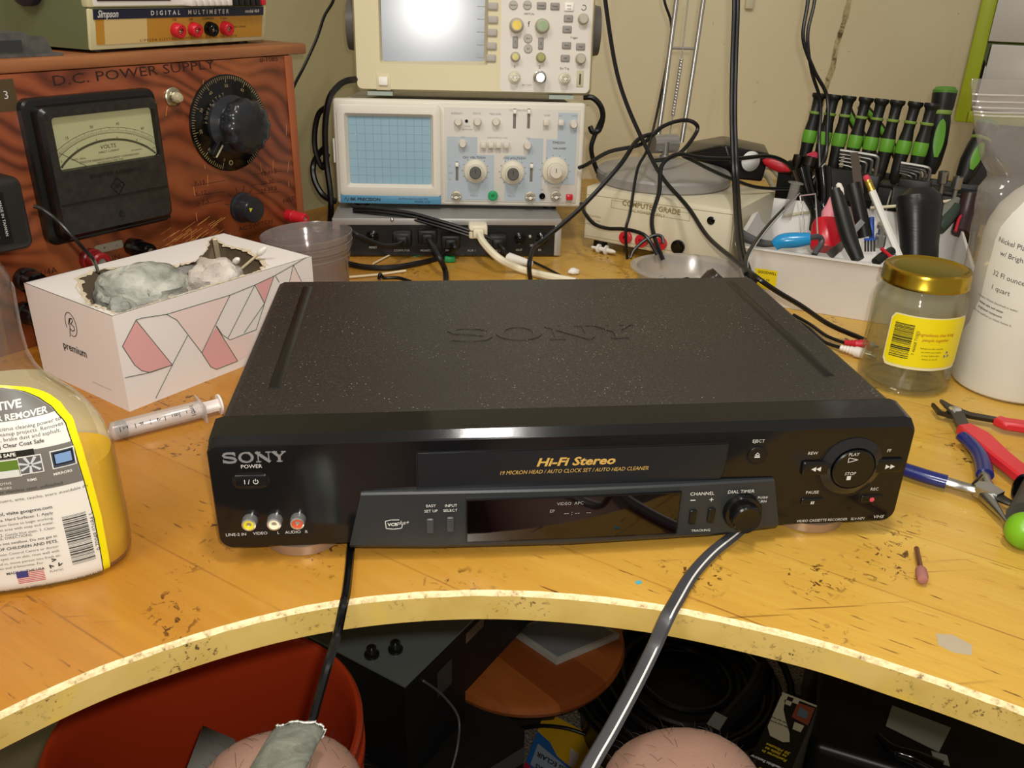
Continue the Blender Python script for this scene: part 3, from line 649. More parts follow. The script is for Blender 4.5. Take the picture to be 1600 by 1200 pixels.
# ---------- bench multimeter on top of it ----------
mm = thing('bench_multimeter','olive and cream digital bench multimeter sitting on top of the wooden power supply','multimeter',(-390.7,455.5,254.6),55.7)
OL = M('olive_case','5f6446',0.45,bump=.3,bscale=700); CR = M('cream_frame','c3bd93',0.45); MU = M('mustard_panel','b4832f',0.4); MUF = M('faded_panel','cdb47a',0.45); NV = M('navy_band','1b2034',0.4); WHP = M('white_panel','d8d0c8',0.4)
b = MB(OL); W_ = 226
loft(b,[[(-2,1,3),(W_+2,1,3),(W_+2,-5,38),(W_,8,88),(0,8,88),(-2,-5,38)],[(-2,175,3),(W_+2,175,3),(W_+2,181,38),(W_,170,88),(0,170,88),(-2,181,38)]]); b.build('case',mm)
for x in (18,W_-18):
    for y in (14,160): MB(black_rubber).cyl((x,y,0),(x,y,3.4),7).build('rubber_foot',mm)
b = MB(CR); b.at((0,0,2.9),(10,0,0)); b.box(-2.5,W_+2.5,-3,1,0,36.5,1.5); b.at((0,0,2.9)); b.box(-2.5,W_+2.5,-10,0,36.5,86,2); b.build('front_frame',mm)
b = MB(MU); b.at((0,0,2.9),(10,0,0)); b.box(4,W_-4,-3.6,-2.5,5,27.5); b.m(MUF); b.box(13,62,-3.75,-3,5,27.4); b.m(NV); b.box(2,W_-3,-4.2,-2.5,27.5,36.3)
b.m(WHP); b.at((0,0,2.9)); b.box(3,W_-3,-10.6,-9,38,84); b.m(M('red_display','2a1012',0.15)); b.box(7,92,-11.5,-10,42,74); b.build('front_panel',mm)
t = MB(white_print); t.at((0,0,2.9),(10,0,0)); t.text('Simpson',17,32,6.5,-4.4,shear=.3,sx=.75,bold=.02); t.text('DIGITAL  MULTIMETER',118,32,4.2,-4.4,sx=1.05,sp=1.75,bold=.02); t.text('model 464',205,32,3.6,-4.4,bold=.03)
t.m(black_print); t.text('SIMPSON ELECTRIC COMPANY  ELGIN ILLINOIS  USA',118,7,2.4,-3.9,sp=1.7)
for s_,q in (('10A',96),('mA',118),('COMMON',141),('V-ohm',163)): t.text(s_,q,25.3,2.6,-3.9)
t.text('1000VDC 700 MAX',186,16,1.8,-3.9); t.build('lettering',mm)
for i,q in enumerate((98,120.5,142.5,164.5)):
    j = MB(black_gloss if i == 2 else RED); j.at((0,0,2.9),(10,0,0)); j.turn((q,-3,15.5),(q,-20,15.5),[(7.2,0),(7.2,3),(6.8,8),(6,9),(3.2,9),(3.2,4),(0,4)],28); j.m(M('nickel','b9b29c')); j.turn((q,-3,15.5),(q,-20,15.5),[(2.6,4),(2.6,7),(1.6,7),(1.6,5),(0,5)],16)
    j.build('black_jack' if i == 2 else 'red_jack',mm)
kx = 108
for i in range(13):
    m_ = WHP if i < 7 else black_plastic; j = MB(m_ if i < 12 else RED); j.box(kx+i*8.4,kx+i*8.4+6.6,-22,-10,40,47,1); j.build('push_button',mm)
j = MB(M('navy_disc','221f30',.4)); j.turn((-2,70,60),(-14,70,60),[(22,0),(22,8),(19,10),(0,10)],36); j.m(M('lilac_cap','7a6e76',.5)); j.turn((-2,70,60),(-16,70,60),[(17,9),(16,12),(0,12)],36); j.build('handle_pivot',mm)
# grey plastic piece at the left end of the roof board
gp = thing('plastic_bracket','dusty dark grey plastic bracket on the left end of the power supply roof','bracket',(-421.9,415,254.5),48)
b = MB(M('dusty_plastic','4c4a46',0.7,var=.25,vscale=90)); b.prism([(-60,0.3),(18,0.3),(18,2),(13,3),(8,16),(-6,16.5),(-8,20),(-60,20)],0,40); b.box(-62,20,-4,44,0.2,2.2); b.build('body',gp)
b = MB(M('dusty_dark','2a2c2e',0.6)); b.box(-52,-14,-1.5,0,5,14); b.box(-60,-50,-6,0,3,22,1); b.build('inset',gp)
# wall adapter hanging beside the meter
ad = thing('power_adapter','black wall adapter brick at the left edge, before the wooden power supply','power adapter',(-441,268,112),49)
b = MB(M('adapter_black','1c1a19',0.45,bump=.2,bscale=900)); b.box(-12,46,0,48,0,60,7,4); b.build('housing',ad)
b = MB(M('label_black','0a0a0a',0.4)); b.box(-6,28,-.4,0,8,50); b.m(white_print); b.text('MADE IN TAIWAN',24,29,2.3,-.6,rot=-90,sx=1.1)
b.ring(14,44,1.6,2.1,-.6,-.4); b.ring(15,30,1.6,2.1,-.6,-.4); b.ring(16,15,1.6,2.1,-.6,-.4); b.stroke([(14,42),(15,32)],.3,-.6,-.4); b.stroke([(15,28),(16,17)],.3,-.6,-.4); b.text('LISTED 122B CLASS 2',6,30,1.6,-.6,rot=-90); b.ring(3,20,3.4,3.9,-.6,-.4); b.text('UL',3,20,3,-.6,rot=-90); b.build('rating_label',ad)
MB(steel).box(8,14,48,62,34,50).build('prong',ad); MB(steel).box(26,32,48,62,34,50).build('prong',ad)
cable('adapter_cable','thin black twin cable from the wall adapter down into the tissue box side','cable',[(-373.9,224.8,165.9),(-368.7,226.3,163.2),(-358.2,223.1,155.3),(-350.3,223.2,144),(-344.7,227.4,131.8),(-342,235.7,119),(-432.6,489,20)],1.5,cord_black)

# ---------- tissue box with torn top ----------
tb = thing('tissue_box','white tissue box with pink lozenges and its top torn open','tissue box',(-328,212,0),49)
TBW = M('box_card_white','e6dfda',0.5,bump=.1,bscale=80); TBI = M('box_card_grey','8c7a62',0.8,bump=.3,bscale=200); TORN = M('torn_card','cdbfa4',0.85,bump=.5,bscale=300)
Lx,Ly,Hz = 207,129,83
b = MB(TBW); b.box(0,Lx,0,.8,0,Hz); b.box(0,Lx,Ly-.8,Ly,0,Hz); b.box(0,.8,.8,Ly-.8,0,Hz); b.box(Lx-.8,Lx,.8,Ly-.8,0,Hz)
hole = [32.6,104.7,14.8,68,5,40.5,4.7,22.1,5.2,7.4,3.1,-7.9,6.9,-17.1,17.4,-14.5,32.2,-14.6,48.3,-13.4,63.2,-14.6,79.9,-15.1,93.8,-16.6,107.2,-17.2,127.3,-8.8,147,1.9,163.4,12.3,175.1,39.6,182.7,60.6,181.7,75.4,179.4,88.7,184.9,110.5,191.6,128.3,176,113.9,155.4,89.9,135.3,74.8,126.2,70.1,115.3,74,104.8,77.4,98.8,87.9,97.7,104.7,78.5,94.4,75.5,107.2,68,110.3,62,114.6,51.6,115.6]
hole = [(hole[i],hole[i+1]) for i in range(0,len(hole),2)] if not isinstance(hole[0],tuple) else hole
hole = [(max(5,min(Lx-5,x)),max(1.6,min(Ly-4,y))) for x,y in hole]
def rough_poly(P, amp, k=5, seed=0):
    out = []
    for i,(a,b_) in enumerate(zip(P,P[1:]+P[:1])):
        for j in range(k):
            t_ = j/k; x = a[0]+(b_[0]-a[0])*t_; y = a[1]+(b_[1]-a[1])*t_; q = noise.noise(Vector((x*.22,y*.22,seed)))*amp; q2 = noise.noise(Vector((x*.22,y*.22,seed+9)))*amp
            out.append((x+q,max(1.2,y+q2)))
    return out
hp = rough_poly(hole,2.6)
holed(b,[(0,0),(Lx,0),(Lx,Ly),(0,Ly)],hp,lambda x,y:(x,y,Hz)); b.build('box_shell',tb,smooth=20)
b = MB(TBI); b.box(1,Lx-1,1,1.5,1,Hz-1); b.box(1,Lx-1,Ly-1.5,Ly-1,1,Hz-1); b.box(1,1.5,1.5,Ly-1.5,1,Hz-1); b.box(Lx-1.5,Lx-1,1.5,Ly-1.5,1,Hz-1); b.box(1,Lx-1,1,Ly-1,.5,1)
holed(b,[(1,1),(Lx-1,1),(Lx-1,Ly-1),(1,Ly-1)],[(x,max(y,1.3)) for x,y in hp],lambda x,y:(x,y,Hz-.6)); b.build('grey_inner_card',tb,smooth=20)
b = MB(TORN); h2 = rough_poly(hole,4.5,7,3); cxh = sum(p[0] for p in hole)/len(hole); cyh = sum(p[1] for p in hole)/len(hole)
n = len(h2); vs = []
for i,(x,y) in enumerate(h2):
    wv = 2.5+4*abs(noise.noise(Vector((i*.35,1,0)))); dx,dy = cxh-x,cyh-y; L_ = math.hypot(dx,dy); dx/=L_; dy/=L_
    vs += [(x-dx*1.5,max(.2,y-dy*1.5),Hz+.15),(x+dx*wv,y+dy*wv,Hz+1.6*noise.noise(Vector((i*.5,7,0)))-.4)]
b.add(vs,[(2*i,2*i+1,(2*i+3)%(2*n),(2*i+2)%(2*n)) for i in range(n)]); b.build('torn_fringe',tb)
pk = MB(M('print_pink','dba5a4',0.5)); Y_ = -0.25
pk.prism([(18.8,74.3),(3.8,56.6),(11.1,38),(16.3,31.1),(23.2,26.9),(44.3,26.4)],Y_,0); pk.prism([(92.1,47),(73.9,27.6),(80.8,11.8),(86.3,7.4),(109.4,7.4)],Y_,0); pk.prism([(138.9,72.2),(160,75.3),(146,52.5)],Y_,0)
pk.m(M('print_blush','e6d0ca',0.5)); pk.prism([(54.8,63.5),(50.5,71),(109.8,70.4),(73.4,28.9)],Y_,0); pk.prism([(91.5,47.2),(110.1,7.2),(119.8,9.6),(131.8,27.9),(99.4,31.4)],Y_,0); pk.prism([(183.7,79.9),(177.3,65.3),(192,61.5)],Y_,0)
pk.build('pink_print',tb)
ln = MB(M('print_green','3f5a4a',0.5))
for P in ([(18.8,74.3),(3.8,56.6),(11.1,38),(16.3,31.1),(23.2,26.9),(44.3,26.4),(18.8,74.3)],[(1.2,30.2),(20.3,27.3),(44.3,26.4),(24.4,2.9)],[(44.3,26.4),(62.7,47.2)],[(18.8,74.3),(24,74.4),(46.3,71.1),(54.8,63.5),(73.4,28.4),(80.8,11.8),(86.3,7.4),(109.4,7.4)],[(46.3,71.1),(109.8,70.4),(137.5,72.5),(160,75.3),(183.7,79.9),(200,83.6)],[(109.8,70.4),(73.9,27.6)],[(91.5,47.2),(109.4,7.4)],[(92.1,47),(96.8,37.1),(104.1,29.9),(133.6,30.5),(146,52.5),(137.5,72.5),(102.3,32.3)],[(160,75.3),(146,52.5),(119.9,31.6)],[(161.5,74.9),(165.2,67.8)],[(183.7,79.9),(177.3,65.3)],[(183.7,79.9),(192,61.5)]):
    ln.ribbon(P,.55,-.4,-.24)
ln.build('green_lines',tb)
tl = MB(black_print); tl.M = Matrix.Translation((0,Ly,0))@Matrix.Rotation(R(-90),4,'Z')
bx,bz = 64.5,60.6
tl.ribbon([(bx+8*math.cos(R(a)),bz+10.5*math.sin(R(a))) for a in range(-110,215,15)],.5,-.3,0)
tl.ribbon([(bx-5,bz-12),(bx-1,bz+3),(bx+1.5,bz+6)],.6,-.3,0); tl.ribbon([(bx-4,bz-1),(bx-1,bz+5),(bx+3,bz+6),(bx+4,bz+4),(bx,bz+.5),(bx+4,bz-1),(bx+4,bz-4),(bx,bz-6),(bx-3,bz-4)],.6,-.3,0)
tl.text('premium',62.3,37.7,7.4,-.3,.3,sx=.95,bold=.01); tl.m(grey_print)
for i in range(3): tl.text('tissue 2-ply facial tissues made by box',94.7,13.3,1.3,-.3) if i == 0 else None
tl.build('printed_logo',tb)
def blob(mb, c, rx, ry, rz, seed, amp=.18, n=28, m_=18, fz=1.0):
    vs = []; fs = []
    for j in range(m_+1):
        th = math.pi*j/m_
        for i in range(n):
            ph = 2*math.pi*i/n; d = Vector((math.sin(th)*math.cos(ph),math.sin(th)*math.sin(ph),math.cos(th)))
            q = 1+amp*noise.noise(d*1.7+Vector((seed,0,0)))+amp*.4*noise.noise(d*5+Vector((0,seed,0)))
            vs.append((c[0]+d.x*rx*q,c[1]+d.y*ry*q,c[2]+d.z*rz*q))
    for j in range(m_):
        for i in range(n): fs.append((j*n+i,j*n+(i+1)%n,(j+1)*n+(i+1)%n,(j+1)*n+i))
    return mb.add(vs,fs)
def wad(name, h1, h2_):
    g = NT(name,0.95); c = g.ramp(g.noise(g.map((1,1,1)),28,5,.6,.5),[(0.35,h1),(0.62,h2_)]); d = g.ramp(g.noise(g.tc,110,4,.7),[(0.62,0.0),(0.72,0.7)]); g.col(g.mix(d,c,'3c3f3c')); g.bump(g.noise(g.tc,120,6,.7),0.9,0.003); return g.m
b = MB(wad('dirty_tissue','73776e','c8c8bc')); blob(b,(-339,326.1,66),45,33,22,3.1,.17,44,30); tag(b.build('tissue_wad'),'large grey-stained tissue wad heaped at the left of the torn tissue box','tissue')
b = MB(wad('pale_tissue','a89c90','d8cfc6')); blob(b,(-273,322.7,70),25,23,24,7.7,.28,40,28); tag(b.build('tissue_wad'),'smaller pinkish-white tissue wad on the right in the torn tissue box','tissue')
b = MB(wad('small_tissue','8a8e84','b8bab0')); blob(b,(-339.4,269.9,66),13,11,12,1.7,.3,24,18); tag(b.build('tissue_wad'),'tiny grey tissue pellet in the near left corner of the torn box','tissue')
b = MB(wad('white_tissue','cfc9c0','e6e0d8')); blob(b,(-324.7,401.4,40),40,30,26,9.7,.25,36,24); tag(b.build('tissue_wad'),'white tissue deep between the two bigger wads in the torn box','tissue')
SW = M('swab_stick','d8c8a4',0.6); CT = M('cotton','e6e0d8',0.9)
def swab(p0,p1,label,flat=False):
    b = MB(SW); b.tube([p0,p1],1.3 if not flat else 2.4,8,flat=1 if not flat else .3); 
    if flat: tag(b.build('wooden_stick'),label,'stick'); return
    o = thing('cotton_swab',label,'cotton swab'); b.build('stick',o); d = (Vector(p1)-Vector(p0)).normalized(); c = MB(CT); c.turn(Vector(p1)-d*9,Vector(p1)+d*4,[(1.4,0),(2.9,3),(2.8,8),(1.5,12),(0,13)],14); c.build('cotton_tip',o)
swab((-290,385.1,55),(-253,328.6,92),'short cotton swab leaning between wad and stick in the tissue box'); swab((-280.7,372.4,52),(-233.5,353.8,94),'long cotton swab crossing the right end of the torn tissue box'); swab((-291,425,50),(-285.3,393,93),'pale flat wooden stick standing in the far corner of the tissue box',True)

# ---------- clear cups ----------
CUP = clear('cup_plastic','e9e2e4',0.8,0.12,0.10)
for i,(zz,lab) in enumerate(((0.5,'clear round plastic tub standing on the bench behind the tissue box'),(9,'second clear plastic tub nested in the one behind the tissue box'))):
    b = MB(CUP); b.at((-208,492,zz),(0,-3,0)); b.shell([(38,0),(40,1),(43,38),(45,42),(45.5,56),(49,57),(49.5,63),(48.6,63.5),(44.8,57),(44.6,43),(42.4,38),(39.4,2),(0.1,1.6)],56); b.shell([(46,52),(46.6,53),(46,54)],56); b.shell([(45.8,47),(46.2,48),(45.8,49)],56); o = b.build('plastic_tub'); tag(o,lab,'tub','nested clear plastic tubs')
    o.rotation_euler = (0,0,0)

# ---------- syringe ----------
sy = thing('syringe','clear plastic syringe lying on the bench in front of the tissue box','syringe')
p0 = Vector((-325.4,163.3,8)); p1 = Vector((-268.9,196.6,8)); p2 = Vector((-258.6,209.9,8)); dd = (p1-p0).normalized(); Ls = (p1-p0).length
SC_ = clear('syringe_plastic','f2ecec',0.9,0.15,0.35)
b = MB(SC_); b.align(p0,p1); b.shell([(1.8,-14),(2,-3),(6.5,-1),(7.2,0),(7.2,Ls),(7.9,Ls+.1),(7.9,Ls+1.5)],32); b.box(-13,13,-8,8,Ls+1,Ls+2.4,.8); b.build('barrel',sy)
b = MB(M('syringe_print','2a2422',.6))
for i in range(11):
    z = 4+i*(Ls-10)/10; b.align(p0,p1); a0 = 140
    for (rad,aa) in ((7.35,1),):
        w_ = 5 if i%2 == 0 else 3; b.add([(rad*math.cos(R(a0+q)),rad*math.sin(R(a0+q)),z+dz) for q in (0,w_*3,w_*6) for dz in (0,.5)],[(0,1,3,2),(2,3,5,4)])
b.align(p0,p1)
for s_,z in (('2',8),('4',Ls*.3),('6',Ls*.5),('8',Ls*.7),('10ml',Ls*.9)):
    b.text(s_,0,0,3.6,0,.05,fn=lambda x,y,zz,z=z:(7.3*math.cos(R(150)-x/7.3),7.3*math.sin(R(150)-x/7.3),z+zz))
b.build('graduations',sy)
b = MB(M('plunger_white','e8e0dc',.4)); b.align(p0,p1); Lp = (p2-p0).length; b.box(-5,5,-.8,.8,8,Lp); b.box(-.8,.8,-5,5,8,Lp); b.lathe([(8.6,Lp),(8.6,Lp+1.4),(8,Lp+1.8)],28); b.m(black_rubber); b.lathe([(0,2),(4,2.2),(6.6,4),(6.6,9),(6,10)],24); b.build('plunger',sy)

# ---------- cleaner bottle ----------
gb = thing('cleaner_bottle','clear spray bottle of yellow cleaner with a grey and white label','bottle',(-323,10,0),12)
SEC = [(0.6,46,22),(2,50,26),(6,52,28),(20,52.5,28.5),(70,52.5,28.5),(80,51,28.5),(90,48.5,28),(98,44.5,27),(106,39,25.5),(113,32,23.5),(120,26,21.5),(127,22,20),(136,19.5,18.5),(150,19,18),(162,19.5,18),(172,20,18.5),(180,19,17.5),(188,15.5,15),(194,13.5,13.5),(204,13.5,13.5)]
def secat(z):
    for a,b_ in zip(SEC[:-1],SEC[1:]):
        if a[0] <= z <= b_[0]: t_ = (z-a[0])/(b_[0]-a[0]); return a[1]+(b_[1]-a[1])*t_, a[2]+(b_[2]-a[2])*t_
    return SEC[-1][1:] if z > 100 else SEC[0][1:]
def bring(w_,d_,z,n=56,e=2.7):
    P = []
    for i in range(n):
        a = 2*math.pi*i/n; c_,s_ = math.cos(a),math.sin(a); P.append((w_*abs(c_)**(2/e)*(1 if c_>0 else -1), d_*abs(s_)**(2/e)*(1 if s_>0 else -1), z))
    return P
BOT = clear('bottle_plastic','f6f4ea',0.55,0.03,0.04)
b = MB(BOT); loft(b,[bring(w_,d_,z,e=2.7 if z < 110 else 2.2) for z,w_,d_ in SEC],True,False); b.build('bottle_body',gb,smooth=60)
def juice():
    m = bpy.data.materials.new('yellow_liquid'); m.use_nodes = True; nt = m.node_tree; nt.nodes.clear(); o = nt.nodes.new('ShaderNodeOutputMaterial')
    d = nt.nodes.new('ShaderNodeBsdfDiffuse'); d.inputs[0].default_value = rgb('ffd000'); tl_ = nt.nodes.new('ShaderNodeBsdfTranslucent'); tl_.inputs[0].default_value = rgb('ffe000'); t_ = nt.nodes.new('ShaderNodeBsdfTransparent'); t_.inputs[0].default_value = rgb('ffd640')
    g_ = nt.nodes.new('ShaderNodeBsdfGlossy'); g_.inputs[1].default_value = 0.08
    a = nt.nodes.new('ShaderNodeMixShader'); a.inputs[0].default_value = .3; nt.links.new(d.outputs[0],a.inputs[1]); nt.links.new(tl_.outputs[0],a.inputs[2])
    b_ = nt.nodes.new('ShaderNodeMixShader'); b_.inputs[0].default_value = .08; nt.links.new(a.outputs[0],b_.inputs[1]); nt.links.new(t_.outputs[0],b_.inputs[2])
    c_ = nt.nodes.new('ShaderNodeMixShader'); c_.inputs[0].default_value = .06; nt.links.new(b_.outputs[0],c_.inputs[1]); nt.links.new(g_.outputs[0],c_.inputs[2]); nt.links.new(c_.outputs[0],o.inputs[0]); return m
b = MB(juice()); loft(b,[bring(w_-1.4,d_-1.4,z) for z,w_,d_ in [(1.8,48,24)]+SEC[2:5]+[(73,52.3,28.5)]]); b.build('cleaner_liquid',gb,smooth=60)
def surf(x, z, off=0.35, side=-1):
    w_,d_ = secat(z); w_ += off; d_ += off; e = 2.7; q = max(0.0,1-(abs(x)/w_)**e); return (x, side*d_*q**(1/e), z)
def L2(px_, pz_): return px_, pz_
# right-hand boundary of the label in panel coordinates (bottle axis at x = 0)
lab = [(9.4,127.5),(20.3,122.7),(30.8,113.8),(38,102),(40.3,86.6),(41.7,65.9),(42.6,40.1),(42,13.3),(41.4,3.3),(37.7,-2.4)]
mid = [p for p in lab]
rx = [p[0] for p in mid]; rz = [p[1] for p in mid]
top = [(-rx[i],rz[i]) for i in range(len(mid))]
zt = max(rz); zb = 4.0
def halfw(z):
    # label half width by height
    pts_ = sorted([(rz[i],rx[i]) for i in range(len(rz))])
    if z <= pts_[0][0]: return pts_[0][1]
    for a,b_ in zip(pts_[:-1],pts_[1:]):
        if a[0] <= z <= b_[0]: return a[1]+(b_[1]-a[1])*(z-a[0])/max(1e-6,b_[0]-a[0])
    return pts_[-1][1]
zmin = min(rz)+.5; zmax = zt+3
def labelstrip(mb, z0, z1, ins, off, k=1):
    nz = max(2,int((z1-z0)/2.5)); nx = 24; vs = []; fs = []
    for j in range(nz+1):
        z = z0+(z1-z0)*j/nz; h_ = max(.5,min(halfw(min(z,zt))*(1 if z <= zt else 1),secat(z)[0]-1.5)-ins)
        if z > zt-14: h_ = h_*math.sqrt(max(.02,1-((z-(zt-14))/(zmax-zt+14.5))**2)) if z > zt-14 and halfw(z) < 12 else h_
        for i in range(nx+1): x = -h_+2*h_*i/nx; vs.append(surf(x,z,off))
    for j in range(nz):
        for i in range(nx): a = j*(nx+1)+i; fs.append((a,a+1,a+nx+2,a+nx+1))
    return mb.add(vs,fs)
lb = MB(M('label_yellow','e8dc10',.35)); labelstrip(lb,zmin-3,zmax,0,.35); lo = lb.build('front_label',gb,smooth=80)
zg1 = 64; 
lb = MB(M('label_line','1c1c18',.4)); labelstrip(lb,zmin-1,zmax-4,3.4,.5); lb.m(M('label_white','dedcd4',.4)); labelstrip(lb,zmin-.6,zmax-4.4,3.9,.62)
gy = M('label_grey','6e6c66',.45); lb.m(gy)
zA = 36,108.5; zB = 32.3,91.4; zC = 34.9,66.6
zA = (36,108.5)[1]; zB = (32.3,91.4)[1]; zC = (34.9,66.6)[1]
labelstrip(lb,zA,zmax-4.4,3.95,.74); labelstrip(lb,zC,zB,3.95,.74); lb.build('label_print_areas',lo,smooth=80)
t = MB(M('label_white','dedcd4')); F = lambda o_: (lambda x,y,z: surf(x,z,o_))
def LT(s_,q,h,al='RIGHT',col=None,bold=0,sx=1.0,shear=0): t.text(s_,q[0],q[1],h,0,.1,al,sx=sx,bold=bold,shear=shear,fn=F(.95))
LT('AUTOMOTIVE',(16.1,116.5),4.2,bold=.03); LT('STICKER REMOVER',(27.1,110.5),3.2,bold=.03); LT('RIMS',(16.5,73.8),1.6,bold=.02); LT('MIRRORS',(33.8,74.7),1.6,bold=.02); LT('AUTOMOTIVE',(4.2,73.5),1.5); LT('INTERIORS',(3.7,70.7),1.5)
t.m(M('label_dark','35342f',.5))
for s_,q,h,bd in (('uses natural citrus cleaning power to',(32.8,104.7),2.1,0),('automotive cleanup projects. Removes',(33.6,101.9),2.1,0),('bugs, tree sap, brake dust and asphalt.',(32.1,99),2.1,0),('Interiors | Clear Coat Safe',(23.7,95.5),2.2,.02),('rubber, faux stainless steel, unfinished',(28.2,68.6),2.0,0),('seda, cuero, ante, caucho, acero inoxidable do',(39.5,62.9),1.9,0),('espanol, visite googone.com',(20.6,54.9),2.1,.02),('area. Hard Surfaces: 1. Apply',(20.2,51.1),1.8,.01),('for Goo Gone to begin working.',(19.9,47.8),1.7,0),('Clean area with soap and water.',(19.7,44.8),1.7,0),('cloth. 2. Gently blot stain. 3. Clean',(19.4,41.4),1.7,0),('R LABEL DIRECTIONS.',(8,39.3),1.7,0),('FOLLOWED. Do not swallow. Do not get in',(19.4,35.8),1.8,.01),('OF REACH OF CHILDREN AND PETS.',(19.4,32.3),1.9,.02),('call a Poison Control Centre or doctor',(19.1,28.8),1.7,0),('If in eyes or on skin, rinse well with',(18.9,25.8),1.7,0),('If breathed in, move person into fresh air.',(19.3,22.6),1.7,0),('limonenes and d-limonene. For',(9.5,19.7),1.7,0),('MADE IN THE USA',(9.4,15.7),1.7,.02),('State Parkway | Gurnee, IL 60031 | GooGone.com | 855.364.8135',(36.6,3.4),1.7,0)):
    LT(s_,q,h,bold=bd)
bx0,bz0 = 23.7,45.4; bx1,bz1 = 35.5,11.1; random.seed(3); z = bz1+3
while z < bz0+2:
    w_ = random.choice((.25,.3,.5,.9)); t.add([surf(bx0+xx,zz,.95) for xx in (0,4,8,12) for zz in (z,z+w_)],[(0,1,3,2),(2,3,5,4),(4,5,7,6)]); z += w_+random.choice((.3,.4,.7))
t.text('0 70048 02684 5',bx0+14.5,(bz0+bz1)/2+4,2.3,0,.1,rot=90,sx=1.2,fn=F(.95))
px0,pz0 = 15.1,17.6; 
for i in range(3):
    a = R(90+120*i); t.text('>',px0+2.4*math.cos(a),pz0+2.4*math.sin(a),3,0,.1,rot=120*i,bold=.05,fn=F(.95))
t.text('PLASTIC',px0,pz0-5,1.4,0,.1,fn=F(.95)); t.build('label_lettering',lo,smooth=80)
fl = MB(M('flag_white','e0dcd4',.5)); fx,fz = 2.7,11.7
def patch(mb,x0,x1,z0,z1,off,nx=6):
    mb.add([surf(x0+(x1-x0)*i/nx,zz,off) for i in range(nx+1) for zz in (z0,z1)],[(2*i,2*i+1,2*i+3,2*i+2) for i in range(nx)])
fl.m(M('flag_red','c0504a',.5)); [patch(fl,fx-8,fx+6,fz-4+i*1.2,fz-3.4+i*1.2,.9) for i in range(7)]; fl.m(M('flag_blue','3a3c78',.5)); patch(fl,fx-8,fx-2,fz,fz+4.4,1.0)
for (q,h1,h2_) in (((4.2,82.3),'d8dcd0','5c7a28'),((15.1,83),'d8d8d8','5a5a5a'),((30.8,83.3),'e0e0dc','3a4450')):
    fl.m(M('pic_frame','e4e2da',.4)); patch(fl,q[0]-5.8,q[0]+5.8,q[1]-5.4,q[1]+5.4,.9); fl.m(M('pic'+h2_,h2_,.4)); patch(fl,q[0]-5.3,q[0]+5.3,q[1]-4.8,q[1]+4.8,1.0)
fl.m(M('mirror_black','17181a',.3)); q = (30.9,83.7); patch(fl,q[0]-4.6,q[0]+4.8,q[1]-3.6,q[1]+3.6,1.1); fl.m(M('mirror_sky','7796c0',.3)); patch(fl,q[0]-3.8,q[0]+4,q[1]-2.8,q[1]+2.8,1.2)
q = (15.1,83); fl.m(M('rim_silver','c4c6c8',.4))
for i in range(7):
    a = R(i*51+10); fl.add([surf(q[0]+r_*math.cos(a+s_),q[1]+r_*.85*math.sin(a+s_),1.1) for r_,s_ in ((.8,-.6),(.8,.6),(6,.14),(6,-.14))],[(0,1,2,3)])
q = (4.2,82.3); fl.m(M('pic_white','d0d4cc',.4)); patch(fl,q[0]-6,q[0]+5,q[1]-5,q[1]-1,1.1)
fl.m(M('label_line','1c1c18')); q = (6.1,90.3); patch(fl,q[0]-16,q[0]+12,q[1]-1.8,q[1]+1.8,1.0); fl.m(M('label_white','dedcd4')); fl.text('IS SAFE',q[0]-1,q[1],2,0,.1,bold=.03,fn=F(1.2)); fl.build('label_pictures',lo,smooth=80)
rb = MB(M('rear_label','ecebe6',.5)); nz = 20; vs=[]; fs=[]
for j in range(nz+1):
    z = 8+(118-8)*j/nz; h_ = min(50,secat(z)[0]-3)
    for i in range(13): vs.append(surf(-h_+2*h_*i/12,z,.3,1))
for j in range(nz):
    for i in range(12): a = j*13+i; fs.append((a,a+1,a+14,a+13))
rb.add(vs,fs); rb.build('rear_label',gb,smooth=80)
b = MB(M('spray_yellow','d8c820',.4)); b.at((0,0,200)); b.lathe([(12.6,0),(14,2),(14,16),(11,20),(9,24)],28); b.m(black_plastic); b.box(-8,8,-12,20,22,38,4); b.build('spray_head',gb)

# ---------- oscilloscopes and switch box in the middle ----------
ALM = M('alu_lip','b4b2ae',0.4,0.5); GREYM = M('grey_metal','8a8884',0.45,0.2)
kv = thing('switch_box','low black and grey switch box full of cable sockets under the oscilloscopes','switch box',(-197,641.5,0),-1.5)
b = MB(GREYM); b.box(0,291,0,215,2,50,1); b.m(ALM); b.box(0,291,-1.5,1,42,50.3,.5); b.box(0,9,-1.2,1,2,42); b.box(283,291.5,-1.5,1,2,42,.4); b.build('metal_case',kv)
BPN = M('port_panel','151312',0.4,bump=.1,bscale=900); b = MB(BPN); b.box(9,283,-1.6,0,2.5,42); b.build('port_panel',kv)
for x in (78,118,158,196,236): MB(M('port_dark','050505',.5)).box(x-15,x+15,-2,-1.2,14,38).build('port_recess',kv)
t = MB(white_print)
for s_,q in (('RESET',(49.6,12.8)),('COMPUTER',(86.1,8.7)),('MONITOR',(118.8,8.7)),('PRINTER',(149.3,8.7)),('AUX 1',(175.7,8.8)),('AUX 2',(207.3,8.8)),('FAN/MODEM',(249.6,15.7)),('OUT',(237.3,9.7)),('IN',(264.1,9.7))): t.text(s_,q[0],q[1],2.8,-1.9)
t.build('port_lettering',kv)
for x,z in (((49.4,27.1)),((237.7,25)),((266.8,25.1))):
    b = MB(black_gloss); b.turn((x,-1,z),(x,-14,z),[(8,0),(8,2),(5,3),(5,9),(3,10),(0,10)],20); b.build('round_button',kv)
for x,z in (((147.8,44)),((250.9,27.6)),((74.8,60.1))): MB(chrome).turn((x,-1,z if z < 50 else 49),(x,-5,z if z < 50 else 49),[(2.6,0),(2.6,1),(1.6,2.6),(0,3)],14).build('screw',kv)
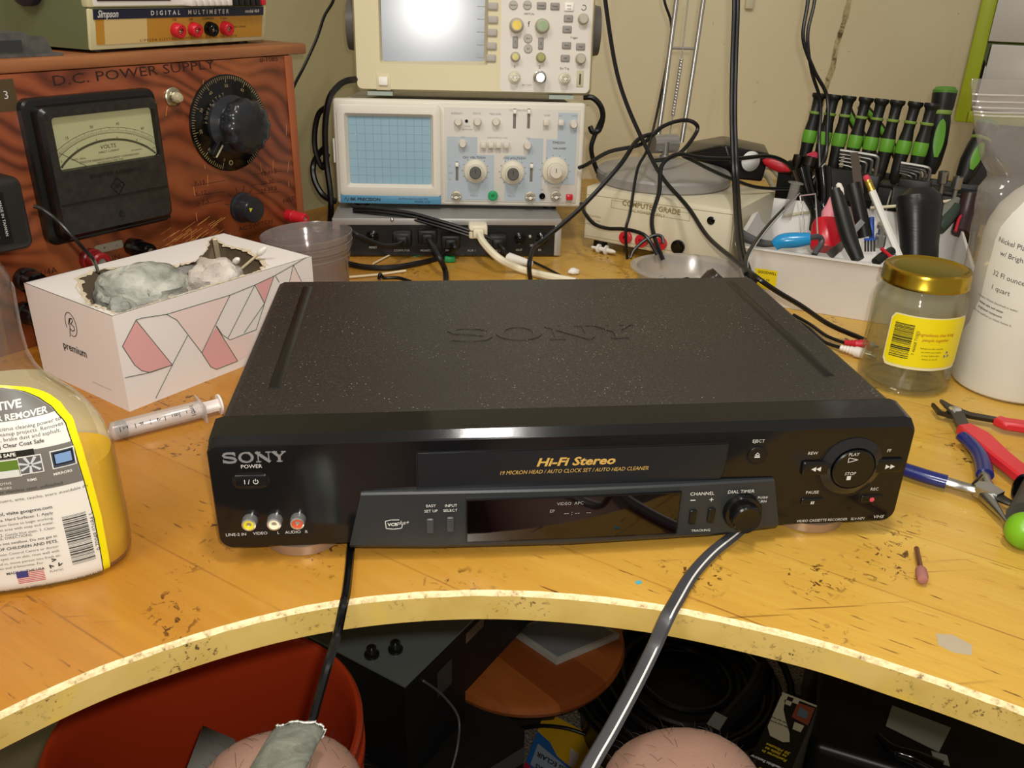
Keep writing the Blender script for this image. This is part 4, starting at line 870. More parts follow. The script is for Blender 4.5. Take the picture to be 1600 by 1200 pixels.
IV = M('ivory_case','cfcabb',0.42); IVB = M('ivory_bezel','d6d1c4',0.38); BLP = M('blue_panel','a9b4bd',0.42); PNL = M('light_panel','cbc8bf',0.42); BLS = M('blue_strip','4f88a8',0.4)
bk = thing('oscilloscope','ivory analogue oscilloscope with a blue gridded screen, lower of the two stacked','oscilloscope',(-194.2,697.8,55.2),-4.2,3.3)
BW_,BH_ = 321,132
b = MB(M('scope_case','a8a49b',.5)); b.box(5,BW_-14,12,285,2,BH_-4,2); b.build('case',bk)
b = MB(IVB); b.box(0,BW_,0,14,0,BH_,4,3)
b.build('front_bezel',bk); b = MB(IVB)
# screen surround, a sunk frame with sloping sides
def sq(x0,x1,z0,z1,y,r): return [(p[0],y,p[1]) for p in rrect(x0,x1,z0,z1,r)]
loft(b,[sq(6,136,12,BH_-6,-0.2,5),sq(6,136,12,BH_-6,-7,5),sq(9,133,15,BH_-9,-8.5,5),sq(15,127,23,BH_-17,-8.5,3),sq(19,123,27,BH_-21,-1.5,2)],cap1=False); b.build('screen_surround',bk)
def phos():
    g = NT('blue_screen',0.12); v = g.map((1,1,1)); sp = g.t.nodes.new('ShaderNodeSeparateXYZ'); g.lk(v,sp.inputs[0])
    ls = []
    for ax,off in ((0,0.019),(2,0.027)):
        sb = g.t.nodes.new('ShaderNodeMath'); sb.operation = 'SUBTRACT'; sb.inputs[1].default_value = off; g.lk(sp.outputs[ax],sb.inputs[0])
        md = g.t.nodes.new('ShaderNodeMath'); md.operation = 'PINGPONG'; md.inputs[1].default_value = 0.0052; g.lk(sb.outputs[0],md.inputs[0]); m2 = g.t.nodes.new('ShaderNodeMath'); m2.operation = 'MULTIPLY'; m2.inputs[1].default_value = 100; g.lk(md.outputs[0],m2.inputs[0]); ls.append(g.ramp(m2.outputs[0],[(0.0,0.8),(0.02,0.6),(0.04,0.0)]))
    c = g.mix(g.mix(1.0,ls[0],ls[1],'LIGHTEN'),'8fb0c0','668a9e'); s = g.ramp(g.vor(g.tc,95),[(0.03,1.0),(0.07,0.0)]); m = g.ramp(g.noise(g.tc,30,3),[(0.5,0.0),(0.65,1.0)])
    c = g.mix(g.mix(1.0,s,m,'MULTIPLY'),c,'e8f4f4'); g.col(c); return g.m
b = MB(phos()); b.box(18,124,-1.6,-0.6,26,BH_-20); b.build('screen',bk)
b = MB(BLS); b.box(6,136,-8.9,-.2,2.5,12.5,.6); b.m(black_print); b.text('BK PRECISION',38,7.6,4,-9.1,bold=.03,sx=1.1); b.text('20 MHz OSCILLOSCOPE',100,9.3,2.6,-9.1); b.text('MODEL 2120',112,5.4,2.6,-9.1); b.stroke([(11,7),(13,10),(15,5),(17,9)],.6,-9.1,-8.9); b.build('name_strip',bk)
b = MB(PNL); b.box(141,BW_-7,-1.2,0,6,BH_-8,.4); b.build('control_panel',bk)
b = MB(BLP); b.prism([(144,8),(205,8),(205,66),(183,66),(183,88),(144,88)],-1.6,-1); b.prism([(219,8),(268,8),(268,88),(248,88),(248,66),(219,66)],-1.6,-1); b.prism([(272,30),(BW_-10,30),(BW_-10,BH_-12),(286,BH_-12),(286,87),(272,87)],-1.6,-1); b.build('blue_fields',bk)
KN = M('knob_ivory','cfc9bc',0.35); KG = M('knob_grey','55544f',0.4); BNC = M('bnc_nickel','a8a08e',0.42,0.9)
def knob(par, q, r, L_, m_, nm='knob', y=-1.6, cap=None):
    k = MB(m_); k.turn((q[0],y,q[1]),(q[0],y-30,q[1]),[(r,0),(r,L_*.2),(r*.88,L_*.3),(r*.82,L_*.9),(r*.7,L_),(0,L_)],24)
    if cap: k.m(cap); k.turn((q[0],y,q[1]),(q[0],y-30,q[1]),[(r*.62,L_*.9),(r*.6,L_+.5),(0,L_+.7)],20)
    return k.build(nm,par)
for q in ((158.6,106.5),(183,107),(206.7,107.4),(164.3,79.7),(247.7,78.9),(306,106.3)): knob(bk,q,5.4,8,KN,'small_knob')
for q,r in (((181,45.3),15.5),((229.4,44.5),15.5),((284.6,48),17.5)):
    k = MB(M('skirt_ivory','d0cab8',.4)); k.turn((q[0],-1.6,q[1]),(q[0],-20,q[1]),[(r,0),(r*.95,3),(r*.62,5),(r*.6,12),(0,12)],32); k.build('skirt_dial',bk)
    kk = MB(KN if r > 16 else KG); rr2 = 7.6 if r < 16 else 8.4; kk.turn((q[0],-13,q[1]),(q[0],-40,q[1]),[(rr2,0),(rr2,8),(rr2*.85,9.5),(0,9.5)],28); kk.m(black_print); kk.box(q[0]-.4,q[0]+.4,-23,-22.4,q[1],q[1]+5); kk.build('centre_knob',bk)
    t = MB(black_print)
    for i in range(12): a = R(230-26*i); t.stroke([(q[0]+(r+1)*math.cos(a),q[1]+(r+1)*math.sin(a)),(q[0]+(r+2.4)*math.cos(a),q[1]+(r+2.4)*math.sin(a))],.5,-1.8,-1.5)
    t.build('dial_ticks',bk)
for q in ((230.3,111),(248.3,111.4),(156.9,44),(253.7,44.1)):
    s_ = MB(M('slot_grey','6a675f',.5)); s_.box(q[0]-1.8,q[0]+1.8,-1.9,-1,q[1]-11,q[1]+13); s_.m(M('slider_white','e8e4da',.35)); s_.box(q[0]-2,q[0]+2,-6,-1.5,q[1]+7,q[1]+12,.6); s_.build('slide_switch',bk)
for q in ((190.7,78.6),(200.5,78.8),(210.5,79),(220.4,79.2),(270.6,107.9),(289.5,108.3)):
    s_ = MB(KN); s_.box(q[0]-3.6,q[0]+3.6,-8,-1,q[1]-3.6,q[1]+3.6,.8); s_.build('push_key',bk)
def bnc(par,q,y=-1.6,m_=BNC,r=6):
    j = MB(m_); j.turn((q[0],y,q[1]),(q[0],y-16,q[1]),[(r*1.15,0),(r*1.15,2),(r*.8,2.2),(r*.8,12),(r*.62,12),(r*.62,5),(0,5)],24); j.m(M('teflon','e8e4d8',.4)); j.turn((q[0],y-5,q[1]),(q[0],y-16,q[1]),[(r*.35,0),(r*.35,5),(0,5)],12); j.cyl((q[0]-r,y-9,q[1]),(q[0]+r,y-9,q[1]),1.1); return j.build('bnc_socket',par)
for q in ((156,12.7),(253,13.5),(286.8,14.9)): bnc(bk,q)
j = MB(M('green_post','1f9a5c',.35)); q = (204,14.3); j.turn((q[0],-1,q[1]),(q[0],-12,q[1]),[(6.4,0),(6.4,5),(5,6),(2.4,6),(2.4,3),(0,3)],24); j.build('green_post',bk)
j = MB(black_gloss); q = (269,14.6); j.turn((q[0],-1,q[1]),(q[0],-6,q[1]),[(4,0),(4,3),(1.6,3),(1.6,1),(0,1)],20); q = (169.1,107.5); j.disc(q[0],q[1],2,-2,-1); j.build('black_post',bk)
j = MB(RED); q = (304.7,14.3); j.box(q[0]-4.2,q[0]+4.2,-8,-1,q[1]-3.6,q[1]+3.6,.8); j.build('power_key',bk)
t = MB(grey_print)
for s_,q,h in (('INTENSITY',(156.9,116.6),2.2),('FOCUS',(182.1,117.1),2.2),('TRIG LEVEL',(205.7,116.8),2.2),('COUPLING SOURCE',(237.4,122.1),2.2),('SLOPE',(271.9,116.6),2),('X-Y',(289.1,116.1),2),('X-POS',(306.4,116.5),2),('TRACE',(170,101.2),1.8),('ROTATION',(170,97.3),1.8),('POS',(165.1,87.7),2),('POS',(248.2,87.7),2),('NORM CHOP ALT ADD',(208.7,87.7),1.8),('VERT MODE',(204.8,73.3),1.8),('AC',(147.7,51.2),1.8),('GND',(148.5,42.3),1.8),('DC',(147.7,34.1),1.8),('CAL',(268.7,22.9),1.8),('EXT TRIG',(286.4,25.7),1.8),('POWER',(304.1,7.6),1.8),('PULL x5',(179.5,13.9),2),('PULL x5',(228.4,13.9),2)): t.text(s_,q[0],q[1],h,-1.9)
t.m(black_print)
for s_,q,h in (('CH1 VOLTS/DIV',(179.2,62.3),3),('CH2 VOLTS/DIV',(231.5,62.5),3),('TIME/DIV',(288.1,82.9),3),('VAR SWEEP',(289.3,75.7),2.4)): t.text(s_,q[0],q[1],h,-1.9)
t.build('panel_lettering',bk)
for x,y,zf in ((30,20,-5),(BW_-40,20,-5),(30,250,-20),(BW_-40,250,-20)): MB(black_rubber).cyl((x,y,zf),(x,y,2),9).build('rubber_foot',bk)
b = MB(M('paper_tag','dcdcd6',.5)); b.box(-2.5,0.5,6,10,52,82); b.build('side_tag',bk)
# digital scope on top
tk = thing('digital_oscilloscope','cream digital oscilloscope with a glaring grey screen, on top of the stack','oscilloscope',(-166.1,731.3,192.8),-4,5)
CRM = M('cream_case','d2c7a2',0.42); WPN = M('white_controls','d6d0c6',0.42)
b = MB(M('cream_rear','b8af90',.5)); b.box(8,297,30,118,2,148,6,3); b.build('rear_case',tk)
b = MB(CRM)
loft(b,[sq(0,305,0,152,34,7),sq(0,305,0,152,8,7),sq(3,302,3,149,0,7),sq(33,170,34,140,0,3),sq(38,165,39,136,14,2)],cap1=False,cap0=True)
b.build('front_bezel',tk)
def lcd():
    g = NT('lcd_grey',0.22); g.b.inputs['Specular IOR Level'].default_value = 0.8; g.b.inputs['Base Color'].default_value = rgb('8d97a4'); return g.m
b = MB(lcd()); b.at((101,8.5,88),(2.8,0,3.2)); b.box(-65.5,65.5,0,1,-51,51); b.build('lcd_screen',tk)
b = MB(WPN); b.prism(rrect(186,301,3.2,149,5),-.5,2); b.build('control_panel',tk)
SK = M('soft_key','a9a39c',.45); EV = M('key_grey','8f8a84',.45)
for q in ((175.6,103.7),(175.8,88.2),(175.2,73.2),(174.6,57.4),(173.9,43)):
    b = MB(SK); b.box(q[0]-6.5,q[0]+6.5,-3,0,q[1]-4.4,q[1]+4.4,1.6,3); b.build('soft_key',tk)
b = MB(M('bezel_line','9d9371',.5)); 
for q in ((161.2,103.3),(161.3,88.6),(160.6,73.7),(160.8,58.6),(160.1,43.4)): b.box(q[0]-5,q[0]+6,-.3,.3,q[1]-.3,q[1]+.3)
b.build('menu_lines',tk)
for q,e in (((201.2,105.8),1),((218.8,106.2),1),((236.5,105.9),0),((253.5,105.5),0),((271,91.9),0),((269.9,79.2),0),((269.9,60.3),0),((288,59.2),0),((268.9,45),0),((220.7,67.5),1),((221.1,55.4),1)):
    b = MB(EV if not e else M('oval_key','aaa79c',.45))
    if e: b.turn((q[0],0,q[1]),(q[0],-4,q[1]),[(5.6,0),(5.6,1.4),(4.8,2.2),(0,2.2)],24)
    else: b.box(q[0]-5.8,q[0]+5.8,-2.6,0,q[1]-4.2,q[1]+4.2,1.4,3)
    b.build('oval_key' if e else 'square_key',tk)
b = MB(M('white_key','ece8e0',.4)); q = (271.2,105.2); b.box(q[0]-6,q[0]+6,-2.6,0,q[1]-5,q[1]+5,1.4,3); b.build('square_key',tk)
for q in ((204.6,62.6),(237.2,61.8)):
    b = MB(EV); b.box(q[0]-3.4,q[0]+3.4,-2.4,0,q[1]-7,q[1]+7,3.2,4); b.m(black_print); b.text('1' if q[0] < 215 else '2',q[0],q[1],3.5,-2.6); b.build('channel_key',tk)
KT = M('knob_stone','b3ad9b',.4)
knob(tk,(205.7,82.2),9.3,12,KT,'position_knob',0,M('yellow_cap','e0c23c',.35)); knob(tk,(238.1,82.2),9.3,12,M('knob_sage','a9ab95',.4),'position_knob',0,M('sage_cap','8fa57c',.4))
knob(tk,(205,45.2),6.3,10,KT,'scale_knob',0,M('pale_yellow_cap','c9bf66',.35)); knob(tk,(237.7,45.1),6.3,10,M('knob_moss','9b9a70',.4),'scale_knob',0,M('moss_cap','9a9c50',.4))
knob(tk,(289.7,91.6),7,10,KT,'scale_knob',0); knob(tk,(288.7,44.7),7,10,KT,'level_knob',0)
for q,c_ in (((204.7,20.5),0),((236.9,21.2),1),((269.2,20.3),0)):
    b = MB(M('bnc_skirt','c9c3ae',.4)); b.turn((q[0],0,q[1]),(q[0],-5,q[1]),[(8.4,0),(8,1.6),(7,1.8),(0,1.8)],28); b.build('socket_skirt',tk)
    if c_: b = MB(chrome); b.turn((q[0],0,q[1]),(q[0],-24,q[1]),[(8.5,1),(8.5,7),(7.4,7.6),(7.4,15),(5.4,17),(0,17)],18); b.build('metal_cap',tk)
    else: bnc(tk,q,-1.6,r=5.4)
b = MB(M('usb_frame','bdb591',.5)); q = (289.1,20.7); b.box(q[0]-4.4,q[0]+4.4,-1.6,0,q[1]-10,q[1]+10,.4); b.m(black_plastic); b.box(q[0]-1,q[0]+1,-2,-1,q[1]-7,q[1]+6); b.build('probe_terminal',tk)
b = MB(CRM); q = (36.6,11.6); b.box(q[0]-9,q[0]+9,-1,1,q[1]-10,q[1]+10,.6); b.m(M('white_key','ece8e0')); b.box(q[0]-6,q[0]+6,-4,0,q[1]-4,q[1]+6,1); b.build('power_button',tk)
t = MB(black_print)
for s_,q,h in (('VERTICAL',(221.5,95.9),2.2),('1',(204.4,33.7),4),('2',(236.5,33.6),4),('Ext Trig',(268.6,32.7),2.6),('Trigger',(279.3,69.6),2.4),('Cursors',(201.2,105.8),1.8),('Measure',(218.8,106.2),1.8),('Acquire',(236.5,105.9),1.8),('Display',(253.5,105.5),1.8),('Auto',(271.1,106.7),1.8),('Scale',(271.3,103),1.8),('Save',(271,91.9),1.8),('Utility',(269.9,79.2),1.8),('Menu',(220.7,67.5),1.8),('Ref',(221.1,55.4),1.8),('300 V CAT I',(220.6,11.5),1.8),('f',(221.1,84),7),('LEVEL',(288.3,37),1.8),('Mode',(269.9,60.3),1.8),('Slope',(288,59.2),1.8),('50%',(268.9,45),1.8)): t.text(s_,q[0],q[1],h,-3 if h < 1.9 else -.8)
q = (289.8,104.9); t.ring(q[0],q[1],2.6,3.4,-.8,-.5,a0=-150,a1=120); t.build('panel_lettering',tk)
for sx,x in ((-1,-1),(1,306)): MB(M('handle_grey','5a5650',.4)).cyl((x,45,80),(x+sx*10,45,80),32,30,36).build('handle_hub',tk)
for x in (16,250): MB(M('foot_tag','9aa49a',.5)).box(x,x+32,0,12,-5,0).build('foot',tk)

# ---------- computer grade supply, magnifier lamp ----------
cg = thing('bench_supply','low cream bench power supply with red sockets, under the lamp base','power supply',(132,673,0),-40.3)
CRG = M('cream_metal','cbc4ab',0.4); b = MB(CRG); b.box(0,206,0,140,14,84,1.5); b.build('case',cg)
b = MB(M('cream_front','d2cbb2',.4)); b.box(2,204,-2,0,16,82,1); b.build('front_plate',cg)
for x in (18,188):
    for y in (16,124): MB(black_rubber).cyl((x,y,0),(x,y,14.5),10,9).build('rubber_foot',cg)
b = MB(M('gold_brown_print','8a7a48',.5)); b.text('COMPUTER GRADE',95.2,70.6,7,-2.3,bold=.02,sx=.95); b.text('DC POWER SUPPLY',91.5,62.7,4,-2.3,sx=1.0); x0,z0 = 39.3,71.9; x1,z1 = 148.4,62.1; b.ribbon([(x0,z0),(x1,z0),(x1,z1),(x0,z1)],.4,-2.2,-2,closed=True)
b.text('SPECIFICATION',10.7,46.3,3,-2.3); b.text('INPUT 115VAC 60Hz',11.1,41.2,2.2,-2.3); b.text('OUTPUT 13.8VDC',11.6,35.2,2.2,-2.3); b.ribbon([(-14.6,73.2),(202.5,78.8),(206.4,21.6),(-13,18.8)],.5,-2.2,-2,closed=True); b.build('front_lettering',cg)
for q in ((64.7,27.1),(87.8,27),(114,27.5)):
    b = MB(RED); b.turn((q[0],-2,q[1]),(q[0],-14,q[1]),[(8.5,0),(8.5,5),(7,6),(3,6),(3,3),(0,3)],24); b.build('red_socket',cg)
b = MB(black_gloss); q = (137.8,27.6); b.turn((q[0],-2,q[1]),(q[0],-10,q[1]),[(9,0),(9,3),(7,4),(0,3)],24); b.build('fuse_holder',cg)
b = MB(black_gloss); q = (176.3,67.5); b.turn((q[0],-2,q[1]),(q[0],-5,q[1]),[(5,0),(5,1),(3,2),(0,2.2)],20); b.build('indicator',cg)
lp = thing('lamp_stand','round grey lamp base with thin silver arms, on the cream supply','lamp',(243,706,84.3))
LG = M('lamp_grey','9b9996',.4,.3); b = MB(LG); b.lathe([(88,0),(90,2),(90.5,12),(88,15),(60,22),(30,26),(10,27.5),(8,29)],64); b.build('weighted_base',lp)
AL = M('satin_aluminium','b9b7b2',.3,.85); b = MB(AL); b.lathe([(7,26),(7,34),(4.5,35),(4.5,52)],20); b.build('stem',lp)
b = MB(AL); b.cyl((-17,6,48),(17,12,48),12.5,12.5,28); b.box(-17,17,4,14,48,60,2); b.build('hinge_barrel',lp)
lo_ = Vector((243,706,84.3)); rel = lambda p: Vector(p)-lo_
b = MB(AL); b.tube([rel((235.2,722,132.9)),rel((241.7,730,219.8)),rel((247.3,738,308.5)),rel((250.3,742,353))],3.2,12,2); b.build('arm_rod',lp)
b = MB(AL); b.tube([rel((269,722,133.1)),rel((276.4,730,220.3)),rel((282.9,738,309.3)),rel((285.3,742,353.9))],3.2,12,2); b.build('arm_rod',lp)
b = MB(AL); b.cyl(rel((246.1,733,251.3)),rel((275.5,733,251)),1.8); b.build('cross_bar',lp)
b = MB(steel); p0 = rel((253.6,724,166.2)); p1 = rel((259.9,731,238.3)); dv = p1-p0; nn = 420; ax = dv.normalized(); u_ = ax.orthogonal().normalized(); v_ = ax.cross(u_)
b.tube([p0+dv*(i/nn)+(u_*math.cos(i*.75)+v_*math.sin(i*.75))*2.3 for i in range(nn+1)],.45,5,1); b.cyl(p1,rel((262.5,738,308.9)),.9); b.cyl(p0,rel((251.4,722,139.8)),.9); b.build('tension_spring',lp)
def hull(pts, bev, seg=3):
    bm = bmesh.new(); [bm.verts.new(p) for p in pts]; bmesh.ops.convex_hull(bm, input=list(bm.verts)); bmesh.ops.dissolve_limit(bm, angle_limit=R(8), verts=list(bm.verts), edges=list(bm.edges))
    if bev: bmesh.ops.bevel(bm, geom=list(bm.edges), offset=bev, segments=seg, profile=.5, affect='EDGES')
    return bm
# black handheld device with a white sticker behind the lamp base
dvz = thing('black_device','glossy black tapered gadget with a round white sticker, behind the lamp base','gadget')
b = MB(M('gadget_black','18171a',.28)); b.bm(hull([(345.1,705,86.7),(386,712,81.8),(430.6,830,72.4),(308.9,800,92.8),(322.6,705,133),(391.9,712,120.2),(440.7,850,109),(299.9,800,103.8),(318.8,850,112),(372.4,850,121.8)],3)); b.build('body',dvz)
b = MB(M('sticker_white','d8d8d6',.5)); c0 = Vector((363,704,111.3)); ex = (Vector((391.9,712,120.2))-Vector((322.6,705,133))).normalized(); ez = (Vector((322.6,705,133))-Vector((345.1,705,86.7))).normalized(); ez = (ez-ex*ex.dot(ez)).normalized()
b.add([c0+ex*13.5*math.cos(R(a))+ez*13.5*math.sin(R(a)) for a in range(0,360,12)],[list(range(30))]); ob = b.build('round_sticker',dvz)
sd = ob.modifiers.new('thick','SOLIDIFY'); sd.thickness = 0.0006; sd.offset = 0
b = MB(CRG); b.tube([(398.1,760,91.8),(421.4,770,89.9),(441.3,770,68.7),(436.6,770,49.9)],4,10); b.tube([(395.4,750,84.7),(412.3,760,80),(429.1,765,59.5)],4,10); tag(b.build('cream_cable'),'looped cream cable behind the black gadget beside the tool bin','cable')
b = MB(M('clip_red','b81e2a',.35)); b.at((399.3,700,107),(0,14,-30)); blob(b,(0,0,0),20,5,8,2,.08); tag(b.build('red_clip'),'red clip grip lying right of the round white sticker','clip')

# ---------- tool bin ----------
bn = thing('tool_bin','white open plastic bin full of small tools on the right of the bench','bin',(258,449,0),-31.2)
BWH = M('bin_white','d8d6d2',0.45,var=.05,vscale=12); b = MB(BWH); bw,bd,bh = 240,262,68
def binring(x0,x1,y0,y1,z,sh=0): return [(p[0]+(sh*(p[1]-y0)/(y1-y0)),p[1],z) for p in rrect(x0,x1,y0,y1,10)]
loft(b,[binring(12,bw-10,16,bd-14,.3,0),binring(1,bw-1,1,bd-1,bh-3,-14),binring(-2,bw+2,-2,bd+2,bh-1.5,-16),binring(-2,bw+2,-2,bd+2,bh,-16),binring(2,bw-2,2,bd-2,bh,-14),binring(14,bw-12,18,bd-16,3,0)],True,True); b.build('bin_shell',bn)
b = MB(M('sticker_yellow','e6d21c',.5)); nrm = (0,-68,16)
def bf(x,z,o=.25): t_ = z/65.0; return (x,16-15*t_-o,z)
b.add([bf(24,44),bf(48,44),bf(48,20),bf(24,20)],[(0,1,2,3)]); b.m(black_print); b.text('GOODWILL',0,0,3.2,0,.05,fn=lambda x,y,z: bf(37+x,40+z,.4),sx=.85,bold=.02); b.text('$1.99',0,0,3,0,.05,fn=lambda x,y,z: bf(36+x,31+z,.4)); sb = b.build('price_sticker',bn)
'''tools'''
def stick(name, label, cat, pts, r, mat, group=None, n=12, k=4, flat=1.0): return tag(MB(mat).tube(pts,r,n=n,k=k,flat=flat).build(name), label, cat, group)
# screwdriver rack
rk = thing('screwdriver_rack','black plastic rack behind the white bin holding green and black screwdrivers','rack',(468,750,0),-41)
b = MB(M('rack_black','131414',.45)); b.box(-40,235,-18,34,0,28,2); b.box(-38,232,-14,-4,28,88,1.5); b.box(-38,232,22,32,28,96,1.5); b.box(-38,232,-16,34,84,90,1.5); b.build('rack_frame',rk)
GRN = M('grip_green','5f9a2c',.4); GRD = M('ring_green','7c9a44',.4); DKR = M('driver_black','151614',.42)
PR = [(1282,150),(1312,154)]
def driver(label):
    o = thing('precision_screwdriver',label,'screwdriver',group='precision screwdrivers in the rack')
    b = MB(DKR); b.lathe([(3,-30),(7,-24),(8,-10),(8.4,4),(9.2,12),(9.4,24),(8.6,30),(7.2,40),(7.2,47),(7.8,50.5),(6.8,52),(7,66),(7.6,69),(9.4,71),(9.8,74),(9.2,76),(0,76)],24); b.build('handle',o)
    b = MB(GRN); b.lathe([(9,10),(9.6,12.5),(9.7,23),(9.1,27)],24); b.build('green_band',o); b = MB(GRD); b.lathe([(7.6,48.5),(8.2,49.5),(8.2,51.6),(7.6,52)],24); b.build('green_ring',o)
    b = MB(steel); b.cyl((0,0,-90),(0,0,-38),1.6,n=10); b.build('blade',o); return o
d0 = driver('x'); pos = [((1.3,519.7))]
names = ['leftmost','second','third','fourth','fifth','sixth','seventh','rightmost']
for i in range(8):
    lx_ = i*20.8; ca,sa = math.cos(R(-41)),math.sin(R(-41)); x = 468+lx_*ca-13; y = 750+lx_*sa-12
    o = d0 if i == 0 else copy_thing(d0,(0,0,0)); o.location = Vector((x,y,121))*S; o.rotation_euler = (R(-4),R(6.5-(i%3)*.7),0)
    o['label'] = 'small black screwdriver with green band, %s of the eight in the rack'%names[i]
def bigdriver(label, p0, p1, r, L_):
    o = thing('large_screwdriver',label,'screwdriver'); d = (Vector(p1)-Vector(p0)).length; b = MB(DKR); b.align(p0,p1,-60); b.lathe([(r*.5,0),(r*.8,d*.12),(r,d*.35),(r*.95,d*.6),(r*.82,d*.7),(r*.95,d*.78),(r*1.02,d*.93),(r*.9,d*.94)],28); b.build('handle',o)
    b = MB(M('cap_green','4f7d2c',.4)); b.align(p0,p1); b.lathe([(r*1.0,d*.93),(r*1.03,d*.96),(r*.8,d),(0,d*1.005)],28); b.build('cap',o); b = MB(GRD); b.align(p0,p1); b.lathe([(r*.86,d*.69),(r*.9,d*.7),(r*.9,d*.735),(r*.86,d*.74)],28); b.build('green_ring',o)
    b = MB(GRN); b.align(p0,p1); q = (Vector((-0.3,-1,0.1))); inv = b.M.to_3x3().inverted()@q; a0 = math.degrees(math.atan2(inv.y,inv.x)); vs=[]
    for j in range(13):
        t_ = j/12; w_ = 26*math.sin(math.pi*min(1,max(.04,t_)))**.5; z = d*(.2+.44*t_)
        for k_ in range(5): a = R(a0-w_+w_*2*k_/4); vs.append((r*1.025*math.cos(a),r*1.025*math.sin(a),z))
    b.add(vs,[(j*5+k_,j*5+k_+1,j*5+k_+6,j*5+k_+5) for j in range(12) for k_ in range(4)]); b.build('green_inlay',o,smooth=80)
    b = MB(steel); dd_ = (Vector(p1)-Vector(p0)).normalized(); b.cyl(Vector(p0)-dd_*60,Vector(p0)+dd_*2,3,n=12); b.build('blade',o)
bigdriver('large black screwdriver with long green inlay standing by the green cabinet',(605.3,672,101.2),(611.8,690,212.2),15,110)
bigdriver('large green-striped screwdriver leaning right, half hidden by the plastic bag',(633.5,640,95.9),(664.4,660,172.7),14,100)
pl_ = thing('lineman_pliers','black and green plier handles crossed behind the precision screwdrivers','pliers')
for nm,P in (('handle',[(533,800,173.6),(544.4,800,155.7),(581.3,790,107.2),(601.9,780,71.6)]),('handle',[(561.7,810,172.6),(588.3,810,150.1),(625.1,800,105.6),(646.3,790,69.6)])):
    b = MB(DKR); b.tube(P,7,12); b.m(GRN); b.tube([Vector(p)+Vector((-2,-4,1)) for p in P[:3]],4,10); b.build(nm,pl_)
# hex key sets, sockets
def hexset(label, base, n_, sc, flip=1):
    o = thing('hex_key_set',label,'hex keys'); b = MB(DKR); b.at(base,(0,0,-35)); b.box(-26*sc,22*sc,-9,9,-26*sc,4,2); b.build('holder',o)
    for i in range(n_):
        r = 2.3-.28*i; b = MB(M('hex_steel','7c7a76',.45,.9)); b.at(base,(0,0,-35)); x = (16-i*6)*sc; h_ = (26-4.4*i)*sc; L_ = (44-6*i)*sc
        b.tube([(x,-6+i*2.4,-5),(x,-6+i*2.4,h_-6),(x-1.5,-6+i*2.4,h_-1.5),(x-6,-6+i*2.4,h_),(x-L_*.5,-6+i*2.4,h_+1),(x-L_,-6+i*2.4,h_+2)],r,6,3); b.build('hex_key',o)
hexset('set of shiny hex keys bent left, in a black holder left of the pencil',(468.8,600,113.1),5,1.05); hexset('second set of hex keys, in the black holder right of the pencil',(545.3,600,105.2),5,.8)
for i,(p,r,lab) in enumerate((((426.3,700,103.7),7,'small dark steel socket left of the red-tipped tool by the rack'),((439.5,690,103.1),9,'wider dark steel socket beside the smaller one at the rack left end'))):
    b = MB(dark_steel); b.at(p,(0,8,0)); b.lathe([(r*.8,-12),(r*.8,4),(r,6),(r,17),(r*.7,17),(r*.7,8),(0,8)],24); tag(b.build('steel_socket'),lab,'socket')
for (pa,pb_,lab) in (((588,610,90.7),(585.7,610,117.1),'left one of two nut drivers standing behind the black taped handle'),((601.2,600,84.6),(601,600,112.6),'right one of two nut drivers standing behind the black taped handle')):
    b = MB(steel); b.align(pa,pb_); L_ = (Vector(pb_)-Vector(pa)).length; b.lathe([(3,-14),(3,L_*.4),(6.2,L_*.45),(6.4,L_),(4.6,L_),(4.6,L_-6),(0,L_-6)],20); tag(b.build('nut_driver'),lab,'nut driver')
b = MB(M('pink_tip','d03a5a',.4)); b.at((450.7,705,117.5)); blob(b,(0,0,0),9,7,7,3,.2,16,10); tag(b.build('red_plug_cover'),'pinkish red plastic cap showing behind the steel sockets','cap')
# big taped handle
b = MB(M('tape_black','161517',.32,bump=.5,bscale=90,stretch=(.3,.3,3))); q0 = Vector((473.3,440,43.1)); q1 = Vector((471.5,470,124.2)); b.align(q0,q1); L_ = (q1-q0).length
b.lathe([(20,-18),(21,0),(21.5,L_*.3),(24,L_*.6),(26,L_*.8),(24,L_*.93),(15,L_*1.02),(0,L_*1.04)],32,sx=1,sy=.8); o = b.build('taped_handle'); tag(o,'thick black tape-wrapped tool handle standing in the white bin right of the pencil','tool handle')
pc = thing('pencil','white pencil with gold ferrule and pink eraser leaning in the tool bin','pencil'); e0 = Vector((404.8,470,139)); e1 = Vector((431.5,410,60.2)); d_ = (e1-e0).normalized()
b = MB(M('pencil_white','dedcd6',.35)); b.cyl(e0+d_*17,e1,3.9,n=6); b.build('barrel',pc); b = MB(M('ferrule','c8a850',.3,.9)); b.turn(e0+d_*5,e0+d_*18,[(3.7,0),(4,2),(3.6,3),(4,4),(3.6,9),(4,10),(4,13)],18); b.build('ferrule',pc); b = MB(M('eraser','c2384a',.7)); b.turn(e0-d_*1,e0+d_*6,[(0,0),(3,0),(3.6,1.2),(3.6,7)],16); b.build('eraser',pc)
kf = thing('flat_file','dark steel blade rising from a black handle, left of the pencil','blade'); b = MB(M('blade_brown','6e625a',.35,.8)); b.bm(hull([(396.4,500,160),(406.3,500,160),(411.9,480,118.3),(402.1,480,113.9),(398.5,504,159.3),(408.4,504,159.3),(414.1,484,117.4),(404.3,484,113)],0)); b.build('blade',kf); b = MB(DKR); b.tube([(396.9,480,128.3),(401.6,466,104.9),(410,455,74.9)],8,12); b.build('handle',kf)
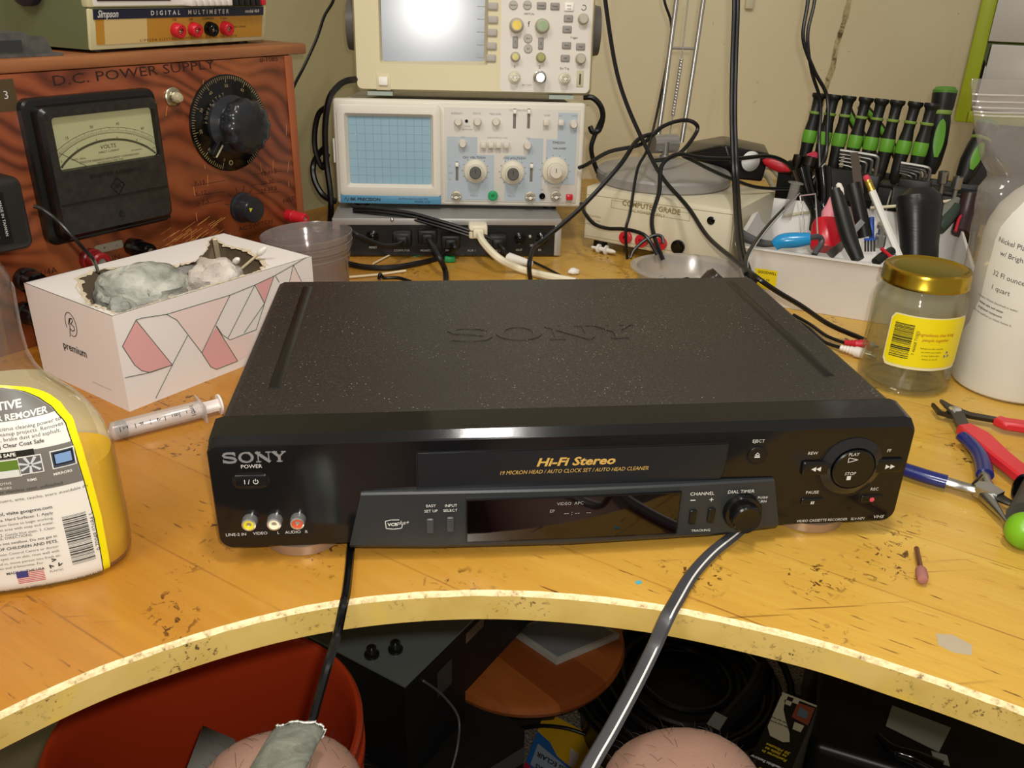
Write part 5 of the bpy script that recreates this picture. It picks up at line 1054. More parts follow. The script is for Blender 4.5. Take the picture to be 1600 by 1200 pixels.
b = MB(DKR); b.tube([(364.2,455,128.1),(369.8,440,104.2),(376.3,425,79.8),(382.1,410,62)],lambda t_: 6.5+2.2*math.sin(t_*3.1),12); tag(b.build('knife_handle'),'long black knife handle slanting down to the bin front edge','knife')
b = MB(black_gloss); b.tube([(369.9,560,131),(378.4,550,104),(388.3,540,83),(380,520,66.4)],lambda t_: 10-4*t_,12); b.tube([(396.4,560,131.1),(399.4,550,104),(397.2,540,83),(383.2,520,66.4)],lambda t_: 10-4*t_,12); tag(b.build('black_pliers'),'black-handled pliers standing handles up at the left of the tool bin','pliers')
rb_ = thing('glue_bottle','small red squeeze bottle with pink tip lying among tools in the bin','bottle'); b = MB(M('red_glossy','c01828',.25)); g0 = Vector((374,470,61.9)); g1 = Vector((385,500,104.8)); b.align(g0,g1); L_=(g1-g0).length; b.lathe([(17,-6),(19,-2),(19,L_*.42),(16,L_*.55),(8,L_*.6)],28,sy=.7); b.build('body',rb_); b = MB(M('pink_nozzle','d88a94',.3)); b.align(g0,g1); b.lathe([(9.5,L_*.56),(9.5,L_*.75),(5.5,L_*.9),(2.6,L_*1.08),(0,L_*1.08)],24,sy=.85); b.build('nozzle',rb_)
cs = thing('cotton_swab','cotton swab with tan stick between the black knife and the blade','cotton swab'); s0 = Vector((368.5,452,128.7)); s1 = Vector((384.8,440,92.1)); b = MB(M('tan_stick','b89250',.6)); b.cyl(s0,s1,1.5,n=8); b.build('stick',cs); b = MB(CT); b.turn(s0-(s1-s0).normalized()*8,s1,[(0,0),(3,2),(3.6,8),(2,15)],14); b.build('cotton_tip',cs)
bc = thing('butt_connector','bright blue crimp sleeve on a grey lead along the bin front edge','cable sleeve'); b = MB(M('blue_sleeve','1e86c0',.2,bump=.3,bscale=60)); b.tube([(294.9,432,71.9),(301.9,430,77.4),(316,425,80.1),(328.5,420,82.9)],lambda t_: 4+4.4*math.sin(.4+2.2*t_),14); b.build('sleeve',bc); b = MB(cord_grey); b.tube([(268.5,470,74.4),(274.7,460,72.7),(285.6,445,71.1),(297.5,432,74)],lambda t_: 7-4*t_,10); b.build('lead',bc)
b = MB(cord_grey); b.tube([(326.4,422,83.1),(341.7,430,82.2),(347.1,430,76.4),(336,420,65.1)],3.2,10); tag(b.build('grey_lead'),'bent dark grey lead hooking down right of the blue sleeve','lead')
b = MB(chrome); b.tube([(336.9,480,115.3),(354.5,480,117.5),(355.1,475,106.4),(356.9,460,72.3)],.9,6,1); b.tube([(336.9,480,115.3),(340.6,475,99.2),(342.3,460,70.2)],.9,6,1); tag(b.build('bent_wire'),'thin bent wire frame standing at the left of the red bottle','wire')
b = MB(M('dull_metal','85817a',.35,.9)); b.bm(hull([(351.3,425,65.7),(375.6,440,74.9),(380.2,438,69.6),(357.4,420,59.9),(353.8,430,64.1),(378.3,445,73.5),(382.9,443,68.2),(360,425,58.4)],0)); tag(b.build('metal_plate'),'dull flat metal strip under the black knife handle','metal strip')
b = MB(M('clear_acrylic','c8c8c8',.1,trans=.6)); b.bm(hull([(383.4,440,87.8),(397.7,450,96.6),(403.8,450,92.3),(389,440,82),(386.7,446,86.2),(401,456,95.1),(407.1,456,90.7),(392.3,446,80.4)],.5)); tag(b.build('acrylic_strip'),'small clear strip lying across the knife between blade and pencil','strip')
br = thing('small_brush','blue-handled brush with black bristles at the foot of the pencil','brush'); b = MB(M('brush_blue','2a52a8',.4)); b.tube([(421.3,470,92.9),(419.6,462,81.8),(417.9,455,73.4)],3,8); b.bm(hull([(403.2,445,76.2),(415.9,445,76.2),(416,444,73.5),(403.2,444,73.6),(406.5,451,74.6),(419.4,451,74.5),(419.5,450,71.8),(406.6,450,71.9)],0)); b.build('handle',br)
for i in range(4): b = MB(black_plastic); b.cyl((406.3,447,73.5),(405.7,441,62),1.1); o = b.build('bristle',br); o.location.x = i*.0035
rc = thing('red_cutter','black tool tip with a red lever behind the golden lid','tool'); b = MB(DKR); b.tube([(396.6,400,62.1),(406.7,405,67.7),(418.6,410,71.8)],5,10); b.build('body',rc); b = MB(RED); b.tube([(402.6,405,76.2),(410.4,402,69.9),(417.3,398,65.4)],2,8); b.build('lever',rc)
b = MB(chrome); b.at((425.6,450,74.7),(10,-8,0)); b.lathe([(6,-10),(6,4),(4,5),(4,12),(6,13),(6,18),(4.5,18),(0,14)],20); tag(b.build('steel_adapter'),'shiny steel adapter standing between brush and pencil','adapter')
b = MB(clear('clear_tube','e8e8e8',.6,.1,.15)); b.at((344.5,520,88),(0,6,0)); b.shell([(5.5,-10),(5.5,32),(9,33),(9,34)],20); tag(b.build('plastic_tube'),'small clear plastic tube upright at the left end of the bin','tube')
for i,(P,lab) in enumerate((([(358.1,560,71.8),(382.8,560,75.7),(419.1,560,76.4)],'thin cream stick lying across the left part of the bin'),([(467.9,560,82),(497.9,555,85.5),(532.7,545,91.1),(570,540,97)],'long cream stick lying behind the pencil and taped handle'))): stick('cream_stick',lab,'stick',P,2,M('stick_cream','d0c8a8',.6))
b = MB(M('grey_grip','6e7068',.45)); b.tube([(538.5,520,76),(550.3,530,85.2),(567.9,540,92.2)],9,12); b.m(M('dark_green_grip','2c3a30',.45)); b.tube([(531.2,510,68.5),(541.7,515,77.3),(560.9,530,89.1)],8,12); tag(b.build('grey_green_pliers'),'grey and dark green grip right of the black taped handle','pliers')
b = MB(M('dark_maroon','2a1416',.4)); b.tube([(556.9,505,65),(567.8,520,83.8),(575,530,104.7)],10,12); b.m(M('bright_red_edge','b01c30',.4)); b.tube([(547.3,500,68),(556.7,512,81.9),(572.1,520,89.2)],1.8,8); tag(b.build('red_black_pliers'),'red-edged black plier handle beside the plastic bag','pliers')
b = MB(DKR)
for q in ((1300,285,560),(1405,300,560),(1390,275,580)): pass
b.bm(hull([(415.2,590,125.2),(463.7,585,121.7),(463.3,570,87.6),(410.8,575,90.4),(430,620,119.4),(480,615,115.7),(479.8,600,80.5),(425.7,605,83.5)],3)); o=b.build('bit_case'); tag(o,'black tool case standing under the left hex keys in the bin','tool case')
for i in range(4): tag(MB(M('silver_bit','d0d0cc',.3,.9)).cyl(Vector((411.3,568,106.2))+Vector((i*5,0,0)),Vector((413.8,566,92.5))+Vector((i*5,0,0)),1.5,n=8).build('driver_bit'),'silver driver bit in the row of four on the black tool case','driver bit','silver bits on the tool case')
b = MB(DKR); b.bm(hull([(496.8,570,107.5),(543,560,101.9),(538.3,550,80.3),(492.1,560,85.9),(514.3,600,101),(562,590,95.1),(557.4,580,72.9),(509.6,590,78.7)],3)); tag(b.build('bit_case'),'black tool case behind the tape-wrapped handle','tool case')

# ---------- green drawer cabinet, jar, bag and bottle ----------
gc = thing('drawer_cabinet','lime green cabinet with clear plastic drawers at top right','cabinet',(717.7,820,150),-32)
LIME = M('lime_plastic','8f9c1e',.4); b = MB(LIME); b.box(0,20,0,150,0,480,2); b.box(14,330,0,150,0,17,2); b.box(316,330,0,150,14,480,2); b.box(14,316,0,150,466,480,2); b.box(14,316,146,150,14,466); 
b.build('frame',gc); DRW = clear('drawer_plastic','c6c4c0',.6,.3,.45)
for i,zz in enumerate((20,114,208,302,396)):
    b = MB(DRW); b.box(20 if i else 26,312,-6+(0 if i else 6),-3+(0 if i else 6),zz,zz+90,1); b.box(24,308,-2,130,zz,zz+2); b.box(24,26,-2,130,zz,zz+60); b.box(306,308,-2,130,zz,zz+60); b.ring(110,zz+52,17,18.5,-7.5+(0 if i else 6),-6+(0 if i else 6),36); b.build('drawer',gc)
b = MB(M('case_charcoal','2c2c2e',.6)); b.at((717.7,820,0),(0,0,-32)); b.box(42,325,8,170,0,149.5,3); tag(b.build('storage_case'),'dark storage case under the lime green drawer cabinet','case')
jr_ = thing('glass_jar','empty glass jar with gold lid and yellow barcode label','jar',(350,235,0)); jr_.scale = (.94,.94,1.03)
GLS = clear('jar_glass','f1f2ea',.7,.02,.02); b = MB(GLS); b.shell([(.1,2.5),(26,3),(33,5),(35,2),(37,.6),(40.5,3),(41.5,9),(41.5,78),(40,84),(36,90),(35.5,94),(37,95),(37,97),(35.5,98),(35.5,103),(33,103),(33,92),(37.5,83),(39,78),(39,9),(36,5),(.1,4.2)],64); b.build('glass_body',jr_,smooth=60)
GOLD = M('lid_gold','b89a30',.22,1.0); b = MB(GOLD); b.lathe([(38,93),(39,93.5),(39,96),(38.4,97),(38.4,104),(37.4,106.5),(34.5,107.5),(33,106.4),(29,105.6),(0,105.4)],64); b.build('gold_lid',jr_)
JA0 = -100
def jf(x,y,z,o=.3): a = R(JA0)+x/41.8; r = 41.6+o; return (r*math.cos(a),r*math.sin(a),z)
b = MB(M('jar_label_edge','e0d8a8',.45))
def jpatch(x0,x1,z0,z1,o,rc=5):
    P = rrect(x0,x1,z0,z1,rc,4); nx = 26; vs=[];fs=[]
    for j in range(nx+1):
        x = x0+(x1-x0)*j/nx; e = min(x-x0,x1-x); q = rc-math.sqrt(max(0,rc*rc-(rc-min(e,rc))**2)); vs += [jf(x,0,z0+q,o),jf(x,0,z1-q,o)]
    return vs,[(2*i,2*i+2,2*i+3,2*i+1) for i in range(nx)]
b.add(*jpatch(-38,38,27,74,.2)); b.m(M('jar_label_yellow','e6d414',.4)); b.add(*jpatch(-37,37,29.5,73,.35)); lbj = b.build('yellow_label',jr_,smooth=80)
b = MB(black_print); random.seed(5); z = 36
while z < 66:
    w_ = random.choice((.35,.5,.8,1.2)); b.add([jf(x,0,zz,.5) for x in (-33,-28,-22,-16) for zz in (z,z+w_)],[(0,2,3,1),(2,4,5,3),(4,6,7,5)]); z += w_+random.choice((.4,.5,.9))
JF = lambda x,y,z: jf(x,y,z,.5)
b.text('7 46068 71002',-12.5,51,2.6,0,.05,rot=90,fn=JF); b.text('www.jar-lid.com',16,35,0.1,0,.05,fn=JF) if False else None
for i,s_ in enumerate(('Refrigerate after opening','use within two weeks','or best before date','shown on the lid')): b.text(s_,3,47-3.2*i,1.5,0,.05,fn=JF)
b.m(M('jar_red','a83a20',.5)); b.text('Ingredients that bring',5,59,2.8,0,.05,shear=.3,fn=JF); b.text('people together',5,54.5,2.8,0,.05,shear=.3,fn=JF); b.m(M('jar_violet','5a4a9a',.5))
for i in range(3): b.text('>',19+2*math.cos(R(90+120*i)),41+2*math.sin(R(90+120*i)),3,0,.05,rot=120*i,bold=.05,fn=JF)
b.build('label_lettering',lbj,smooth=80)
# white bottle inside a zip bag
wb = thing('white_bottle','tall white plastic bottle with black print, inside the clear zip bag','bottle',(447,222,1)); wb.rotation_euler = (0,R(-1.5),0)
WPL = M('hdpe_white','d2d0c6',.4,sss=.1,var=.03,vscale=20); b = MB(WPL); b.lathe([(44,0),(48,3),(49,8),(49,138),(47,149),(42,162),(33,174),(23,183),(18,189),(17,197)],64); b.build('body',wb); b = MB(M('cap_white','d8d6d0',.4)); b.lathe([(19,194),(20,195),(20,212),(18,214),(0,214)],32); b.build('cap',wb)
b = MB(M('bottle_print','4a4844',.5)); wf = lambda x,y,z: (49.15*math.cos(R(-152)+x/49),49.15*math.sin(R(-152)+x/49),z-x*.10)
for s_,x,z,h,bd in (('Nickel Plating',-1,138,4.4,0),('w/ Brightener',4,128,4.4,0),('32 Fl ounces',0,110,4.4,0),('1 quart',-5,98,4.4,0),('contains: Nickel dissolved in water,',-6,86,2,0),('Nickel salts and water',-10,81,2,.02),('brightener compound',-10,76.5,2,.02),('Do not swallow or inhale fumes it',-8,72,2,0)): b.text(s_,x,z,h,0,.05,fn=wf,bold=bd)
b.build('label_print',wb,smooth=80)
BAG = clear('zip_bag','eceae8',.8,.1,.12)
bag = MB(BAG); nx,nz = 40,60; vs=[];fs=[]
BL_ = [(0,403),(15,402),(60,397),(90,393),(126,389),(150,386),(165,384),(176,383),(187,389.7),(197,381),(222,367),(260,353),(290,352)]
def bagleft(z):
    for a,b_ in zip(BL_[:-1],BL_[1:]):
        if a[0] <= z <= b_[0]: return a[1]+(b_[1]-a[1])*(z-a[0])/(b_[0]-a[0])
    return 400
def bagp(u,v,side):
    # u 0..1 around half girth, v 0..1 height
    z = 2+v*262; wl = 66+4*math.sin(v*9)+7*noise.noise(Vector((0,v*5,side))); 
    wx = wl*(1-.05*v); dz = 52*(1-v)**.7+3; ang = math.pi*u; x = -math.cos(ang)*wx; y = -side*math.sin(ang)**.8*dz
    cr = 5*noise.noise(Vector((u*4,v*5,side*3)))+3.4*noise.noise(Vector((u*9,v*11,side*3))); k_ = min(1,v*6)*math.sin(ang)
    xl = bagleft(z); xr = 540-8*v; c0_ = (xl+xr)/2; hw = (xr-xl)/2; x = -math.cos(ang)*hw
    return (c0_+x+1.2*noise.noise(Vector((v*20,0,0))), 232+y+cr*k_+10*v, z)
for side in (1,-1):
    base = len(vs)
    for j in range(nz+1):
        for i in range(nx+1): vs.append(bagp(i/nx,j/nz,side))
    for j in range(nz):
        for i in range(nx): a = base+j*(nx+1)+i; fs.append((a,a+1,a+nx+2,a+nx+1))
bag.add(vs,fs); bgo = bag.build('zip_bag',smooth=50); tag(bgo,'crumpled clear zip bag standing around the white bottle at the right edge','plastic bag')
b = MB(clear('bag_zip','f0ecec',.9,.15,.35))
for q in (.895,.905,.918,.935,.955): b.tube([Vector(bagp(i/12,q,1))+Vector((0,-.6,0)) for i in range(13)],.8,6,2)
b.build('zip_seal',bgo)

# ---------- clear tub of junk behind the recorder ----------
b = MB(clear('tub_frost','dcd8d0',.6,.2,.3)); b.at((222,478,.5),(0,0,-20)); b.shell([(.1,1.5),(44,1.2),(50,2),(56,12),(60,30),(66,30.5),(66,32),(59,32),(54,12),(48,3.5),(.1,3)],48,sx=1.08,sy=.9); tag(b.build('junk_tub'),'low frosted clear tub of loose knobs behind the recorder','tub')
for i,(x,y,z,r,h_,m_,lab) in enumerate(((192,462,5,9,12,black_gloss,'small black knob at the left of the frosted tub'),(212,470,5,8,10,black_plastic,'black round cap in the middle of the frosted tub'),(238,466,5,14,20,M('brown_cap','3a302c',.2),'large dark brown cap with cream ring in the frosted tub'),(176,470,5,5,18,chrome,'shiny metal pin at the left end of the frosted tub'),(222,452,5,7,9,black_gloss,'small black stopper at the front of the frosted tub'))):
    b = MB(m_); b.at((x,y,z+8),(60-i*30,20*i,0)); b.lathe([(r,0),(r,h_*.7),(r*.8,h_),(0,h_)],24)
    if i == 2: b.m(M('cream_ring','dcd6c6',.5)); b.lathe([(r*1.15,-2),(r*1.2,0),(r*1.15,3),(r,3)],28)
    tag(b.build('loose_knob'),lab,'knob')

# ---------- cables behind and around ----------
def strands(name, label, P, r, mat=None, n_=1, gap=None, cat='cable', group=None, k=8, offs_=(1,0,0)):
    b = MB(mat or cord_black); gap = gap or r*2; d = Vector(offs_)
    for i in range(n_): b.tube([Vector(p)+d*gap*(i-(n_-1)/2) for p in P],r,8,k)
    return tag(b.build(name),label,cat,group)
strands('hanging_cable','dark cord hanging from above left of the lamp and running down to the recorder corner',[(126.6,640,348.2),(135.2,640,301.2),(151.9,640,234.4),(169.5,635,189.2),(196.2,620,138.1),(213.4,600,108.4),(232,550,85.5),(236.9,480,68.1),(224,340,78.9),(221,292,82.2),(243.1,292,68.2),(273.7,302,50.1),(314.3,318,24.1),(358.9,324.8,4)],2.6)
strands('power_cable','thick black cord hanging straight down in front of the black gadget',[(274.5,610,351.6),(281.8,610,305.3),(284.6,600,243.5),(289.2,590,179.4),(291.6,560,109.4),(254.2,430,79.1),(233.2,350,72.4),(220.6,300,75.8)],2.6,n_=2,gap=4.4)
zs = strands('striped_cable','black cord with white stripe falling over the screwdrivers towards the recorder corner',[(377.4,640,354.8),(380.6,640,310.1),(382,640,270.9),(402.5,640,234.5),(424.8,640,204.5),(428.1,630,167),(420.8,610,126.1),(362,550,96.2),(298.8,470,80.8),(236.7,360,82.5),(217.4,310,80.1)],2.4)
b = MB(white_print); b.tube([Vector(p)+Vector((1.2,-2.0,.8)) for p in ((420.8,610,126.1),(362,550,96.2),(298.8,470,80.8),(236.7,360,82.5),(217.4,310,80.1))],.55,6,8); b.build('white_stripe',zs)
strands('thin_cable','second thin black cord hanging beside the striped one at the top',[(389,645,355.2),(390.9,645,310.2),(389.2,645,274.4),(401.4,645,234),(420.2,645,196.1),(424.1,640,153.5),(422.3,620,119.4)],2.2)
strands('lamp_cable','thin dark cord running down behind the left lamp rod to the bench',[(232.8,770,345.5),(240.1,770,307.7),(252.9,770,277.6),(249.7,760,239.8),(225.2,700,174.9),(196.4,625,141.1),(179.2,600,120.1),(164.5,560,78.5),(158.4,550,57.6),(161.7,545,23.3)],1.8)
strands('looped_cable','black cord looping through the foot of the lamp arms',[(120,670,108.4),(127.9,660,114.5),(154.9,655,131.6),(194.4,650,142.3),(222.5,660,162.3),(253.8,680,167.6),(270.3,680,164.5),(275,680,154.1),(251.9,660,132.1),(229.6,650,124.1),(213,650,121.6)],2.6)
strands('long_cable','black cord crossing diagonally from the lamp foot down to the switch box',[(214.1,660,154.3),(186.4,640,148.7),(155.7,600,123.8),(108,580,78.3),(60.9,560,44.3),(46.7,545,37.7),(38.6,520,25.7),(41.5,524.5,3)],2.8)
strands('short_cable','black cord curving across the cream supply front to its sockets',[(116.5,625,72.3),(118.2,605,65),(127,585,56.4),(142.1,575,53.4),(158.4,560,56.5),(173.3,540,57.2),(181.4,530,52.1),(191.2,520,36.2)],2.4)
strands('arched_cable','black cord arching from the lamp foot over the gadget sticker to the rack',[(198.8,520,29.9),(189.4,535,55.3),(189.1,550,73.9),(199.1,565,100.5),(202.9,580,126.4),(216.4,590,137.5),(232,595,139.7),(259.9,600,134.4),(304.2,605,132.9),(355.4,630,131.7),(389.4,650,120),(408.4,660,104.8)],2.6)
strands('low_cable','black cord passing under the gadget towards the tool bin',[(233.7,600,137.3),(248.1,600,131.2),(273.2,605,119.4),(302.9,610,107.4),(340.3,620,94.8),(385.4,640,88),(414.2,650,87.5)],2.2)
strands('red_socket_lead','looped black lead standing before the red sockets',[(159,520,31.8),(163.4,525,39.6),(174.7,530,49),(188.5,532,56.2),(197.4,530,55.1),(198.3,525,48.8)],2.0)
strands('coiled_power_cable','thick black power cord coiled beside the left side of the stacked oscilloscopes',[(-164.5,735,206.4),(-176.5,720,205.5),(-186.7,712,199.3),(-197.3,705,184.6),(-204.4,705,150.2),(-205.6,705,107.7),(-202.7,700,69.9),(-203.5,700,44.5),(-209.9,715.1,4)],4)
strands('coil_loop','black cord loop hanging left of the blue oscilloscope screen',[(-202.9,715,174),(-212.7,720,165.4),(-219.3,722,143.5),(-220,720,119.5),(-211.7,712,98.9),(-203.9,712,117)],3.6)
strands('lower_coil_loop','lower black cord loop left of the oscilloscope, above the plastic tub',[(-205.3,716,126),(-219.2,722,111),(-225.1,722,96.9),(-223.1,715,80.8),(-214.4,708,65.5),(-203.6,702,59.3),(-196,700,58.1)],4)
strands('wall_cable','thin black cable slanting down the wall behind the wooden power supply',[(-185.2,830,327.7),(-194.6,830,296.6),(-207.7,830,276.7),(-219.3,825,248.9),(-236.9,815,215.4),(-250.6,800,191.3),(-259.6,790,170.2)],2)
strands('bench_side_cable','black cable on the bench between wooden power supply and switch box',[(-239.8,700,36),(-232.7,690,28.3),(-225.6,680,20.7),(-223.2,702.8,4)],2.6)
strands('scope_cable','black cord bulging from behind the right side of the ivory oscilloscope',[(130.5,722,189.6),(141.7,718,189.4),(152.2,716,180.1),(156.6,716,166.4),(152.6,716,149.1),(144.2,716,146.6),(141.1,720,152.5)],3.6)
strands('scope_side_cable','black cord dropping behind the right edge of the ivory oscilloscope',[(156.8,720,163.4),(147.2,720,138.5),(144.8,720,121.7),(152.5,720,98.7),(158.4,715,88.5)],3.2)
strands('triple_cable','three black wires side by side slanting across the front of the switch box',[(-172,668,54),(-140.5,655,55.5),(-100,640,53.4),(-69.7,630,47.7),(-40.1,624,40.1),(-12,620,31.2),(9.2,618,21.6)],2.1,n_=3,gap=4.2,offs_=(0,-.3,1))
def iec(label, p, mat, to, r=3.4, clabel=None):
    o = thing('power_plug',label,'plug',p,-1.5); b = MB(mat); b.box(-12,12,-22,0,-9,9,3); b.box(-7,7,-30,-20,-6,6,2.5)
    b.build('plug_body',o); q = Vector(p)+Vector((0,-28,0)); c = MB(mat); o2 = [v-Vector(p) for v in [q]+[Vector(t_) for t_ in to]]
    M_ = Matrix.Rotation(R(1.5),4,'Z'); c.tube([M_@v for v in o2],r,8,8); c.build('cord',o)
BPL = M('plug_black','101011',.45)
iec('black plug in the second recess of the switch box front',(-109.6,640,27.8),BPL,[(-114.6,590,30.4),(-134.1,575,34),(-159.9,560,50.1),(-169.3,570,52.1)],2.6)
iec('black plug in the middle recess of the switch box, cord falling forward',(-77.8,640,31),BPL,[(-74.8,590,31.8),(-64.9,560,21.3),(-58,563.9,4),(-59.2,510.8,4)],3.4)
iec('black plug in the recess behind the white plug on its left',(-48.5,638,24.7),BPL,[(-44.5,600,22.2),(-60.7,622.5,4),(-93.3,596.1,4),(-124.6,581.2,4),(-155.8,584.7,4),(-180.1,601.1,4)],3.4)
iec('black plug at the right end of the switch box recesses',(11,638,24.4),BPL,[(17.3,600,18.5),(28.2,608.6,5)],3.4)
iec('cream plug and thick cream cord in the middle of the switch box',(-13.8,640,37.4),M('cream_plug','ded6bc',.45),[(-9.4,590,31.4),(7,560,20.8),(33.1,565.2,6),(59.5,539.1,6),(94.1,513.8,6)],4.6)
strands('thin_black_lead','thin black lead running along the bench behind the recorder right of the cream cord',[(44.4,594.5,10),(55.6,597.4,4),(71.8,568.3,3),(89,527.8,3)],1.5)
b = MB(M('white_plug_small','e0dcd4',.4)); p0 = Vector((23.3,601.1,9)); p1 = Vector((48.6,576.1,9)); b.tube([p0,p0.lerp(p1,.5),p1],lambda t_: 7-3*t_,12); tag(b.build('white_connector'),'small white connector lying before the right end of the switch box','connector')
b = MB(M('white_plug_small','e0dcd4')); p0 = Vector((141.2,657.6,6)); p1 = Vector((168.1,633.1,6)); b.turn(p0,p1,[(2,0),(2,8),(6,9),(6,12),(3,13),(3,20),(6.5,21),(6.5,23),(3,24),(3,30),(1.5,36),(0,36)],16); tag(b.build('white_fitting'),'white barbed plastic fitting on the bench before the cream supply','fitting')
b = MB(M('white_plug_small','e0dcd4')); blob(b,(99.1,559.2,4),7,5,4,4,.3,14,8); tag(b.build('white_scrap'),'small white plastic scrap on the bench behind the recorder','scrap')
b = MB(M('green_tape_scrap','2f9a6a',.5)); b.slab([(-98.1,648,0)[:2],(-71.1,664.8,0)[:2],(-69.7,656,0)[:2],(-96.5,636.6,0)[:2]],.2,1.2); tag(b.build('green_tape_strip'),'thin green strip on the bench under the switch box plugs','strip')
b = MB(M('green_clip','1f8a50',.5)); b.at((-50.4,613.9,4)); b.box(-7,7,-4,4,-3.5,4,2); tag(b.build('green_clip'),'small green clip on the bench under the middle plugs','clip')
stick('swab_on_bench','cotton swab lying on the bench beside the clear tubs','cotton swab',[(-173.1,551.3,2),(-139.5,560.1,2),(-106,574.1,2)],1.5,M('swab_stick','d8c8a4'))
stick('toothpick','thin pale wooden pick lying in front of the switch box','stick',[(-146.5,604,2),(-125.9,642,2)],1.2,M('swab_stick','d8c8a4'))
stick('black_bent_wire','short bent black wire on the bench behind the recorder left edge','wire',[(-137.5,542.9,2),(-135.7,543.9,8),(-131.6,547.6,2),(-114.9,547,2),(-99.8,532.1,2)],2,cord_black)

# ---------- phono leads, pliers, cutters, grinding bit ----------
rca = thing('phono_lead','twin phono lead with red and white plugs lying behind the glass jar','audio lead')
b = MB(cord_black); b.tube([(311.8,393.4,6),(320.6,369.6,4),(324.1,336.9,4),(332.8,315.1,5)],1.9,8); b.tube([(305.8,385.9,6),(313.9,360.6,4),(314.5,321.8,4),(323.4,302.4,5)],1.9,8); b.build('twin_cable',rca)
for nm,hx,a,c_ in (('red_plug','c02430',(331.6,314.5,6),(357.7,303.2,6)),('white_plug','e0dad4',(321.6,301.7,6),(343.1,279.9,6))):
    p0 = Vector(a); p1 = Vector(c_); L_ = (p1-p0).length; b = MB(M(nm+'_rubber',hx,.4)); b.turn(p0,p1,[(2.4,0),(3,1),(2.6,3),(3.3,4),(2.9,6),(3.7,7),(3.3,9),(4.2,10),(4,13),(5.2,15),(5.2,L_*.8),(4.6,L_*.82)],20); b.m(chrome); b.turn(p0,p1,[(4.2,L_*.8),(4.2,L_),(2,L_),(1.5,L_+4),(0,L_+4)],18); b.build(nm,rca)
def flatbar(mb, pts, w_, t_, z0=None):
    # flat tapered bar following pts, w_ list of widths
    vs = []; n = len(pts); P = [Vector(p) for p in pts]
    for i,p in enumerate(P):
        d = (P[min(i+1,n-1)]-P[max(i-1,0)]); d.z = 0; d.normalize(); s_ = Vector((-d.y,d.x,0))*w_[i]/2
        for q in (p+s_+Vector((0,0,t_/2)),p-s_+Vector((0,0,t_/2)),p-s_-Vector((0,0,t_/2)),p+s_-Vector((0,0,t_/2))): vs.append(q)
    fs = [(0,1,2,3),(4*n-4,4*n-3,4*n-2,4*n-1)]
    for i in range(n-1):
        for k_ in range(4): fs.append((i*4+k_,i*4+(k_+1)%4,i*4+4+(k_+1)%4,i*4+4+k_))
    return mb.add(vs,fs)
BLU = M('navy_grip','1c2466',.22); SNP = M('cutter_red','c82832',.35)
cu = thing('red_side_cutters','small side cutters with flat red handles lying open at the right edge','cutters')
b = MB(dark_steel); flatbar(b,[(343,172.6,7),(340.2,157.1,7),(345.2,152.1,7),(357.4,160.9,7),(363.4,151.1,7),(382.3,140.7,7)],[2,4,8,11,8,7],3); b.build('upper_blade',cu)
b = MB(M('cutter_grey','57544e',.45,.8)); flatbar(b,[(351,174.5,9.5),(351,164.7,9.5),(353.4,157.3,9.5),(347.5,140.3,9.5),(340.6,121.9,9.5)],[2,6,12,10,9],2.4); b.build('lower_blade',cu)
b = MB(chrome); b.at((352,155.3,10)); b.lathe([(5,0),(5,1.6),(4,2.2),(0,2.3)],24); b.build('pivot_screw',cu)
b = MB(SNP); flatbar(b,[(341.8,127.1,9),(344.7,110.8,9),(342.8,77.8,9),(343.1,44.8,9),(343.9,25.3,9)],[13,19,16,15,14],8); o = b.build('red_handle',cu); o.modifiers.new('bevel','BEVEL').width = .0015
b = MB(SNP); flatbar(b,[(378.8,140.2,8),(382.6,133.1,8),(399.8,125.4,8),(420.5,115.4,8)],[9,13,13,12],7); o = b.build('red_handle',cu); o.modifiers.new('bevel','BEVEL').width = .0015
pn_ = thing('needle_nose_pliers','small needle-nose pliers with shiny navy blue grips beside the recorder','pliers')
b = MB(BLU); b.tube([(260.6,71.5,7),(265.4,66.7,7),(273.4,58.9,7),(283.2,51.2,7)],6,14,flat=.8); b.build('navy_grip',pn_); b = MB(BLU); b.tube([(332.8,112.6,9),(332.8,102.2,9),(329.7,86.4,9),(323.2,70.6,9),(315,55.5,9)],lambda t_: 5.2+.9*t_,14,flat=.85); b.build('navy_grip',pn_)
b = MB(steel); b.tube([(282.3,52.2,7),(288.7,46.5,7),(294.7,39.4,8),(301,35.6,8)],lambda t_: 4.4-.4*t_,12,flat=.8); b.tube([(315.6,57.3,9),(310,47.1,9),(306.9,36.1,9)],4.2,12,flat=.8)
flatbar(b,[(296.4,39.3,8.5),(302.7,35.5,8.5),(307.1,26.1,8.5)],[9,15,9],8); b.build('joint',pn_)
b = MB(steel); b.turn((300.5,31.4,7),(294.9,-1.3,7),[(5,0),(4.2,6),(1.2,Vector(Vector((300.5,31.4,7))-Vector((294.9,-1.3,7))).length),(0,Vector(Vector((300.5,31.4,7))-Vector((294.9,-1.3,7))).length+.5)],14); b.build('pointed_jaw',pn_)
b = MB(dark_steel); b.tube([(307.1,30.2,8),(309.3,23.5,8),(313.4,16.8,8)],lambda t_: 4.6-2*t_,10,flat=.7); b.tube([(294.8,39.8,12),(299.5,43,13),(307.5,49.4,13)],.9,6); b.build('second_jaw',pn_)
rp = thing('ratchet_tool','dark grey tool handle with bright green rounded end, cut by the right frame edge','tool handle')
b = MB(M('tool_dark','3a3a38',.5)); b.tube([(303,-6.9,13),(325.2,14.7,14),(360.6,50.5,14),(402.6,90.9,14)],lambda t_: 12.5,20); b.build('dark_grip',rp); b = MB(M('tool_green','6fa81e',.35)); b.at((293.9,-18.7,13)); blob(b,(0,0,0),12.5,11.5,12.5,0,.02,28,18); b.build('green_end',rp)
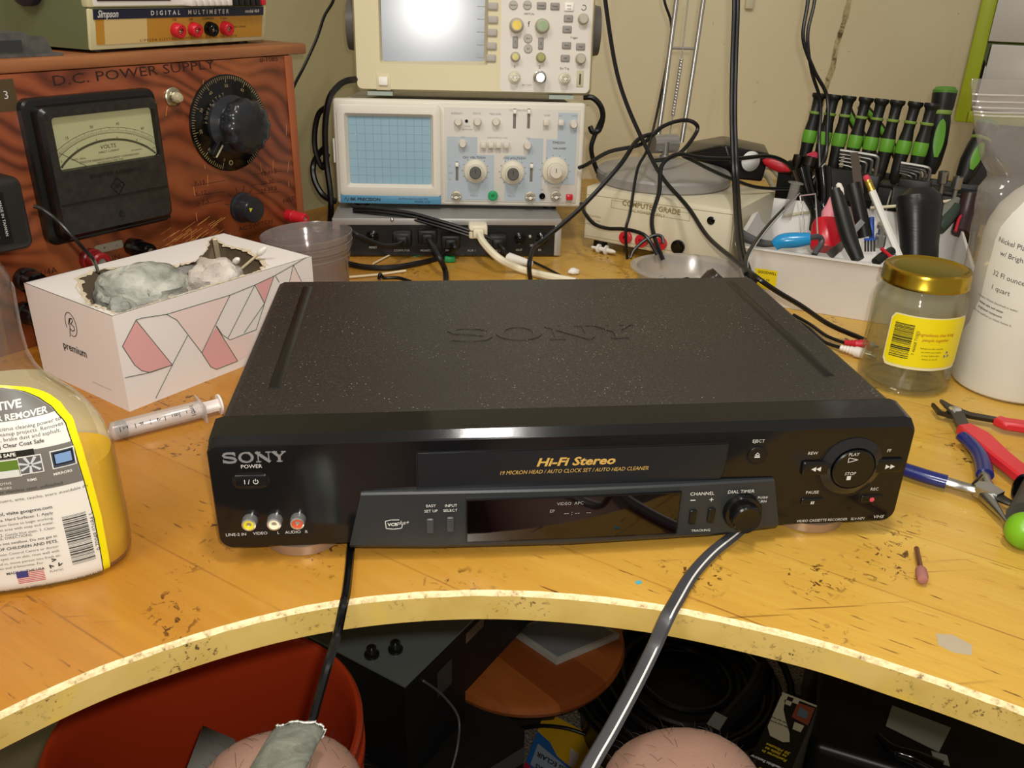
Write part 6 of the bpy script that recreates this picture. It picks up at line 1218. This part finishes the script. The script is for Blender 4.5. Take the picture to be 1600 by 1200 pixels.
b = MB(black_gloss); b.align((327.5,30.8,12),(319,33.2,14)); b.lathe([(10,-8),(10.6,2),(10,3),(8,3),(7.5,-3),(0,-3)],32); b.build('black_socket_rim',rp)
gbt = thing('grinding_bit','small pink grinding stone on a brown metal shank lying on the bench','grinding bit'); p0 = Vector((221.1,-19.6,4)); p1 = Vector((206.2,-52.9,5.5)); L_ = (p1-p0).length
b = MB(M('shank_copper','8a5a48',.3,.8)); b.turn(p0,p1,[(1.3,0),(1.6,.6),(1.6,L_*.68),(0,L_*.68)],14); b.build('shank',gbt); b = MB(M('pink_stone','98645c',.85,bump=.4,bscale=900)); b.turn(p0,p1,[(2.4,L_*.66),(3.3,L_*.72),(3.5,L_*.9),(3,L_),(1.5,L_+.6),(0,L_+.6)],20); b.build('stone',gbt)
b = MB(M('tape_residue','a79a80',.7,bump=.3,bscale=200)); b.slab([(192.5,-92.7,0)[:2],(201.3,-94.4,0)[:2],(207.7,-103.1,0)[:2],(202.6,-110.7,0)[:2],(193.9,-108,0)[:2],(188.7,-101.6,0)[:2]],.02,.18); tag(b.build('tape_residue'),'dull grey patch of old tape stuck on the bench at lower right','tape')
b = MB(M('blue_speck','4aa0b0',.5)); b.slab([(33.8,-34.6,0)[:2],(37.2,-33.7,0)[:2],(38.1,-36.2,0)[:2],(34.6,-37.7,0)[:2]],.02,.3); tag(b.build('blue_chip'),'tiny blue paint chip on the bench edge below the recorder','chip')

# ---------- cords in front, knees, duct tape ----------
fc_ = cable('front_cable','black twin cord running from under the recorder down over the bench edge to duct tape',"cord",[(-136.6,20.9,4),(-137.5,8,3),(-137.3,-13.9,3),(-137.4,-35.5,3.5),(-138.7,-45.3,1),(-142.4,-50.3,-14),(-147.1,-65.7,-23),(-152.1,-75.4,-36.6),(-156.1,-81.8,-47.9),(-159.4,-88.5,-50.9)],2.7,M('cord_gloss','0a0a0b',.18))
gcd = cable('flat_cable','flat grey cord with a white stripe running over the bench edge to lower centre','cord',[(116.4,9.9,4),(105.5,0.8,3.4),(86.6,-15.4,3.2),(68,-35.8,3.2),(51.9,-58.7,3.6),(42.6,-72.8,4),(34.2,-79.9,-11.7),(18.5,-101.7,-17.5),(1.7,-124.1,-22.5),(-14.5,-145.4,-26.2),(-30.7,-171.6,-29.5)],4.3,M('cord_slate','3a3a3d',.42),flat=.5)
P_ = [(116.4,9.9,4),(105.5,0.8,3.4),(86.6,-15.4,3.2),(68,-35.8,3.2),(51.9,-58.7,3.6),(42.6,-72.8,4),(34.2,-79.9,-11.7),(18.5,-101.7,-17.5),(1.7,-124.1,-22.5),(-14.5,-145.4,-26.2),(-30.7,-171.6,-29.5)]
b = MB(M('stripe_white','d8d8d4',.4)); b.tube([Vector(p)+Vector((1.9,-.9,1.9)) for p in P_],.62,6,8); b.build('white_stripe',gcd)
g = NT('skin',0.55); q = g.noise(g.tc,14,4); cc = g.ramp(q,[(0.3,'8c6c5c'),(0.7,'9a7c6c')]); pk_ = g.ramp(g.noise(g.tc,5,2),[(0.45,0.0),(0.7,0.45)]); g.col(g.mix(pk_,cc,'966a5c')); g.bump(g.noise(g.tc,420,4,.6),.35,.0008); g.b.inputs['Subsurface Weight'].default_value = .12; g.b.inputs['Subsurface Scale'].default_value = .008
KL = Vector((-177.6,-74.8,-89.5)); KR = Vector((58.1,-84.4,-99.7))
J = [Vector((-60,-640,-240)),Vector((-150,-600,-235)),Vector((-168,-330,-205)),KL,KL+Vector((-4,-10,-120)),KL+Vector((-10,-40,-260)),KL+Vector((-14,-60,-430)),KL+Vector((-16,20,-500)),KL+Vector((-16,110,-520)),
     Vector((30,-600,-235)),Vector((48,-330,-215)),KR,KR+Vector((4,-10,-120)),KR+Vector((8,-40,-260)),KR+Vector((12,-60,-430)),KR+Vector((14,20,-500)),KR+Vector((14,110,-520))]
RD = [110,95,80,52,50,52,34,36,26,95,80,53,50,54,34,36,26]
ED = [(0,1),(1,2),(2,3),(3,4),(4,5),(5,6),(6,7),(7,8),(0,9),(9,10),(10,11),(11,12),(12,13),(13,14),(14,15),(15,16)]
me = bpy.data.meshes.new('person'); me.from_pydata([p*S for p in J],ED,[]); body = bpy.data.objects.new('person',me); COL.objects.link(body)
sk = body.modifiers.new('skin','SKIN'); sk.use_smooth_shade = True
for i,v in enumerate(me.skin_vertices[0].data): v.radius = (RD[i]*S,RD[i]*S); v.use_root = (i == 0)
sb_ = body.modifiers.new('sub','SUBSURF'); sb_.levels = 3; sb_.render_levels = 3; me.materials.append(g.m)
tag(body,'seated person seen only by two bare hairy knees below the bench edge','person')
dg = bpy.context.evaluated_depsgraph_get(); dg.update(); ev = body.evaluated_get(dg); em = ev.to_mesh(); hb = MB(M('leg_hair_dark','2e1c14',.6)); random.seed(11)
cand = [p for p in em.polygons if p.normal.z > -.3 and p.center.y > -.17 and p.center.z > -.24]
if cand:
    for i in range(1500):
        p = random.choice(cand); vsx = [em.vertices[k_].co for k_ in p.vertices]; w_ = [random.random() for _ in vsx]; sw = sum(w_); c_ = Vector((0,0,0))
        for a,bb in zip(vsx,w_): c_ += a*(bb/sw)
        c_ = c_/S; nn_ = p.normal; d_ = (nn_*.45+Vector((random.uniform(-.5,.5),random.uniform(-.2,.8),random.uniform(-.6,0)))).normalized(); L_ = random.uniform(5,11)
        hb.tube([c_,c_+d_*L_*.5,c_+d_*L_+Vector((0,0,-L_*.25))],.1,3,2)
    hb.build('leg_hair',body)
ev.to_mesh_clear()
me = bpy.data.meshes.new('shorts'); me.from_pydata([p*S for p in (J[0],J[1],J[1].lerp(J[2],.75),J[9],J[9].lerp(J[10],.75))],[(0,1),(1,2),(0,3),(3,4)],[]); sh = bpy.data.objects.new('shorts',me); COL.objects.link(sh); sh.parent = body
m_ = sh.modifiers.new('skin','SKIN')
for i,v in enumerate(me.skin_vertices[0].data): v.radius = (.122,.122); v.use_root = (i == 0)
sh.modifiers.new('sub','SUBSURF').levels = 2; me.materials.append(M('shorts_cloth','3a3d44',.85))
g = NT('duct_tape',0.38); q = g.noise(g.map((3,3,3)),30,4,.6,1.0); g.col(g.ramp(q,[(0.3,'747870'),(0.7,'969a90')])); g.bump(q,.35,.002); g.b.inputs['Metallic'].default_value = .35
b = MB(g.m); T0 = Vector((-162.1,-88,-49.8)); T1 = Vector((-170.7,-129.5,-36.6)); nseg = 22; nr = 30; dv = (T1-T0); ax = dv.normalized(); u_ = Vector((1,0,0)); u_ = (u_-ax*u_.dot(ax)).normalized(); v_ = ax.cross(u_); vs=[]; fs=[]
for j in range(nseg+1):
    t_ = j/nseg
    for i in range(nr):
        a = 2*math.pi*i/nr; jag_ = 0
        if j < 2: jag_ = 6*noise.noise(Vector((math.cos(a)*2.2,math.sin(a)*2.2,5)))+2*noise.noise(Vector((math.cos(a)*7,math.sin(a)*7,1)))
        rr_ = 14.5+2.6*noise.noise(Vector((math.cos(a)*1.5,math.sin(a)*1.5,t_*3)))
        vs.append(T0+dv*t_*1.9+ax*(jag_-3 if j < 2 else 0)+u_*math.cos(a)*rr_+v_*math.sin(a)*rr_*.34)
for j in range(nseg):
    for i in range(nr): fs.append((j*nr+i,j*nr+(i+1)%nr,(j+1)*nr+(i+1)%nr,(j+1)*nr+i))
b.add(vs,fs); 
b.m(M('torn_white','cfd0ca',.6))
for i in range(0,nr):
    a = 2*math.pi*i/nr; q = vs[i]; q2 = vs[(i+1)%nr]; L_ = 1.2+3.2*abs(noise.noise(Vector((i*.9,2,0)))); b.add([q+u_*.4,q2+u_*.4,q2-ax*L_*.6,q-ax*L_],[(0,1,2,3)])
o = b.build('duct_tape',smooth=60); so = o.modifiers.new('thick','SOLIDIFY'); so.thickness = .0006; tag(o,'crumpled silver duct tape wrapped round the cord end on the left knee','duct tape')

# ---------- under the bench ----------
bu = thing('bucket','orange-red plastic bucket standing on the floor under the left bench edge','bucket',(-287,142,-749.5))
BO = M('bucket_orange','b63c18',0.4,bump=.1,bscale=60); b = MB(BO); b.shell([(.1,104),(108,102),(112,104),(127,440),(129,462),(131,466),(134,467),(136.5,464),(136.5,452),(133,450),(133,440),(137,438),(137,430),(131,428),(131,404),(134,402),(134,396),(129,394),(114,100),(105,96)],80); b.build('bucket_shell',bu)
b = MB(M('crate_dark','1c1c1c',.6)); b.box(-100,100,-95,95,0,95.8,4); tag(b.build('low_crate'),'dark box under the orange bucket','box'); bpy.data.objects['low_crate'].location = Vector((-287,142,-750))*S
b = MB(M('paper_grey','8e8e88',.7)); b.add([(-285,127.4,-262.2),(-256.2,115.3,-268.3),(-246.3,69.1,-271.2),(-291,74.3,-267)],[(0,1,2,3)]); o = b.build('paper_sheet'); o.modifiers.new('thick','SOLIDIFY').thickness = .0005; tag(o,'white sheet of paper standing inside the orange bucket','paper')
# metal computer case
pcx = thing('computer_case','black computer case with a grey metal lid, beside the bucket under the bench','computer case')
c0 = Vector((-117.3,302,-400)); cl = Vector((-189.2,359.1,-400)); cr = Vector((-32.5,397.3,-400)); el = (cl-c0).normalized(); er = (cr-c0).normalized(); er = (er-el*er.dot(el)).normalized()
def pc(a,b_,z): return c0+el*a+er*b_+Vector((0,0,z))
TOPM = M('zinc_lid','7c8684',.4,.3); BKM = M('case_black','101011',.5)
b = MB(BKM); b.add([pc(0,0,-2),pc(150,0,-2),pc(150,330,-2),pc(0,330,-2),pc(0,0,-110),pc(150,0,-110),pc(150,330,-110),pc(0,330,-110)],[(0,1,2,3),(4,5,6,7),(0,1,5,4),(1,2,6,5),(2,3,7,6),(3,0,4,7)]); b.build('case_body',pcx)
b = MB(TOPM); b.add([pc(-2,-2,-2),pc(152,-2,-2),pc(152,332,-2),pc(-2,332,-2),pc(-2,-2,1),pc(152,-2,1),pc(152,332,1),pc(-2,332,1)],[(0,1,2,3),(4,5,6,7),(0,1,5,4),(1,2,6,5),(2,3,7,6),(3,0,4,7)]); b.build('metal_lid',pcx)
for q in (((-155.9,351.1,-399)),((-128.2,357.5,-399))):
    b = MB(M('knob_case','1a1a1a',.15)); b.at(q); b.lathe([(9,0),(9,3),(6,4),(6,12),(4,14),(0,14)],24); b.build('round_knob',pcx)
b = MB(M('case_label','6c5c44',.5)); 
def pr_side(x0,x1,z0,z1): return [pc(-.6,x0,z0),pc(-.6,x1,z0),pc(-.6,x1,z1),pc(-.6,x0,z1)]
b.add(pr_side(120,160,-30,-14),[(0,1,2,3)]); b.build('side_label',pcx); b = MB(M('case_label2','3a3a38',.5)); b.add(pr_side(60,90,-70,-30),[(0,1,2,3)]); b.build('side_label',pcx)
b = MB(BKM); b.add([pc(0,0,-348),pc(140,0,-348),pc(140,120,-348),pc(0,120,-348),pc(0,0,-111),pc(140,0,-111),pc(140,120,-111),pc(0,120,-111)],[(0,1,2,3),(4,5,6,7),(0,1,5,4),(1,2,6,5),(2,3,7,6),(3,0,4,7)]) ; tag(b.build('black_cabinet'),'plain black cabinet under the computer case','cabinet')
stick('thin_grey_lead','thin grey lead curling down in front of the computer case','cable',[(-95.7,326.7,-420),(-74.3,354,-470),(-53.5,364.4,-520),(-55.7,337.3,-540),(-64.7,316.7,-560)],1.6,M('lead_grey','5a5a58',.3))
lb_ = thing('long_black_box','long matt black box with grey lower edge lying on the carpet','box'); a0 = Vector((-2.8,415.1,-560)); a1 = Vector((33.9,373.7,-560)); a2 = Vector((-115.7,279.8,-560)); e1 = (a1-a0); e2 = (a2-a1)
b = MB(M('matt_black','151514',.6)); t0 = [a1+Vector((0,0,0)),a1-e1*2.2,a1-e1*2.2+e2*1.2,a1+e2*1.2]; b.add(t0+[p+Vector((0,0,-188)) for p in t0],[(0,1,2,3),(4,5,6,7),(0,1,5,4),(1,2,6,5),(2,3,7,6),(3,0,4,7)]); b.build('box_body',lb_)
b = MB(M('edge_grey','4c4c48',.5)); s_ = [p for p in (t0[0],t0[3])]; nrm_ = e1.normalized(); b.add([s_[0]+Vector((0,0,-30))+nrm_*.6,s_[1]+Vector((0,0,-30))+nrm_*.6,s_[1]+Vector((0,0,-60))+nrm_*.6,s_[0]+Vector((0,0,-60))+nrm_*.6],[(0,1,2,3)]); b.build('grey_edge',lb_)
# round wooden board
g = NT('round_pine',0.35); v = g.map((1,1,1),(0,0,R(-38))); sp = g.t.nodes.new('ShaderNodeSeparateXYZ'); g.lk(v,sp.inputs[0]); md = g.t.nodes.new('ShaderNodeMath'); md.operation = 'MULTIPLY'; md.inputs[1].default_value = 13; g.lk(sp.outputs[0],md.inputs[0]); fl_ = g.t.nodes.new('ShaderNodeMath'); fl_.operation = 'FLOOR'; g.lk(md.outputs[0],fl_.inputs[0]); wn = g.t.nodes.new('ShaderNodeTexWhiteNoise'); wn.noise_dimensions = '1D'; g.lk(fl_.outputs[0],wn.inputs['W'])
c_ = g.ramp(wn.outputs['Value'],[(0.0,'8f4a20'),(1.0,'b8682e')]); f = g.noise(g.map((60,6,6),src=v),2,4); g.col(g.mix(g.ramp(f,[(0.4,0.0),(0.8,0.4)]),c_,'7a3c18'))
b = MB(g.m); b.at((54,535,-540)); b.lathe([(0,-24),(136,-24),(143,-20),(146,-12),(143,-3),(136,0),(0,0)],72); wd = b.build('round_board'); tag(wd,'round varnished wooden board with rounded rim lying under the bench','wooden board')
b = MB(M('board_prop','2a2622',.7)); b.at((50,610,-540)); b.box(-60,60,-60,60,-209,-24.5,6); tag(b.build('prop_box'),'dark box carrying the round wooden board','box')
bkk = thing('grey_folder','white-edged grey flat box lying on the round wooden board','box'); a = Vector((89,464.7,-530)); c1 = Vector((33.2,530.6,-530)); c2 = Vector((188.4,510.2,-530)); P4 = [a,c1,c1+(c2-a),c2]
b = MB(M('folder_white','b8b8ae',.5)); b.add(P4+[p+Vector((0,0,-9.5)) for p in P4],[(0,1,2,3),(4,5,6,7),(0,1,5,4),(1,2,6,5),(2,3,7,6),(3,0,4,7)]); b.build('box_body',bkk); cen = sum(P4,Vector())/4; Q4 = [cen+(p-cen)*.9+Vector((0,0,.4)) for p in P4]; b = MB(M('folder_grey','82868a',.5,bump=.2,bscale=100)); b.add(Q4+[p-Vector((0,0,.3)) for p in Q4],[(0,1,2,3),(0,1,5,4),(1,2,6,5),(2,3,7,6),(3,0,4,7)]); b.build('grey_cover',bkk)
# bulb package on the floor
ybx = thing('bulb_package','yellow and blue light bulb package lying upside down on the carpet','package'); ya = Vector((96.4,570.6,-735)); yb = Vector((174.7,502.2,-735)); yc = Vector((40.6,446.4,-735)); ex_ = (yb-ya); ey_ = (yc-ya)
def yp(u,v_,z=0): return ya+ex_*u+ey_*v_+Vector((0,0,z))
def ypoly(mb,P,z): mb.add([yp(u,v_,z) for u,v_ in P]+[yp(u,v_,z-.3) for u,v_ in P],[list(range(len(P))),list(range(2*len(P)-1,len(P)-1,-1))])
b = MB(M('pack_yellow','d8a818',.5)); P4 = [yp(0,0),yp(1.15,0),yp(1.15,1.5),yp(0,1.5)]; b.add(P4+[p+Vector((0,0,-14)) for p in P4],[(0,1,2,3),(4,5,6,7),(0,1,5,4),(1,2,6,5),(2,3,7,6),(3,0,4,7)]); b.build('carton',ybx)
b = MB(M('pack_blue','2866a8',.5)); ypoly(b,[(0.0,.33),(.25,.38),(.42,.5),(1.15,.62),(1.15,1.5),(0,1.5)],.4); b.m(M('pack_pale','9aa6b4',.5)); ypoly(b,[(.08,.48),(1.15,.66),(1.15,.95),(.08,.78)],.8); b.m(M('pack_bulb','c8b8a8',.5)); ypoly(b,[(.58,.3),(.74,.33),(.72,.52),(.62,.53)],.5); b.m(M('pack_red','b02848',.5)); ypoly(b,[(.0,.78),(.1,.8),(.1,.95),(.0,.95)],.9); b.build('printed_panel',ybx)
b = MB(black_print); axx = ex_.normalized(); axy = ey_.normalized()
def ytext(s_,u,v_,h): c_ = yp(u,v_,1.0); b.text(s_,0,0,h,0,.1,bold=.03,fn=lambda x,y,z: c_-axx*x+axy*z*-1*-1*(1) if False else c_-axx*x-axy*(-z)*1)
ytext('FACTEURS ECLAIR',.56,.61,8); ytext('CHANDELIERS',.5,.76,8); b.build('package_lettering',ybx)
stick('floor_cable','black cord lying across the yellow package','cord',[(34.5,504,-700),(86,518.4,-712),(135.7,513.5,-722),(176.1,487.1,-728),(212.4,448.7,-735)],3,cord_black)
# coiled hose
b = MB(M('hose_black','0d0d0e',.3)); hc = Vector((297.5,523.5,-640)); pts = []
for i in range(9*30):
    a = 2*math.pi*i/30; r = 62+i*.42; pts.append(hc+Vector((math.cos(a)*r,math.sin(a)*r*1.0,12*math.sin(i*.11))))
b.tube(pts,5.5,7,1); tag(b.build('coiled_hose'),'coil of black hose under the bench behind the right knee','hose')
b = MB(M('hose_black','0d0d0e')); b.at(hc+Vector((0,0,-20))); b.lathe([(0,-80),(150,-80),(150,-2),(0,-2)],40); tag(b.build('hose_tub'),'dark round tub under the coiled hose','tub')
# headlight restorer box
fb = thing('restorer_box','narrow black and yellow carton standing right of the right knee','carton'); fa = Vector((327.2,285.9,-430)); fb1 = Vector((360.7,261.1,-430)); fcn = Vector((237.9,173.5,-430)); gx = fb1-fa; gy_ = fcn-fa
def fp(u,v_,z=0): return fa+gx*u+gy_*v_+Vector((0,0,z))
b = MB(M('carton_black','141210',.4)); P4 = [fp(0,0),fp(1,0),fp(1,1.6),fp(0,1.6)]; b.add(P4+[p+Vector((0,0,-320)) for p in P4],[(0,1,2,3),(4,5,6,7),(0,1,5,4),(1,2,6,5),(2,3,7,6)]); b.m(M('carton_side','5c564a',.5)); b.add([P4[1],P4[2],P4[2]+Vector((0,0,-320)),P4[1]+Vector((0,0,-320))],[(0,1,2,3)]); b.build('carton_body',fb)
def fpoly(mb,P,z): mb.add([fp(u,v_,z) for u,v_ in P]+[fp(u,v_,z-.3) for u,v_ in P],[list(range(len(P))),list(range(2*len(P)-1,len(P)-1,-1))])
b = MB(M('carton_cream','aca88c',.5)); fpoly(b,[(.02,.01),(.98,.01),(.98,.03),(.02,.03)],.4); fpoly(b,[(0.03,.06),(.16,.08),(.24,.2),(.4,.3),(.62,.42),(.7,.5),(.55,.53),(.2,.52),(.05,.44)],.4)
for i,j in ((0,0),(1,1),(2,0)): fpoly(b,[(.04+.16*i,.03+.05*j),(.2+.16*i,.03+.05*j),(.2+.16*i,.08+.05*j),(.04+.16*i,.08+.05*j)],.5)
b.m(M('carton_rust','7a3c28',.5)); fpoly(b,[(.5,.06),(.96,.05),(.96,.26),(.5,.24)],.4); b.m(M('carton_blue','52646c',.5)); fpoly(b,[(.6,.1),(.86,.12),(.86,.2),(.6,.2)],.6); b.m(M('carton_cream','aca88c')); fpoly(b,[(.62,.28),(.88,.28),(.86,.36),(.64,.36)],.5); b.build('printed_panel',fb)
gxx = gx.normalized(); gyy = gy_.normalized()
def ft(s_,u,v_,h,sx=1): c_ = fp(u,v_,1.0); b.text(s_,0,0,h,0,.1,bold=.03,sx=sx,shear=.2,fn=lambda x,y,z: c_-gxx*x+gyy*z)
b = MB(M('carton_yellow','b8a420',.5)); ft('30 Minutes',.52,.62,4.2); ft('as little as',.5,.66,4.2); ft('Restores in',.5,.70,4.2); ft('BRITE',.5,.90,12,1.0); ft('FAST',.5,1.04,12,1.0); b.m(white_print); ft('Easy Headlight Restorer',.5,.79,4.0,.8); b.m(black_print); ft('restores dull lenses',.3,.33,2.6); ft('clear and bright',.3,.37,2.6); b.build('carton_lettering',fb)
# dark machine with grey labels on the right
dm = thing('dark_machine','large black machine with a grey label on top under the right bench edge','machine'); b = MB(M('machine_black','0f0f10',.35)); m0 = Vector((419.9,299,-430)); b.at((590,330,-590),(0,0,-28)); b.box(-170,260,-190,230,-158,120,12,3); b.build('housing',dm)
la = [(476.5,290,-469.3),(529.7,250.4,-469.3),(494.9,217.5,-469.3),(452.3,259.8,-469.3)]; b = MB(M('label_greyish','8a8c80',.5)); b.add(list(map(Vector,la))+[Vector(p)-Vector((0,0,.5)) for p in la],[(0,1,2,3),(4,5,6,7)]); b.build('grey_label',dm)
la = [(486.9,220,-469.3),(502.1,212.3,-469.3),(496.4,197.6,-469.3),(482.1,205.1,-469.3)]; b = MB(M('label_greyish','8a8c80')); b.add(list(map(Vector,la))+[Vector(p)-Vector((0,0,.5)) for p in la],[(0,1,2,3),(4,5,6,7)]); b.build('small_grey_label',dm)
b = MB(black_gloss); b.tube([(430.5,239.5,-462),(436.2,216.9,-460),(455.9,203.6,-460),(475.4,184.5,-460)],lambda t_: 4+8*t_,12); b.build('curved_grip',dm)
b = MB(M('bar_black','141416',.35)); b.tube([(391.3,454.6,-560),(360.2,418.1,-570),(295.5,368.6,-590),(252.9,313.7,-600)],14,10); o = b.build('black_bar'); tag(o,'black bar slanting behind the right knee','bar'); b = MB(M('tape_silver','80867f',.4)); b.at((295.6,376,-572),(0,0,48)); b.box(-12,14,-9,9,0,2); b.build('grey_sticker',o)
